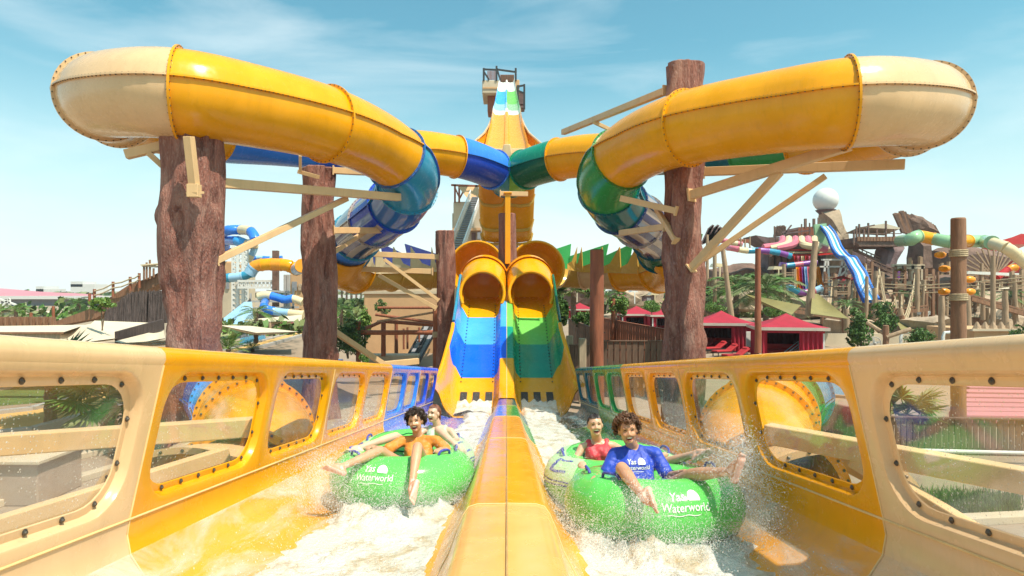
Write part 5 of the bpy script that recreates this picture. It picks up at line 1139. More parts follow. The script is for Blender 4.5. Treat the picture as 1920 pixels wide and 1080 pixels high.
# rock terraces and walls
rocks = [([(1640, 600), (1700, 592), (1790, 600), (1790, 640), (1640, 640)], 70, 'rock_pale', 'pale rock terrace behind the green trees'), ([(1590, 565), (1690, 560), (1700, 600), (1600, 606)], 78, 'rock_pale', 'pale rock slope under the rope nets'),
         ([(1800, 590), (1850, 580), (1920, 600), (1960, 640), (1810, 630)], 66, 'rock_pale', 'pale rock outcrop right of the tan log column'), ([(1700, 520), (1790, 515), (1800, 560), (1700, 560)], 92, 'rock_brown', 'brown rock mass behind the rope nets'),
         ([(1740, 470), (1800, 462), (1900, 480), (1910, 545), (1740, 545)], 105, 'rock_brown', 'large brown rock face behind the green tube'), ([(1640, 520), (1700, 512), (1720, 560), (1640, 566)], 100, 'rock_brown', 'brown rock between blue slide and the nets'),
         ([(1480, 560), (1560, 556), (1600, 590), (1480, 600)], 84, 'rock_pale', 'pale rock bank behind the olive sail'), ([(1320, 545), (1400, 540), (1470, 566), (1450, 596), (1320, 596)], 88, 'rock_pale', 'pale rock bank behind the date palms'), ([(1150, 540), (1240, 545), (1240, 580), (1140, 580)], 100, 'rock_pale', 'pale rock bank behind the left cabanas'),
         ([(1050, 540), (1120, 538), (1150, 575), (1050, 580)], 110, 'rock_brown', 'brown rock bank right of the tunnel mouths')]
for i, (p, Yq, mt, l) in enumerate(rocks): rock('rock', l, p, Yq, 8, mt, 30+i, rough=.1)
hs = thing('sand_hut', 'low sand coloured hut wall with jagged stone coping at right', 'hut', P(1880, 672, 44))
bxp(hs, 'wall', 'render_sand', 1826, 1990, 618, 690, 44, 5, .05)
for k in range(9):
    m = MB(); q = P(1832+k*15, 614, 44.2); m.pipe([q-Vector((0, 0, .15)), q+Vector((0, 0, .4))], [.34, .06], 6); m.build('coping_stone', 'log_pale', hs, smooth=0)
bxp(hs, 'cornice', 'render_beige', 1824, 1992, 617, 621, 43.8, .3)
m = MB(); m.box(G(1725, 676)+Vector((0, 1.5, .4)), (5.2, .3, .8)); solo(m, 'low_wall', 'render_sand', 'low sand wall behind the dark round tree', 'wall', smooth=0, bevel=.03)
bxx = MB(); bxx.box(G(1480, 662)+Vector((6, 6, .5)), (14, .3, 1.0)); solo(bxx, 'low_wall', 'render_beige', 'long low beige wall behind the large cabana', 'wall', smooth=0)
# orange lanterns on the log column and near
for x, y, l in ((1771, 504, 'orange barrel lantern left of the tan log column at mid height'), (1770, 547, 'lowest orange barrel lantern left of the tan log column'), (1763, 478, 'upper orange lantern left of the tan log column'), (1818, 524, 'upper orange lantern right of the tan log column'), (1818, 547, 'lower orange lantern right of the tan log column')):
    m = MB(); c = P(x, y, 20.5); m.pipe([c-Vector((.15, 0, 0)), c-Vector((.1, 0, 0)), c, c+Vector((.1, 0, 0)), c+Vector((.15, 0, 0))], [.07, .1, .115, .1, .07], 12); m.pipe([c+Vector((.15, 0, 0)), c+Vector((.25 if x < 1797 else -.3, .1, .05))], .02, 5); solo(m, 'lantern', 'gel_orange', l, 'lantern')
# posts with rope nets
rnd = random.Random(17); pp = []
for k in range(64):
    x = 1540+rnd.random()*395; Yq = rnd.uniform(55, 92); yb = CY+4.5*F/Yq-rnd.uniform(0, 14); h = rnd.uniform(24, 78) if rnd.random() < .8 else rnd.uniform(70, 110)
    if 1785 < x < 1812 or yb-h < 476: continue
    pp.append((x, yb-h, Yq, yb, rnd.uniform(5, 10)*70/Yq, k % 3, rnd.uniform(-4, 4), h))
pp.sort(key=lambda q: q[0])
ONES = ['zero', 'first', 'second', 'third', 'fourth', 'fifth', 'sixth', 'seventh', 'eighth', 'ninth', 'tenth', 'eleventh', 'twelfth', 'thirteenth', 'fourteenth', 'fifteenth', 'sixteenth', 'seventeenth', 'eighteenth', 'nineteenth']
TENS = {20: ('twentieth', 'twenty'), 30: ('thirtieth', 'thirty'), 40: ('fortieth', 'forty'), 50: ('fiftieth', 'fifty'), 60: ('sixtieth', 'sixty')}
def ordinal(n): return ONES[n] if n < 20 else TENS[n//10*10][0] if n % 10 == 0 else TENS[n//10*10][1]+'-'+ONES[n % 10]
for i, (x, yt, Yq, yb, w_, mi, ln, h) in enumerate(pp):
    post(x, yt, yb, w_, Yq, ('log_pale', 'log_brown', 'log_pale')[mi], '%s %s post, %s from the left in the rope net field' % ('tall' if h > 60 else 'short' if h < 38 else 'middling', 'brown' if mi == 1 else 'pale', ordinal(i+1)), lean=ln, group='posts of the rope net field')
for spec in ((1862, 480, 610, 9, 56, 'tall pale post second right of the tan log column'), (1843, 530, 600, 8, 60, 'shorter post just right of the tan log column'), (1885, 545, 612, 11, 52, 'stout leaning post near the right edge'), (1766, 555, 648, 12, 46, 'thick pale post just left of the tan log column'),
             (1720, 505, 585, 9, 66, 'tall post left of the orange lanterns'), (1640, 540, 600, 9, 60, 'post at the foot of the blue wave slide'), (1902, 515, 600, 8, 62, 'straight post close to the right edge'), (1340, 455, 600, 8, 72, 'tall pole left of the date palms'),
             (1326, 440, 590, 6, 84, 'thin pole right beside the tall carved column'), (1150, 560, 640, 10, 40, 'orange-brown post behind the dark red fence'), (1470, 495, 560, 7, 80, 'post left of the rainbow slides'), (1397, 448, 470, 3, 98, 'thin stake on the skyline left of the hull'), (1389, 446, 470, 3, 98, 'thin stake on the skyline, left neighbour of the first'), (1406, 443, 470, 3, 98, 'tallest thin skyline stake left of the hull')):
    post(*spec[:5], 'log_red' if spec[0] == 1150 else 'log_pale', spec[5])
for x, y, l in ((1560, 640, 'short'), ): pass
nr = MB(); rnd = random.Random(19); pp.sort(key=lambda q: q[0])
for a, b in zip(pp, pp[1:]+pp[2:]):
    for k in range(3):
        p = P(a[0], a[1]+3+k*7, a[2]); q = P(b[0], b[1]+3+k*7+rnd.uniform(-3, 8), b[2]); mid = p.lerp(q, .5)-Vector((0, 0, .08*(p-q).length*.4)); nr.pipe([p, p.lerp(mid, .5)-Vector((0, 0, .1)), mid, q.lerp(mid, .5)-Vector((0, 0, .1)), q], .055, 4, cap=False)
solo(nr, 'rope_net', 'rope', 'sagging ropes strung between the weathered posts on the right', 'ropes', kind='stuff')
wf = thing('white_balcony', 'white framed balcony structure below the ship deck', 'frame', P(1700, 545, 88))
for a, b in (((1672, 498), (1732, 498)), ((1676, 502), (1732, 502)), ((1678, 498), (1678, 560)), ((1692, 498), (1692, 560)), ((1710, 498), (1710, 560)), ((1728, 498), (1728, 560)), ((1640, 512), (1655, 512)), ((1646, 512), (1646, 560)), ((1660, 560), (1735, 556)), ((1672, 530), (1735, 530)), ((1790, 510), (1930, 516))): m = MB(); m.beam(P(*a, 88), P(*b, 88), .38); m.build('beam', 'render_beige' if a[0] < 1790 else 'steel_white', wf, smooth=0)
m = MB(); m.prism([P(1683, 508, 92), P(1690, 508, 92), P(1690, 524, 92), P(1683, 524, 92)], (0, 1, 0)); m.build('banner', 'gel_purple', wf, smooth=0)
# leaning rails and walkways
for i, (a, b, Yq, l) in enumerate((((1625, 490), (1680, 514), 94, 'dark slanting gangway under the ship deck, upper'), ((1600, 468), (1650, 490), 98, 'red-brown slanting gangway behind the wave slide'), ((1820, 560), (1925, 590), 58, 'long slanting handrail right of the tan log column'), ((1740, 580), (1560, 600), 66, 'long low log rail behind the green trees'), ((1480, 582), (1600, 600), 60, 'log rail behind the large cabana'), ((1345, 600), (1300, 575), 70, 'short slanting log by the tall column'))):
    m = MB(); m.beam(P(*a, Yq), P(*b, Yq), .35); m.beam(P(a[0], a[1]-7, Yq), P(b[0], b[1]-7, Yq), .15)
    for k in range(7): t = k/6; x = a[0]*(1-t)+b[0]*t; y = a[1]*(1-t)+b[1]*t; m.beam(P(x, y, Yq), P(x, y-7, Yq), .12)
    solo(m, 'gangway', 'log_brown' if i > 1 else 'rock_brown', l, 'gangway', smooth=0)
m = MB(); m.beam(P(1345, 452, 106), P(1405, 452, 106), .8, .6); solo(m, 'timber_beam', 'log_red', 'orange-brown beam on the skyline right of the tall column', 'beam', smooth=0)
bf = thing('broken_hull', 'grey splintered plank bundle showing right beside the tall carved column', 'wreck', P(1335, 440, 90))
for k in range(10): m = MB(); m.beam(P(1316+k*2, 458-k, 90), P(1330+k*2.4, 428-(k % 4)*2, 90), .35, .3); m.build('broken_plank', 'rock_purple', bf, smooth=0)
# scattered figures of far clutter: small coloured parasols and roofs behind the cabanas
for k, (x, y, w, c, l) in enumerate(((1165, 555, 18, 'gel_pink', 'small pink awning right of the log column'), (1190, 548, 14, 'gel_white', 'tiny white awning behind the left cabana'), (1228, 553, 16, 'gel_cream', 'tiny cream awning left of the tall column'), (1082, 545, 18, 'sail_cloth', 'pale awning behind the farthest cabana'), (1350, 500, 22, 'gel_cream', 'cream awning among the date palms'), (1460, 505, 20, 'gel_cream', 'cream awning left of the rainbow slides'), (1740, 590, 26, 'gel_white', 'white awning behind the dark round tree'), (1690, 572, 24, 'sail_cloth', 'pale awning in the rope net field'))):
    m = MB(); Yq = 84; a = P(x, y, Yq); ww = w/F*Yq; m.prism([a+Vector((-ww/2, 0, 0)), a+Vector((ww/2, 0, 0)), a+Vector((ww*.3, 0, ww*.25)), a+Vector((-ww*.35, 0, ww*.3))], (0, 2, 0)); m.beam(a, a-Vector((0, 0, 1.5)), .12); solo(m, 'awning', c, l, 'awning', smooth=0)
# tree belt at the horizon
def belt(x0, x1, yt, yb, Yq, n, label, seed):
    rnd = random.Random(seed); m = MB()
    for k in range(n):
        x = x0+(x1-x0)*rnd.random(); hgt = .5+.5*noise.noise(Vector((x*.05, seed, 0))); y = yb-(yb-yt)*rnd.random()*hgt*1.4; p = P(x, y, Yq+rnd.uniform(-8, 8)); s = rnd.uniform(.5, 1.1)*Yq/130
        a = Vector((rnd.uniform(-1, 1), rnd.uniform(-1, 1), rnd.uniform(-.2, 1))).normalized(); b = a.orthogonal().normalized(); q = a.cross(b); m.add([p-b*s, p-q*s*.6, p+b*s, p+q*s*.6], [(0, 1, 2, 3)], rnd.randrange(3))
    solo(m, 'tree_belt', ['leaf_dark', 'leaf_mid', 'leaf_olive'], label, 'trees', kind='stuff', smooth=0)
belt(-600, 1400, 546, 560, 420, 1800, 'far low belt of trees along the horizon on the left', 1); belt(1000, 2600, 540, 560, 220, 3000, 'far low belt of trees behind the right slide complex', 2); belt(625, 690, 548, 600, 120, 1500, 'grey-green thicket behind the dark bush', 3); belt(740, 826, 528, 545, 60, 900, 'green hedge above the roof of the sand building', 4)

belt(1545, 1940, 548, 612, 96, 900, 'scattered shrubs between the posts of the rope net field', 5); belt(-80, 190, 562, 600, 75, 500, 'loose shrubs behind the log rampart at far left', 6); belt(1320, 1480, 545, 592, 84, 800, 'shrubs at the foot of the date palms', 7); belt(1130, 1245, 552, 585, 110, 500, 'shrubs behind the left cabanas', 8)
belt(560, 700, 556, 640, 80, 900, 'shrubs below the distant palms', 9); belt(405, 570, 595, 625, 50, 450, 'shrubs around the pool between the left columns', 10)
for k, (px, py, Yq, l) in enumerate(((1590, 590, 64, 'small date palm left among the rope net posts'), (1700, 575, 74, 'small date palm under the white balcony'), (1828, 580, 66, 'small date palm right of the tan log column'), (1892, 575, 60, 'small date palm close to the right edge'), (1612, 560, 88, 'small date palm beside the foot of the wave slide'), (1155, 575, 74, 'small date palm behind the dark red fence'), (30, 600, 62, 'small date palm at the far left behind the rampart'), (148, 590, 70, 'small date palm by the foot of the timber ramp'), (480, 628, 46, 'small palm at the pool between the left columns'), (640, 600, 60, 'small palm right beside the second column'))):
    palm(P(px, py, Yq)-Vector((0, 0, .6)), 1.6+.3*(k % 3), 2.0, 14, l, 60+k, tr=.16, mats=(('leaf_mid', 'leaf_olive'), ('leaf_dark', 'leaf_mid'))[k % 2])
# more of the crowded slide park: small roofs, tanks, lamp poles
for k, (x, y, w, h, Yq, mt, nm, cat, l) in enumerate(((1600, 548, 14, 12, 92, 'render_sand', 'kiosk', 'kiosk', 'small sand kiosk at the foot of the wave slide'), (1676, 590, 22, 10, 70, 'plank_wood', 'kiosk', 'kiosk', 'low brown kiosk among the rope net posts'), (1745, 612, 24, 12, 62, 'log_pale', 'kiosk', 'kiosk', 'pale kiosk left of the thick pale post'), (1845, 600, 26, 10, 62, 'log_brown', 'kiosk', 'kiosk', 'brown kiosk right of the tan log column'), (1905, 548, 30, 12, 84, 'render_beige', 'kiosk', 'kiosk', 'beige kiosk near the right edge'), (22, 588, 26, 8, 70, 'render_beige', 'kiosk', 'kiosk', 'flat beige kiosk at far left'), (86, 590, 30, 7, 80, 'far_white', 'kiosk', 'kiosk', 'long white kiosk below the pink hall'), (1215, 560, 20, 10, 88, 'rock_purple', 'kiosk', 'kiosk', 'dark kiosk behind the left cabanas'))):
    t = thing(nm, l, cat, P(x, y, Yq)); ww = w/F*Yq; hh = h/F*Yq; c = P(x, y, Yq); m = MB(); m.box(c, (ww, ww*.8, hh)); m.build('wall', mt, t, smooth=0)
    m = MB(); m.grid(lambda u, v: c+Vector(((u-.5)*ww*1.3, (v-.5)*ww*1.1, hh*.5+.02+hh*.45*(1-abs(2*u-1)))), 8, 2); m.grid(lambda u, v: c+Vector(((u-.5)*ww*1.3, (v-.5)*ww*1.1, hh*.5-.06+hh*.45*(1-abs(2*u-1)))), 8, 2); m.build('roof', 'rope' if k % 2 else 'sail_cloth', t, smooth=0)
    m = MB(); m.box(c+Vector((0, -ww*.41, -hh*.1)), (ww*.4, .06, hh*.6)); m.build('opening', 'far_grey', t, smooth=0)

# open timber lookouts and scaffolds that crowd the middle distance
rnd = random.Random(44); XS = sorted([1555, 1578, 1622, 1648, 1688, 1716, 1742, 1772, 1822, 1850, 1878, 1908, 1345, 1480]); kinds = ('low', 'tall', 'wide', 'narrow')
for k, x in enumerate(XS):
    Yq = 70+rnd.random()*28; w = rnd.uniform(14, 30); yt = rnd.uniform(492, 530); yb = CY+4.5*F/Yq; kd = 'wide' if w > 22 else 'narrow'; kt = 'tall' if yt < 510 else 'low'
    t = thing('timber_lookout', '%s %s timber lookout with a slatted platform, %s from the left on the right side' % (kd, kt, ordinal(k+1)), 'scaffold', P(x, yb, Yq), 'timber lookouts of the right complex')
    for sx in (-1, 1):
        for dy in (0, 2.2): m = MB(); m.beam(P(x+sx*w/2, yb, Yq+dy), P(x+sx*w/2+rnd.uniform(-2, 2), yt-rnd.uniform(2, 12), Yq+dy), .34); m.build('post', ('log_brown', 'log_pale')[k % 2], t, smooth=0)
    for j, y in enumerate((yt+14, yt+34)):
        for q in range(6): m = MB(); a = P(x-w/2-2+(w+4)*q/6, y, Yq-.3); b = P(x-w/2-2+(w+4)*(q+.86)/6, y, Yq-.3); m.beam((a+b)/2, (a+b)/2+Vector((0, 3, 0)), (b-a).length, .12); m.build('slat', ('log_pale', 'plank_wood')[j], t, smooth=0)
        m = MB(); m.beam(P(x-w/2, y-6, Yq-.1), P(x+w/2, y-6, Yq-.1), .16); m.beam(P(x-w/2, y-10, Yq-.1), P(x+w/2, y-10, Yq-.1), .12); m.beam(P(x-w/2, y, Yq), P(x+w/2, y+18, Yq), .16); m.build('rail', 'log_pale', t, smooth=0)
    if k % 3 == 0:
        m = MB(); m.grid(lambda u, v: P(x-w*.7+w*1.4*u, yt-6+5*abs(2*u-1)+4*math.sin(PI*v), Yq-.6+4*v), 6, 4); m.grid(lambda u, v: P(x-w*.7+w*1.4*u, yt-5.3+5*abs(2*u-1)+4*math.sin(PI*v), Yq-.6+4*v), 6, 4); m.build('canopy', ('sail_cloth', 'canvas_red', 'sail_olive')[k // 3 % 3], t)
for i, (p, Yq, mt, l) in enumerate((([(1560, 600), (1600, 592), (1660, 606), (1650, 630), (1560, 630)], 62, 'rock_pale', 'pale boulder bank right of the olive triangular sail'), ([(1700, 600), (1740, 588), (1775, 600), (1770, 625), (1705, 625)], 58, 'rock_pale', 'pale boulder bank left of the thick pale post'), ([(1830, 560), (1880, 548), (1935, 565), (1930, 600), (1835, 600)], 76, 'rock_pale', 'stepped pale rock right of the orange lanterns'), ([(1600, 530), (1640, 522), (1660, 545), (1650, 575), (1596, 575)], 90, 'rock_brown', 'brown boulder at the foot of the wave slide'), ([(1350, 560), (1390, 552), (1430, 562), (1425, 585), (1350, 585)], 76, 'rock_pale', 'pale boulders between the two left date palms'))): rock('rock', l, p, Yq, 5, mt, 50+i, rough=.12)

for i, (p, Yq, mt, l) in enumerate((([(1320, 505), (1370, 495), (1440, 500), (1470, 520), (1470, 570), (1320, 570)], 120, 'rock_brown', 'long brown rock ridge behind the date palms'), ([(1570, 505), (1620, 498), (1680, 505), (1740, 500), (1745, 570), (1570, 570)], 122, 'rock_brown', 'brown rock ridge under the ship deck'), ([(1790, 512), (1850, 500), (1940, 505), (1990, 520), (1990, 575), (1790, 575)], 120, 'rock_pale', 'sandy rock ridge at the right edge'), ([(1595, 545), (1680, 538), (1790, 545), (1790, 590), (1595, 590)], 98, 'rock_pale', 'sandy terrace behind the rope net field'), ([(1800, 548), (1930, 542), (1990, 560), (1990, 595), (1800, 595)], 94, 'rock_pale', 'sandy terrace at the right edge behind the posts'))): rock('rock', l, p, Yq, 9, mt, 70+i, rough=.13)
for k, (x, y, w, mt, l) in enumerate(((1610, 520, 34, 'canvas_red', 'dull red tiered roof behind the rope nets, left one'), (1662, 533, 30, 'log_brown', 'brown tiered roof below the ship deck'), (1755, 528, 34, 'log_pale', 'thatch coloured roof left of the tan log column'), (1835, 512, 36, 'log_brown', 'brown tiered roof right of the orange lanterns'), (1900, 530, 40, 'canvas_red', 'dull red tiered roof near the right edge'), (1365, 520, 30, 'log_brown', 'brown tiered roof above the date palms'), (1455, 528, 26, 'log_pale', 'pale roof left of the rainbow slides'))):
    t = thing('tiered_roof', l, 'roof', P(x, y+22, 104)); 
    for j, (dy, ww) in enumerate(((0, w*.6), (9, w))):
        m = MB(); m.prism([P(x-ww/2, y+dy+6, 104), P(x+ww/2, y+dy+6, 104), P(x+ww*.3, y+dy, 105), P(x-ww*.3, y+dy, 105)], (0, 4, -.2)); m.build('roof_tier', mt, t, smooth=0)
    for q in range(5): m = MB(); xx = x-w*.4+w*.2*q; m.beam(P(xx, y+14, 105), P(xx, y+40, 105), .4); m.build('post', 'log_brown', t, smooth=0)
# ================================================================ water, rafts and riders
gel('vinyl_green', (.11, .53, .10), .17, .06); gel('vinyl_pale', (.22, .58, .20), .3, .06); gel('vinyl_blue', (.02, .05, .36), .35, .05)
plain('handle_blue', (.05, .06, .35), .5, .1); plain('print_white', (.80, .82, .78), .6, .03)
plain('print_lime', (.42, .66, .34), .55, .04)
def skinmat(name, c):
    q = N(name); col = q.mix(q.rng(q.noise(9, 4, .6), .35, .7), tuple(v*.9 for v in c), tuple(min(1, v*1.06) for v in c))
    q.set(Base_Color=col, Roughness=.42, Subsurface_Weight=.12, Subsurface_Radius=(.012, .005, .003), Subsurface_Scale=1.0, Coat_Weight=.15, Coat_Roughness=.25); q.bump(q.noise(60, 3), .08, .004)
skinmat('skin_tan', (.60, .31, .18)); skinmat('skin_light', (.68, .42, .30)); skinmat('skin_brown', (.54, .27, .155)); skinmat('skin_olive', (.64, .37, .24)); skinmat('skin_sole', (.72, .45, .36)); skinmat('lips', (.50, .17, .13))
plain('hair_dark', (.035, .016, .010), .45, .4, 30); plain('hair_brown', (.13, .055, .025), .45, .45, 30); plain('hair_auburn', (.16, .05, .025), .4, .4, 30); plain('hair_black', (.022, .012, .010), .35, .3, 30)
def cloth(name, c):
    q = N(name); q.set(Base_Color=q.mix(q.rng(q.noise(5, 4), .35, .7), tuple(v*.7 for v in c), c), Roughness=.55, Sheen_Weight=.1); q.bump(q.noise(9, 4, .6, (1, 1, .5), 1.2), .6, .02)
cloth('cloth_orange', (.85, .28, .03)); cloth('cloth_blue', (.02, .07, .58)); cloth('cloth_coral', (.70, .05, .07)); cloth('cloth_mint', (.50, .66, .50)); cloth('cloth_navy', (.02, .03, .12))
plain('mouth_dark', (.10, .012, .012), .5, .1); plain('teeth', (.80, .77, .70), .3, .03); plain('lash', (.02, .012, .01), .6, .1)
def foam_mat():
    q = N('foam'); big = q.noise(3.2, 8, .72, (1, .6, 1), .4); fine = q.noise(22, 5, .7)
    c = q.mix(q.rng(big, .30, .52), (.70, .49, .20), (.74, .73, .69)); c = q.mix(q.rng(fine, .48, .7, 0, .6), c, (.52, .51, .46))
    q.set(Base_Color=c, Roughness=.35, Subsurface_Weight=.0, Alpha=q.rng(big, .30, .50, .55, 1.0)); q.bump(fine, 1.0, .04)
    q = N('thin_water'); big = q.noise(2.5, 6, .65, (1.4, .3, 1), .5)
    q.set(Base_Color=(.75, .78, .74), Roughness=.08, IOR=1.33, Alpha=q.rng(big, .45, .72, .05, .62)); q.bump(q.noise(12, 5, .6, (1, .4, 1)), .5, .02)
    q = N('droplet'); q.set(Base_Color=(.9, .9, .88), Roughness=.12, IOR=1.33, Alpha=.42)
    q = N('mist_drop'); q.set(Base_Color=(.92, .92, .90), Roughness=.5, Alpha=.30)
foam_mat()
RAFTS = {-1: dict(c=(-1.10, 6.78), r=R(3)), 1: dict(c=(1.27, 5.52), r=R(6))}
def hull_dist(side, x, y):
    c = RAFTS[side]['c']; a = RAFTS[side]['r']; u = Vector((math.sin(-a), math.cos(a)))
    best = 9
    for k in (0, 1.12):
        d = math.hypot(x-(c[0]+u[0]*k), y-(c[1]+u[1]*k)); best = min(best, abs(d-.76) if d > .5 else .5)
        if d < .76: return -(.76-d)
    return best
def floor_t(x):
    x = abs(x)
    for (xa, ta), (xb, tb) in zip(PROF+DPROF[1:], (PROF+DPROF[1:])[1:]):
        if xb <= x <= xa: return ta+(tb-ta)*(x-xa)/(xb-xa+1e-9)
    return -1.38
for side in (-1, 1):
    X0, X1 = .30, 2.28; Y0, Y1 = .6, 21.0; nx = 62; ys = [Y0]
    while ys[-1] < Y1: ys.append(ys[-1]+max(.028, .0062*ys[-1]))
    ny = len(ys); vs = []; 
    for j, Y in enumerate(ys):
        for i in range(nx+1):
            ax = X0+(X1-X0)*i/nx; x = side*ax; p = Vector((x*2.2, Y*1.6, side*5)); tb = noise.turbulence(p, 5, True, noise_basis='PERLIN_ORIGINAL') ; f1 = noise.noise(Vector((x*7, Y*7, 2.0*side))); f0 = noise.noise(Vector((x*.9, Y*.7, 9*side))); f2 = noise.noise(Vector((x*19, Y*19, side)))
            edge_o = 1.72+.16*f0+.10*f1+(.28 if side > 0 and Y < 7.5 else 0)-(.22 if side < 0 and Y > 6.2 else 0)+(.12 if side < 0 and Y < 5.6 else 0)-.1*max(0, min(1, (Y-12)/6)); edge_i = .46+.05*f1
            cov = min((edge_o-ax)/.22, (ax-edge_i)/.12); cov = max(-1, min(1, cov))
            d = hull_dist(side, x, Y); f3 = noise.noise(Vector((x*13, Y*3.2, 4+side))); h = -1.385+.085*(tb-.35)*1.1+.020*f1+.018*f2+.026*f3
            if d > 0: h += .09*math.exp(-(d/.20)**2)*(.6+.6*abs(f1)+.4*abs(f2))+.04*math.exp(-(d/.45)**2)
            else: h = -1.30
            if Y > 18: h += .12*min(1, (Y-18)/2)
            fl = floor_t(ax); hh = max(h, fl+.015)*max(0, cov)+(fl-.05)*(1-max(0, cov)) if cov < 1 else max(h, fl+.02)
            if Y > 19.6: z = zs(max(20, min(29, Y)))+.05+(hh-fl)*.8; vs.append(Vector((x, Y, z if cov > 0 else z-.3)))
            else: vs.append(TW(side, Y-hh*SL, hh, 0, ax))
    m = MB(); w = nx+1
    m.add(vs, [(j*w+i, j*w+i+1, (j+1)*w+i+1, (j+1)*w+i) for j in range(ny-1) for i in range(nx)]); o = m.build('white_water', 'foam', smooth=70); tag(o, kind='structure')
    # gush coming down the chute foot
    m = MB()
    def gush(u, v):
        Y = 20.2+1.7*u+.35*noise.noise(Vector((v*7, side, 0)))*u; x = .50+1.2*v; f = noise.noise(Vector((x*6, Y*2.5, side*3))); return Vector((side*x, Y, zs(Y)+.03+(.16*(1-u)**.7)*math.sin(PI*v)**.5+.05*f))
    m.grid(gush, 50, 30); tag(m.build('white_water', 'foam', smooth=70), kind='structure')
    # thin sheet of running water on the wall and floor beside the foam
    m = MB(); m.grid(lambda u, v: TW(side, .8+18*u, floor_t(1.55+.72*v)+.012, 0, 1.55+.715*v), 60, 12); tag(m.build('thin_water', 'thin_water', smooth=70), kind='structure')
# spray: droplets flung from the rafts and feet
def droplets(n_src, label, seed):
    rs = np.random.RandomState(seed); P_, S_ = [], []
    for (c, spread, n, v, up, sz) in n_src:
        d = rs.normal(size=(n, 3)); d[:, 2] = np.abs(d[:, 2])*up; d /= np.linalg.norm(d, axis=1)[:, None]+1e-6
        t = rs.rand(n)**1.3; sp_ = v*(.4+rs.rand(n)); pos = np.array(c)+rs.normal(size=(n, 3))*np.array(spread)*.5+d*(sp_*t)[:, None]; pos[:, 2] -= .35*t*t*v
        P_.append(pos); S_.append(sz*np.exp(rs.normal(size=n)*.55))
    p = np.concatenate(P_); s = np.concatenate(S_); keep = (p[:, 2] > -1.34-SL*p[:, 1]) & (np.abs(p[:, 0]) < 2.15) & (np.abs(p[:, 0]) > .25); p = p[keep]; s = np.minimum(s[keep]*.6, .0048); n = len(p)
    o6 = np.array([(1, 0, 0), (-1, 0, 0), (0, 1, 0), (0, -1, 0), (0, 0, 1), (0, 0, -1)], float); st = 1+rs.rand(n)*.8
    V = p[:, None, :]+o6[None]*s[:, None, None]; V[:, 4:, 2] = p[:, None, 2]+np.array([1, -1])[None]*(s*st)[:, None]
    fo = np.array([(0, 2, 4), (2, 1, 4), (1, 3, 4), (3, 0, 4), (2, 0, 5), (1, 2, 5), (3, 1, 5), (0, 3, 5)])
    Fc = (fo[None]+(np.arange(n)*6)[:, None, None]).reshape(-1)
    me = bpy.data.meshes.new('spray'); me.vertices.add(n*6); me.vertices.foreach_set('co', V.reshape(-1)); me.loops.add(n*24); me.loops.foreach_set('vertex_index', Fc.astype(np.int32))
    me.polygons.add(n*8); me.polygons.foreach_set('loop_start', np.arange(0, n*24, 3, dtype=np.int32)); me.polygons.foreach_set('use_smooth', np.ones(n*8, bool)); me.materials.append(MAT['droplet']); me.update(calc_edges=True); me.validate()
    o = link(bpy.data.objects.new('spray', me)); tag(o, label, 'water spray', kind='stuff')
def ringsrc(side, n, v, sz, a0, a1, k=14, up=1.0, off=0):
    c = RAFTS[side]['c']; out = []
    for i in range(k):
        a = R(a0+(a1-a0)*i/(k-1)); x = c[0]+.80*math.cos(a); y = c[1]+off+.80*math.sin(a); out.append(((x, y, -1.28-SL*y), (.12, .12, .06), n//k, v, up, sz))
    return out
L_, R_ = [], []
L_ += ringsrc(-1, 9000, .34, .0036, -175, -5, 16) + ringsrc(-1, 3500, .55, .0028, -120, -20, 10, 1.4) + ringsrc(-1, 2500, .45, .0035, -30, 60, 8, 1.2, .9)
R_ += ringsrc(1, 13000, .36, .0034, -180, 0, 18) + ringsrc(1, 5000, .60, .0027, -180, -20, 12, 1.4) + ringsrc(1, 2500, .5, .003, 120, 230, 8, 1.2, .9)
L_ += [(P(640, 900, 6.1), (.35, .3, .2), 3500, .38, 1.0, .0034), (P(600, 880, 6.0), (.15, .15, .15), 1800, .30, 1.2, .003), (P(768, 925, 6.0), (.12, .1, .14), 1500, .28, 1.0, .003), (P(660, 790, 8.5), (.5, .8, .15), 2200, .5, 1.3, .004), (P(870, 850, 6.9), (.15, .4, .15), 2200, .4, 1.2, .0034)]
R_ += [(P(1385, 900, 4.9), (.2, .25, .25), 4500, .42, 1.1, .003), (P(1395, 850, 4.8), (.08, .12, .14), 1500, .22, 1.2, .0026), (P(1210, 950, 4.7), (.15, .1, .15), 2200, .30, 1.0, .0028), (P(1330, 840, 6.4), (.4, .5, .2), 3500, .55, 1.3, .0032), (P(1060, 880, 6.0), (.15, .4, .1), 2000, .35, 1.2, .003)]
for Y in (2.9, 3.3, 3.7, 4.2, 4.8): L_.append(((-1.1, Y, -1.3-SL*Y), (1.1, .5, .05), 900, .22, 1.6, .0032)); R_.append(((1.15, Y, -1.3-SL*Y), (1.2, .5, .05), 900, .22, 1.6, .0032))
for Y in (9, 12, 15, 18, 20.5): L_.append(((-.95, Y, -1.25-SL*min(Y, 20)), (.9, 2.5, .1), 1500, .5, 1.6, .006)); R_.append(((.95, Y, -1.25-SL*min(Y, 20)), (.9, 2.5, .1), 1500, .5, 1.6, .006))
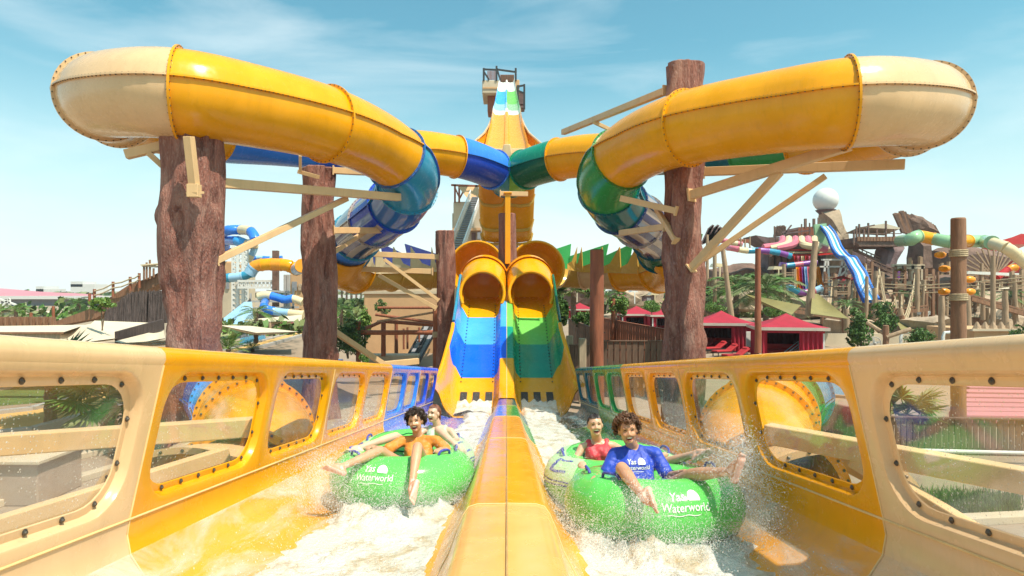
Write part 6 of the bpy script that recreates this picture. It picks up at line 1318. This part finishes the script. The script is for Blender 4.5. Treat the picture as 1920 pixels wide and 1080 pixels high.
def mist(src, label, seed):
    rs = np.random.RandomState(seed); A = []
    for (c, sp_, n) in src: A.append(np.array(c)+rs.normal(size=(n, 3))*np.array(sp_))
    p = np.concatenate(A); keep = (p[:, 2] > -1.34-SL*p[:, 1]) & (np.abs(p[:, 0]) < 2.18) & (np.abs(p[:, 0]) > .2); p = p[keep]; n = len(p); s = .0013*np.exp(rs.normal(size=n)*.4)
    o4 = np.array([(1, 1, 1), (1, -1, -1), (-1, 1, -1), (-1, -1, 1)], float); V = p[:, None, :]+o4[None]*s[:, None, None]; fo = np.array([(0, 1, 2), (0, 3, 1), (0, 2, 3), (1, 3, 2)])
    Fc = (fo[None]+(np.arange(n)*4)[:, None, None]).reshape(-1); me = bpy.data.meshes.new('mist'); me.vertices.add(n*4); me.vertices.foreach_set('co', V.reshape(-1)); me.loops.add(n*12); me.loops.foreach_set('vertex_index', Fc.astype(np.int32))
    me.polygons.add(n*4); me.polygons.foreach_set('loop_start', np.arange(0, n*12, 3, dtype=np.int32)); me.materials.append(MAT['mist_drop']); me.update(calc_edges=True); tag(link(bpy.data.objects.new('mist', me)), label, 'water mist', kind='stuff')
def mring(side, n, r_, k=12, a0=-180, a1=0, h=.12):
    c = RAFTS[side]['c']; return [((c[0]+.85*math.cos(R(a0+(a1-a0)*i/(k-1))), c[1]+.85*math.sin(R(a0+(a1-a0)*i/(k-1))), -1.22-SL*c[1]+.08), (r_, r_, h), n//k) for i in range(k)]
mist(mring(-1, 26000, .13)+[(P(625, 895, 6.0), (.28, .3, .14), 15000), (P(775, 930, 5.95), (.16, .12, .12), 7000), (P(660, 800, 8.6), (.35, .8, .14), 9000), (P(880, 850, 6.9), (.12, .5, .14), 8000), ((-1, 18.5, -3.6), (.4, 1.6, .25), 9000)], 'fine white mist hanging around the left raft', 5)
mist(mring(1, 36000, .13)+[(P(1385, 880, 4.85), (.14, .2, .16), 16000), (P(1330, 850, 6.2), (.3, .5, .16), 14000), (P(1208, 945, 4.72), (.13, .1, .12), 8000), (P(1050, 900, 5.9), (.12, .5, .12), 8000), ((1, 18.5, -3.6), (.4, 1.6, .25), 9000)], 'fine white mist hanging around the right raft', 6)
droplets(L_, 'white spray of droplets around the raft in the left lane', 1); droplets(R_, 'white spray of droplets around the raft in the right lane', 2)
# ---------------------------------------------------------------- printed logo
def text2d(s, size, x, y, shear=.12):
    cu = bpy.data.curves.new('t', 'FONT'); cu.body = s; cu.size = size; cu.shear = shear; cu.resolution_u = 3; cu.offset = size*.008; ob = bpy.data.objects.new('t', cu); COL.objects.link(ob)
    bpy.context.view_layer.update(); me = ob.to_mesh(); v = [(q.co.x+x, q.co.y+y) for q in me.vertices]; f = [tuple(p.vertices) for p in me.polygons]; ob.to_mesh_clear(); bpy.data.objects.remove(ob); bpy.data.curves.remove(cu); return v, f
def logo2d():
    V, Fs = [], []
    def put(v, f): o = len(V); V.extend(v); Fs.extend(tuple(i+o for i in q) for q in f)
    put(*text2d('Yas', .42, -.62, .16)); put(*text2d('Waterworld', .36, -.95, -.17))
    n = 26; v = [(.34+.25*math.cos(-.42+(PI+.84)*i/n), .24+.25*math.sin(-.42+(PI+.84)*i/n)) for i in range(n+1)]; put(v, [tuple(range(n+1))])
    w = [(-.75+1.2*i/16, -.27+.018*math.sin(i*.8)) for i in range(17)]; put([q for q in w]+[(a, b-.022) for a, b in w], [(i, i+1, 18+i, 17+i) for i in range(16)]); return V, Fs
LOGO = logo2d()
# subdivide long edges is unnecessary: glyphs are small compared with the curvature
def make_raft(side, label):
    cfg = RAFTS[side]; cx, cy = cfg['c']; a = cfg['r']; z0 = -1.36-SL*cy-(.02 if side > 0 else 0)
    M = Matrix.Translation((cx, cy, z0)) @ Matrix.Rotation(a, 4, 'Z') @ Matrix.Rotation(-math.atan(SL), 4, 'X'); t = thing('double_raft', label, 'raft', (cx, cy, z0), 'green two-seat rafts')
    Rr, r = .50, .265
    def tor(ph, th, e=0, k=0, yc=0):
        rr = r*(1+.0*ph)+e; w = 1+.02*math.sin(ph*9)*0
        x = (Rr+rr*math.cos(th)*w)*math.cos(ph); y = (Rr*1.0+rr*math.cos(th)*w)*math.sin(ph)+yc; z = r+rr*math.sin(th)*(1.0)
        cr_ = .006*math.sin(th*2)*math.sin(ph*16); return M @ Vector((x, y, z+cr_+(.10*max(0, math.sin(ph)) if yc > 0 and math.sin(th) > 0 else 0)))
    for nm, yc in (('front_ring', 0), ('rear_ring', 1.10)):
        m = MB(); m.grid(lambda u, v: tor(2*PI*u, 2*PI*v, 0, 0, yc), 72, 32, cu=True, cv=True); o = m.build(nm, 'vinyl_green', t, smooth=80)
        for th in (-.75, 2.2):
            m = MB(); m.pipe([tor(2*PI*i/64, th, .004, 0, yc) for i in range(65)], .007, 5, cap=False); m.build('weld_seam', 'gel_dark_green', o)
    m = MB(); m.grid(lambda u, v: M @ Vector((.42*math.cos(2*PI*v)*u, .42*math.sin(2*PI*v)*u, .06)), 3, 24); m.grid(lambda u, v: M @ Vector((.42*math.cos(2*PI*v)*u, .42*math.sin(2*PI*v)*u+1.1, .06)), 3, 24); m.build('seat_floor', 'vinyl_green', t)
    # blue bordered panels on the rear ring
    for sg in ((PI*.72, PI*1.22) if True else ()), (-PI*.22, PI*.28):
        m = MB(); m.grid(lambda u, v: tor(sg[0]+(sg[1]-sg[0])*u, .12+1.35*v, .004, 0, 1.1), 20, 10); m.build('printed_panel', 'print_lime', t, smooth=80)
        for th in (.10, .22):
            m = MB(); m.grid(lambda u, v: tor(sg[0]+(sg[1]-sg[0])*u, th+.05*v, .007, 0, 1.1), 20, 1); m.build('panel_stripe', 'vinyl_blue', t, smooth=80)
        for e in (.12, .62):
            m = MB(); m.grid(lambda u, v: tor(sg[0]+(sg[1]-sg[0])*(e+.06*u), .55+.62*v, .007, 0, 1.1), 2, 8); m.grid(lambda u, v: tor(sg[0]+(sg[1]-sg[0])*(e+.28*u), .55+.10*v, .007, 0, 1.1), 6, 2); m.grid(lambda u, v: tor(sg[0]+(sg[1]-sg[0])*(e+.28*u), 1.08+.09*v, .007, 0, 1.1), 6, 2); m.build('panel_mark', 'vinyl_blue', t, smooth=80)
    for ph, yc in ((PI*.97, 0), (PI*.03, 0), (PI*.95, 1.1), (PI*.05, 1.1), (-PI*.80, 0), (-PI*.2, 0)):
        m = MB(); A = [tor(ph-.16, 1.35, .0, 0, yc), tor(ph-.12, 1.35, .035, 0, yc), tor(ph, 1.35, .045, 0, yc), tor(ph+.12, 1.35, .035, 0, yc), tor(ph+.16, 1.35, 0, 0, yc)]; m.pipe(spline(A, 4), .013, 8); m.build('handle', 'handle_blue', t)
    # logo on the front tube
    V, Fs = LOGO; ph0 = -PI/2+(.03 if side > 0 else -.27); sc_ = .215
    m = MB(); m.add([tor(ph0+x*sc_/(Rr+r), .42+y*sc_*1.15/r, .004) for x, y in V], Fs); m.build('logo_print', 'print_white', t, smooth=0); return t
make_raft(-1, 'green two-seat raft in the left lane, ridden by people in orange and mint'); make_raft(1, 'larger green two-seat raft in the right lane, nearest to the camera')
# ---------------------------------------------------------------- people
def capsules(m, ch, n=14):
    """chain of (point, radius[, squash]) as overlapping balls and cones"""
    for (a, ra), (b, rb) in zip(ch, ch[1:]):
        a, b = Vector(a), Vector(b); m.pipe([a, a.lerp(b, .5), b], [ra, (ra+rb)/2, rb], n); m.ball(a, ra, n, 8); m.ball(b, rb, n, 8)
def hand(m, wrist, palm_dir, finger_dir_in, side_dir, s=1.0, curl=1.0):
    """palm, four bent fingers and a thumb leaving the side of the palm"""
    d = palm_dir.normalized(); sd = side_dir.normalized(); nn = finger_dir_in.normalized(); c = wrist+d*.045*s
    for k in (-1.2, -.4, .4, 1.2): capsules(m, [(wrist+sd*.010*k*s, .017*s), (wrist+d*.075*s+sd*.0165*k*s, .0135*s)], 8)
    for k, l in ((-1.5, .058), (-.5, .068), (.5, .064), (1.5, .050)):
        b = wrist+d*.082*s+sd*.0150*k*s; p1 = b+(d*.85+nn*.35*curl).normalized()*l*.5*s+sd*.003*k; p2 = p1+(d*.25+nn*.95*curl).normalized()*l*.35*s; p3 = p2+(-d*.35+nn*.8*curl).normalized()*l*.26*s
        capsules(m, [(b, .0102*s), (p1, .0092*s), (p2, .0085*s), (p3, .0075*s)], 8)
    b = wrist+d*.025*s-sd*.026*s; p1 = b+(d*.55-sd*.75+nn*.25).normalized()*.036*s; p2 = p1+(d*.7+nn*.65*curl).normalized()*.030*s; capsules(m, [(b, .014*s), (p1, .0112*s), (p2, .009*s)], 8)
def foot(m, ankle, heel_d, toe_d, s=1.0):
    """heel, instep and five toes; heel_d points from ankle to heel, toe_d towards the toes"""
    t = toe_d.normalized(); h = heel_d.normalized(); heel = ankle+h*.055*s-t*.035*s; sd = t.cross(h).normalized(); ball_ = heel+t*.165*s
    capsules(m, [(ankle, .036*s), (heel, .033*s)], 12); capsules(m, [(ankle+t*.03*s, .034*s), (ankle+t*.09*s+h*.025*s, .028*s), (ball_-h*.004*s, .022*s)], 12)
    for k in (-1, 0, 1): capsules(m, [(heel, .028*s), (ball_+sd*.024*k*s, .020*s)], 10)
    for k, (l, r_) in enumerate(((.052, .0145), (.047, .0105), (.043, .0098), (.038, .0092), (.032, .0085))):
        b = ball_+sd*(-.031+.0158*k)*s+t*.004*s; capsules(m, [(b, r_*s), (b+t*l*.6*s-h*.004*s, r_*s), (b+t*l*s+h*.003*s, r_*.85*s)], 8)
def bake(mb, name, mat, parent, voxel, smooth_it=3, sculpt=None, sm=.5):
    o = mb.build(name, mat, None, smooth=0); md = o.modifiers.new('r', 'REMESH'); md.mode = 'VOXEL'; md.voxel_size = voxel; md.use_smooth_shade = True
    m2 = o.modifiers.new('s', 'SMOOTH'); m2.iterations = smooth_it; m2.factor = sm; dg = bpy.context.evaluated_depsgraph_get(); dg.update(); me = bpy.data.meshes.new_from_object(o.evaluated_get(dg)); old = o.data; o.modifiers.clear(); o.data = me; bpy.data.meshes.remove(old)
    n = len(me.vertices); co = np.empty(n*3); me.vertices.foreach_get('co', co); co = co.reshape(-1, 3)
    if sculpt: co = sculpt(co)
    co = co-np.array(wl(parent)); me.vertices.foreach_set('co', co.reshape(-1)); me.polygons.foreach_set('use_smooth', [True]*len(me.polygons))
    me.materials.clear(); me.materials.append(MAT[mat]); me.update(); o.parent = parent; return o
def person(label, head, hs, face_dir, up_dir, joints, skin, hair, shirt=None, shirt_kind='tee', logo=False, hairkind='curly', seed=1, girl=False, body_s=1.0, mouth=1.0):
    J = {k: (P(*v) if not isinstance(v, Vector) else v) for k, v in joints.items()}; rnd = random.Random(seed); s = body_s
    t = thing('person', label, 'person', J['pelvis']); H = P(*head); f = Vector(face_dir).normalized(); u = Vector(up_dir).normalized(); rt = f.cross(u).normalized(); u = rt.cross(f).normalized(); k = hs/.235
    def hp(x, y, z): return H+rt*(x*k)+f*(y*k)+u*(z*k)          # x right, y forward, z up; metres on a 0.235 m head
    m = MB(); HM = Matrix((rt, f, u)).transposed()
    m.ball(hp(0, -.012, .025), (.074*k, .092*k, .088*k), 20, 14, HM); m.ball(hp(0, .014, -.03), (.063*k, .070*k, .076*k), 18, 12, HM); m.ball(hp(0, .040, -.082), (.034*k, .034*k, .026*k), 14, 10, HM)
    for e in (-1, 1): m.ball(hp(e*.032, .052, -.025), (.026*k, .024*k, .026*k), 12, 8, HM); m.ball(hp(e*.076, -.008, -.005), (.010*k, .018*k, .028*k), 10, 8, HM)
    capsules(m, [(hp(0, .074, .010), .007*k), (hp(0, .086, -.010), .0105*k), (hp(0, .088, -.020), .0130*k)], 10)
    for e in (-1, 1): m.ball(hp(e*.012, .086, -.024), .009*k, 8, 6); m.ball(hp(e*.03, .066, .032), (.024*k, .012*k, .008*k), 10, 6, HM)
    N_ = J['neck']; capsules(m, [(hp(0, -.025, -.055), .052*k), (N_, .054*s)], 14)
    w = (J['sr']-J['sl']); lx = w.normalized(); ch = J['chest']; pv = J['pelvis']
    capsules(m, [(J['sl'], .046*s), (N_+Vector((0, 0, -.03)), .055*s), (J['sr'], .046*s)], 14)
    for e in (-1, 0, 1): capsules(m, [(N_+lx*(.05*e)+Vector((0, 0, -.05)), .070*s), (ch+lx*(.065*e), (.082 if not girl else .076)*s), (ch.lerp(pv, .55)+lx*(.05*e), .072*s), (pv+lx*(.06*e), .088*s)], 14)
    if girl:
        for e in (-1, 1): m.ball(ch+lx*(.062*e)+Vector((0, -.06, .02)), .055*s, 12, 8)
    for e, a in (('l', -1), ('r', 1)):
        S_, E_, W_ = J['s'+e], J['e'+e], J['w'+e]; capsules(m, [(S_, .047*s), (S_.lerp(E_, .4), .041*s), (E_, .033*s)], 12); capsules(m, [(E_, .033*s), (E_.lerp(W_, .3), .034*s), (W_, .022*s)], 12)
        dd = (W_-E_).normalized(); sd = dd.cross(Vector((0, 0, 1))).normalized()*(-a); hand(m, W_, dd*.8+Vector((0, 0, -.15)), Vector((0, 0, -1)) if dd.z > -.7 else Vector((0, -1, 0)), sd, .95*s)
        hip = pv+lx*(.085*a*s)+Vector((0, 0, -.01)); K_, A_ = J['k'+e], J['a'+e]; capsules(m, [(hip, .088*s), (hip.lerp(K_, .45), .073*s), (K_, .052*s)], 14); capsules(m, [(K_, .052*s), (K_.lerp(A_, .28), .054*s), (K_.lerp(A_, .6), .042*s), (A_, .032*s)], 14)
        toe = J.get('t'+e, A_+Vector((0, -.1, .2))); leg = (A_-K_).normalized(); td = (toe-A_).normalized(); hd = (leg-td*leg.dot(td)); hd = hd if hd.length > .1 else Vector((0, 0, -1)); foot(m, A_, hd, td, .98*s)
    Hn = np.array(H); F_, U_, T_ = np.array(f), np.array(u), np.array(rt)
    def sculpt(co):
        d = co-Hn; x = d@T_/k; y = d@F_/k; z = d@U_/k; fr = y > .03
        for e in (-1, 1):
            g = np.exp(-(((x-e*.031)/.015)**2+((z-.012)/.011)**2))*fr; co = co-np.outer(g*.010*k, F_)
        g = np.exp(-((x/.027)**4+((z+.055)/(.0145*mouth))**4))*fr*(np.abs(x) < .06)*(z > -.1)*(z < 0); co = co-np.outer(g*.034*k, F_); return co
    bo = bake(m, 'body', skin, t, .0064, 4, sculpt); bo.data.materials.append(MAT['skin_sole']); off_ = np.array(wl(t)); me = bo.data; nf = len(me.polygons)
    ce = np.empty(nf*3); me.polygons.foreach_get('center', ce); ce = ce.reshape(-1, 3)+off_; no = np.empty(nf*3); me.polygons.foreach_get('normal', no); no = no.reshape(-1, 3); mi = np.zeros(nf, np.int32)
    for e in 'lr':
        leg = (J['a'+e]-J['k'+e]).normalized(); td = (J['t'+e]-J['a'+e]).normalized(); hd = (leg-td*leg.dot(td)).normalized(); near_ = np.linalg.norm(ce-np.array(J['a'+e]+td*.09), axis=1) < .16; mi[near_ & (no@np.array(hd) > .15)] = 1
    me.polygons.foreach_set('material_index', mi)
    mh = .0140*mouth
    m = MB(); m.ball(hp(0, .052, -.055), (.029*k, .016*k, (mh+.002)*k), 14, 8, HM); m.build('mouth', 'mouth_dark', t)
    m = MB(); m.grid(lambda a, b: hp(-.023+.046*a, .0745-.012*(abs(a-.5)*2)**2-.002*b, -.055+mh*1.0-.0125*b-.004*(abs(a-.5)*2)**2*0), 8, 2); m.grid(lambda a, b: hp(-.019+.038*a, .066-.010*abs(a-.5)*2, -.055+mh*.92-.0105*b), 8, 2); m.build('teeth', 'teeth', t)
    m = MB(); lp_ = [hp(.030*math.cos(a), .0735-.014*math.cos(a)**2, -.055+.005*math.cos(a)**2+(mh+.002)*math.sin(a)) for a in np.linspace(0, 2*PI, 25)]; m.pipe(lp_, .0030*k, 6, cap=False); m.build('lips', 'lips', t)
    for e in (-1, 1):
        m = MB(); m.pipe([hp(e*(.018+.028*q), .0765-.017*q-.0*q, .010+.007*math.sin(PI*q)) for q in np.linspace(0, 1, 7)], [.001*k]+[.0030*k]*5+[.001*k], 6); m.build('eye', 'lash', t)
        m = MB(); m.pipe([hp(e*(.015+.034*q), .083-.020*q, .032+.007*math.sin(PI*q)) for q in np.linspace(0, 1, 7)], [.001*k, .0024*k, .0028*k, .0026*k, .0022*k, .0016*k, .0008*k], 6); m.build('eyebrow', hair, t)
    if hairkind == 'curly':
        m = MB(); m.ball(hp(0, -.03, .035), (.088*k, .092*k, .088*k), 20, 12, HM)
        for q in range(390):
            th = rnd.uniform(0, 2*PI); ph = math.acos(rnd.uniform(-.62, 1)); dx, dy, dz = math.sin(ph)*math.cos(th), math.sin(ph)*math.sin(th), math.cos(ph)
            if dy > .35 and dz < .42: continue
            if dz < -.1 and dy > .12: continue
            b0 = Vector((dx*.090, -.024+dy*.092, .040+dz*.092)); rr = rnd.uniform(.009, .015); L = rnd.uniform(.03, .05); dn = Vector((dx*.6, dy*.6, dz*.5-.35)).normalized(); o1 = dn.orthogonal().normalized(); o2 = dn.cross(o1); ph0 = rnd.uniform(0, 6); pts = []
            for i in range(10): a = ph0+i*1.15; v = b0+dn*(L*i/9)+(o1*math.cos(a)+o2*math.sin(a))*rr; pts.append(hp(*v))
            m.pipe(pts, [.0045*k]*8+[.0035*k, .0015*k], 5)
        m.build('hair', hair, t, smooth=60)
    else:
        m = MB()
        def cap(a, b, e=0):
            th = 2*PI*a; ph = (.62 if math.cos(th-PI/2) > .2 else .70)*PI*b; front = math.sin(th); lim = .31*PI if front > .3 else (.46*PI if front > -.1 else .68*PI); ph = lim*b
            g = 1+.02*math.sin(th*24)+.01*math.sin(th*57); return hp(.082*g*math.sin(ph)*math.cos(th), -.014+.099*g*math.sin(ph)*math.sin(th), .026+.096*g*math.cos(ph))
        m.grid(cap, 96, 10, cu=True); m.ball(hp(0, -.115, .01), (.03*k, .03*k, .035*k), 12, 8, HM)
        capsules(m, [(hp(0, -.11, .0), .024*k), (hp(.01, -.14, -.06), .020*k), (hp(.02, -.13, -.13), .010*k)], 8); m.build('hair', hair, t, smooth=60)
    if shirt:
        m = MB()
        if shirt_kind == 'tee':
            capsules(m, [(J['sl'].lerp(N_, .1), .060*s), (N_+Vector((0, 0, -.045)), .060*s), (J['sr'].lerp(N_, .1), .060*s)], 14)
            for e in (-1, 0, 1): capsules(m, [(N_+lx*(.05*e)+Vector((0, 0, -.06)), .082*s), (ch+lx*(.068*e), .098*s), (ch.lerp(pv, .55)+lx*(.058*e), .094*s), (pv+lx*(.06*e)+Vector((0, 0, .01)), .104*s)], 14)
            for e in 'lr': capsules(m, [(J['s'+e], .062*s), (J['s'+e].lerp(J['e'+e], .45), .062*s), (J['s'+e].lerp(J['e'+e], .80), .066*s)], 14)
        else:
            for e in (-1, 0, 1): capsules(m, [(ch+lx*(.07*e)+Vector((0, -.01, .055)), .076*s), (ch+lx*(.07*e)+Vector((0, -.02, -.02)), .086*s)], 14)
            for e in (-1, 1): m.ball(ch+lx*(.062*e)+Vector((0, -.065, .02)), .062*s, 12, 8); capsules(m, [(ch+lx*(.085*e)+Vector((0, -.035, .06)), .03*s), (N_+lx*(.095*e)+Vector((0, -.01, -.012)), .038*s)], 10)
        def wr(co):
            out = co.copy()
            for i in range(len(out)):
                p = Vector(out[i]); q = noise.noise(Vector((p.x*9+seed, p.y*9, p.z*16)))*.013+(.5-abs(noise.noise(Vector((p.x*14+p.z*9, p.y*14+seed, p.z*20-p.x*8)))))*.010; out[i, 1] -= q; out[i, 2] += q*.4
            return out
        sh2 = bake(m, 'shirt' if shirt_kind == 'tee' else 'swim_top', shirt, t, .011, 5, wr)
        if logo:
            V, Fs = LOGO; c0 = ch+Vector((0, 0, .02)); from mathutils.bvhtree import BVHTree
            bv = BVHTree.FromPolygons([v.co+wl(t) for v in sh2.data.vertices], [tuple(p.vertices) for p in sh2.data.polygons]); sc_ = .135; vs = []
            for x, y in V:
                o_ = c0+lx*(x*sc_*.98)+Vector((0, -.6, .0+y*sc_)); h = bv.ray_cast(o_, Vector((0, 1, 0))); vs.append((h[0] if h[0] else o_+Vector((0, .5, 0)))-Vector((0, .005, 0)))
            m = MB(); m.add(vs, Fs); m.build('logo_print', 'print_white', t, smooth=0)
    m = MB()      # shorts
    for e, a in (('l', -1), ('r', 1)):
        hip = pv+lx*(.085*a*s)+Vector((0, 0, -.01)); capsules(m, [(pv+lx*(.03*a), .104*s), (hip, .104*s), (hip.lerp(J['k'+e], .42 if not girl else .08), .092*s)], 14)
    bake(m, 'shorts' if not girl else 'swim_bottom', 'cloth_navy' if not girl else (shirt or 'cloth_navy'), t, .012, 3)
    return t
# l is the image-left side, r the image-right side
person('person with curly dark hair in an orange shirt, front seat of the left raft', (779, 791, 7.0), .235, (-.12, -1, .10), (-.10, .18, 1),
       dict(neck=(783, 818, 7.06), sl=(752, 828, 7.02), sr=(819, 827, 7.0), chest=(785, 845, 6.98), pelvis=(785, 884, 6.86), el=(724, 845, 6.85), wl=(699, 838, 6.62), er=(839, 846, 6.9), wr=(826, 842, 6.66),
            kl=(712, 845, 6.42), al=(640, 876, 6.02), tl=(598, 862, 5.92), kr=(783, 838, 6.25), ar=(772, 913, 5.88), tr=(763, 948, 5.74)), 'skin_tan', 'hair_dark', 'cloth_orange', 'tee', seed=3, body_s=.95, mouth=1.25)
person('person with tied auburn hair in a pale mint top, rear seat of the left raft', (813, 776, 8.0), .225, (-.55, -.85, .12), (0, .12, 1),
       dict(neck=(821, 799, 8.05), sl=(794, 808, 8.0), sr=(845, 808, 8.0), chest=(820, 823, 7.98), pelvis=(816, 862, 7.9), el=(778, 822, 7.9), wl=(765, 838, 7.6), er=(858, 825, 7.9), wr=(843, 826, 7.6),
            kl=(742, 818, 7.3), al=(672, 840, 6.9), tl=(642, 838, 6.8), kr=(822, 806, 7.4), ar=(858, 838, 7.15), tr=(866, 852, 7.0)), 'skin_light', 'hair_auburn', 'cloth_mint', 'top', hairkind='smooth', seed=5, girl=True, body_s=.92, mouth=1.3)
person('person with curly brown hair in a blue printed T-shirt, front seat of the right raft', (1177, 808, 5.75), .245, (-.02, -1, .06), (-.10, .10, 1),
       dict(neck=(1187, 838, 5.84), sl=(1152, 852, 5.80), sr=(1228, 850, 5.80), chest=(1190, 874, 5.76), pelvis=(1200, 932, 5.66), el=(1136, 892, 5.70), wl=(1120, 893, 5.42), er=(1252, 893, 5.65), wr=(1284, 884, 5.45),
            kl=(1166, 878, 5.18), al=(1205, 930, 4.80), tl=(1217, 962, 4.62), kr=(1298, 890, 5.15), ar=(1370, 884, 4.82), tr=(1398, 800, 4.74)), 'skin_brown', 'hair_brown', 'cloth_blue', 'tee', logo=True, seed=7, body_s=1.0, mouth=1.0)
person('person with tied dark hair in a coral swim top, rear seat of the right raft', (1116, 798, 6.7), .232, (.04, -1, .16), (-.06, .15, 1),
       dict(neck=(1120, 826, 6.78), sl=(1092, 838, 6.75), sr=(1150, 836, 6.75), chest=(1122, 855, 6.72), pelvis=(1132, 906, 6.62), el=(1076, 866, 6.65), wl=(1088, 880, 6.35), er=(1210, 868, 6.5), wr=(1236, 852, 6.3),
            kl=(1092, 874, 6.22), al=(1120, 915, 6.0), tl=(1130, 935, 5.85), kr=(1236, 872, 6.15), ar=(1306, 850, 5.8), tr=(1332, 836, 5.7)), 'skin_olive', 'hair_black', 'cloth_coral', 'top', hairkind='smooth', seed=9, girl=True, body_s=.95, mouth=1.2)
def make_haze():
    q = N('haze_air'); q.t.nodes.remove(q.b); v = q.n('ShaderNodeVolumePrincipled'); v.inputs['Color'].default_value = (.95, .97, 1, 1); v.inputs['Density'].default_value = .0003; v.inputs['Anisotropy'].default_value = .3
    q.l(v.outputs[0], q.o.inputs['Volume'])
    m = MB(); m.box((0, 210, 19), (900, 460, 50)); tag(m.build('haze', 'haze_air', smooth=0), kind='stuff')
make_haze()
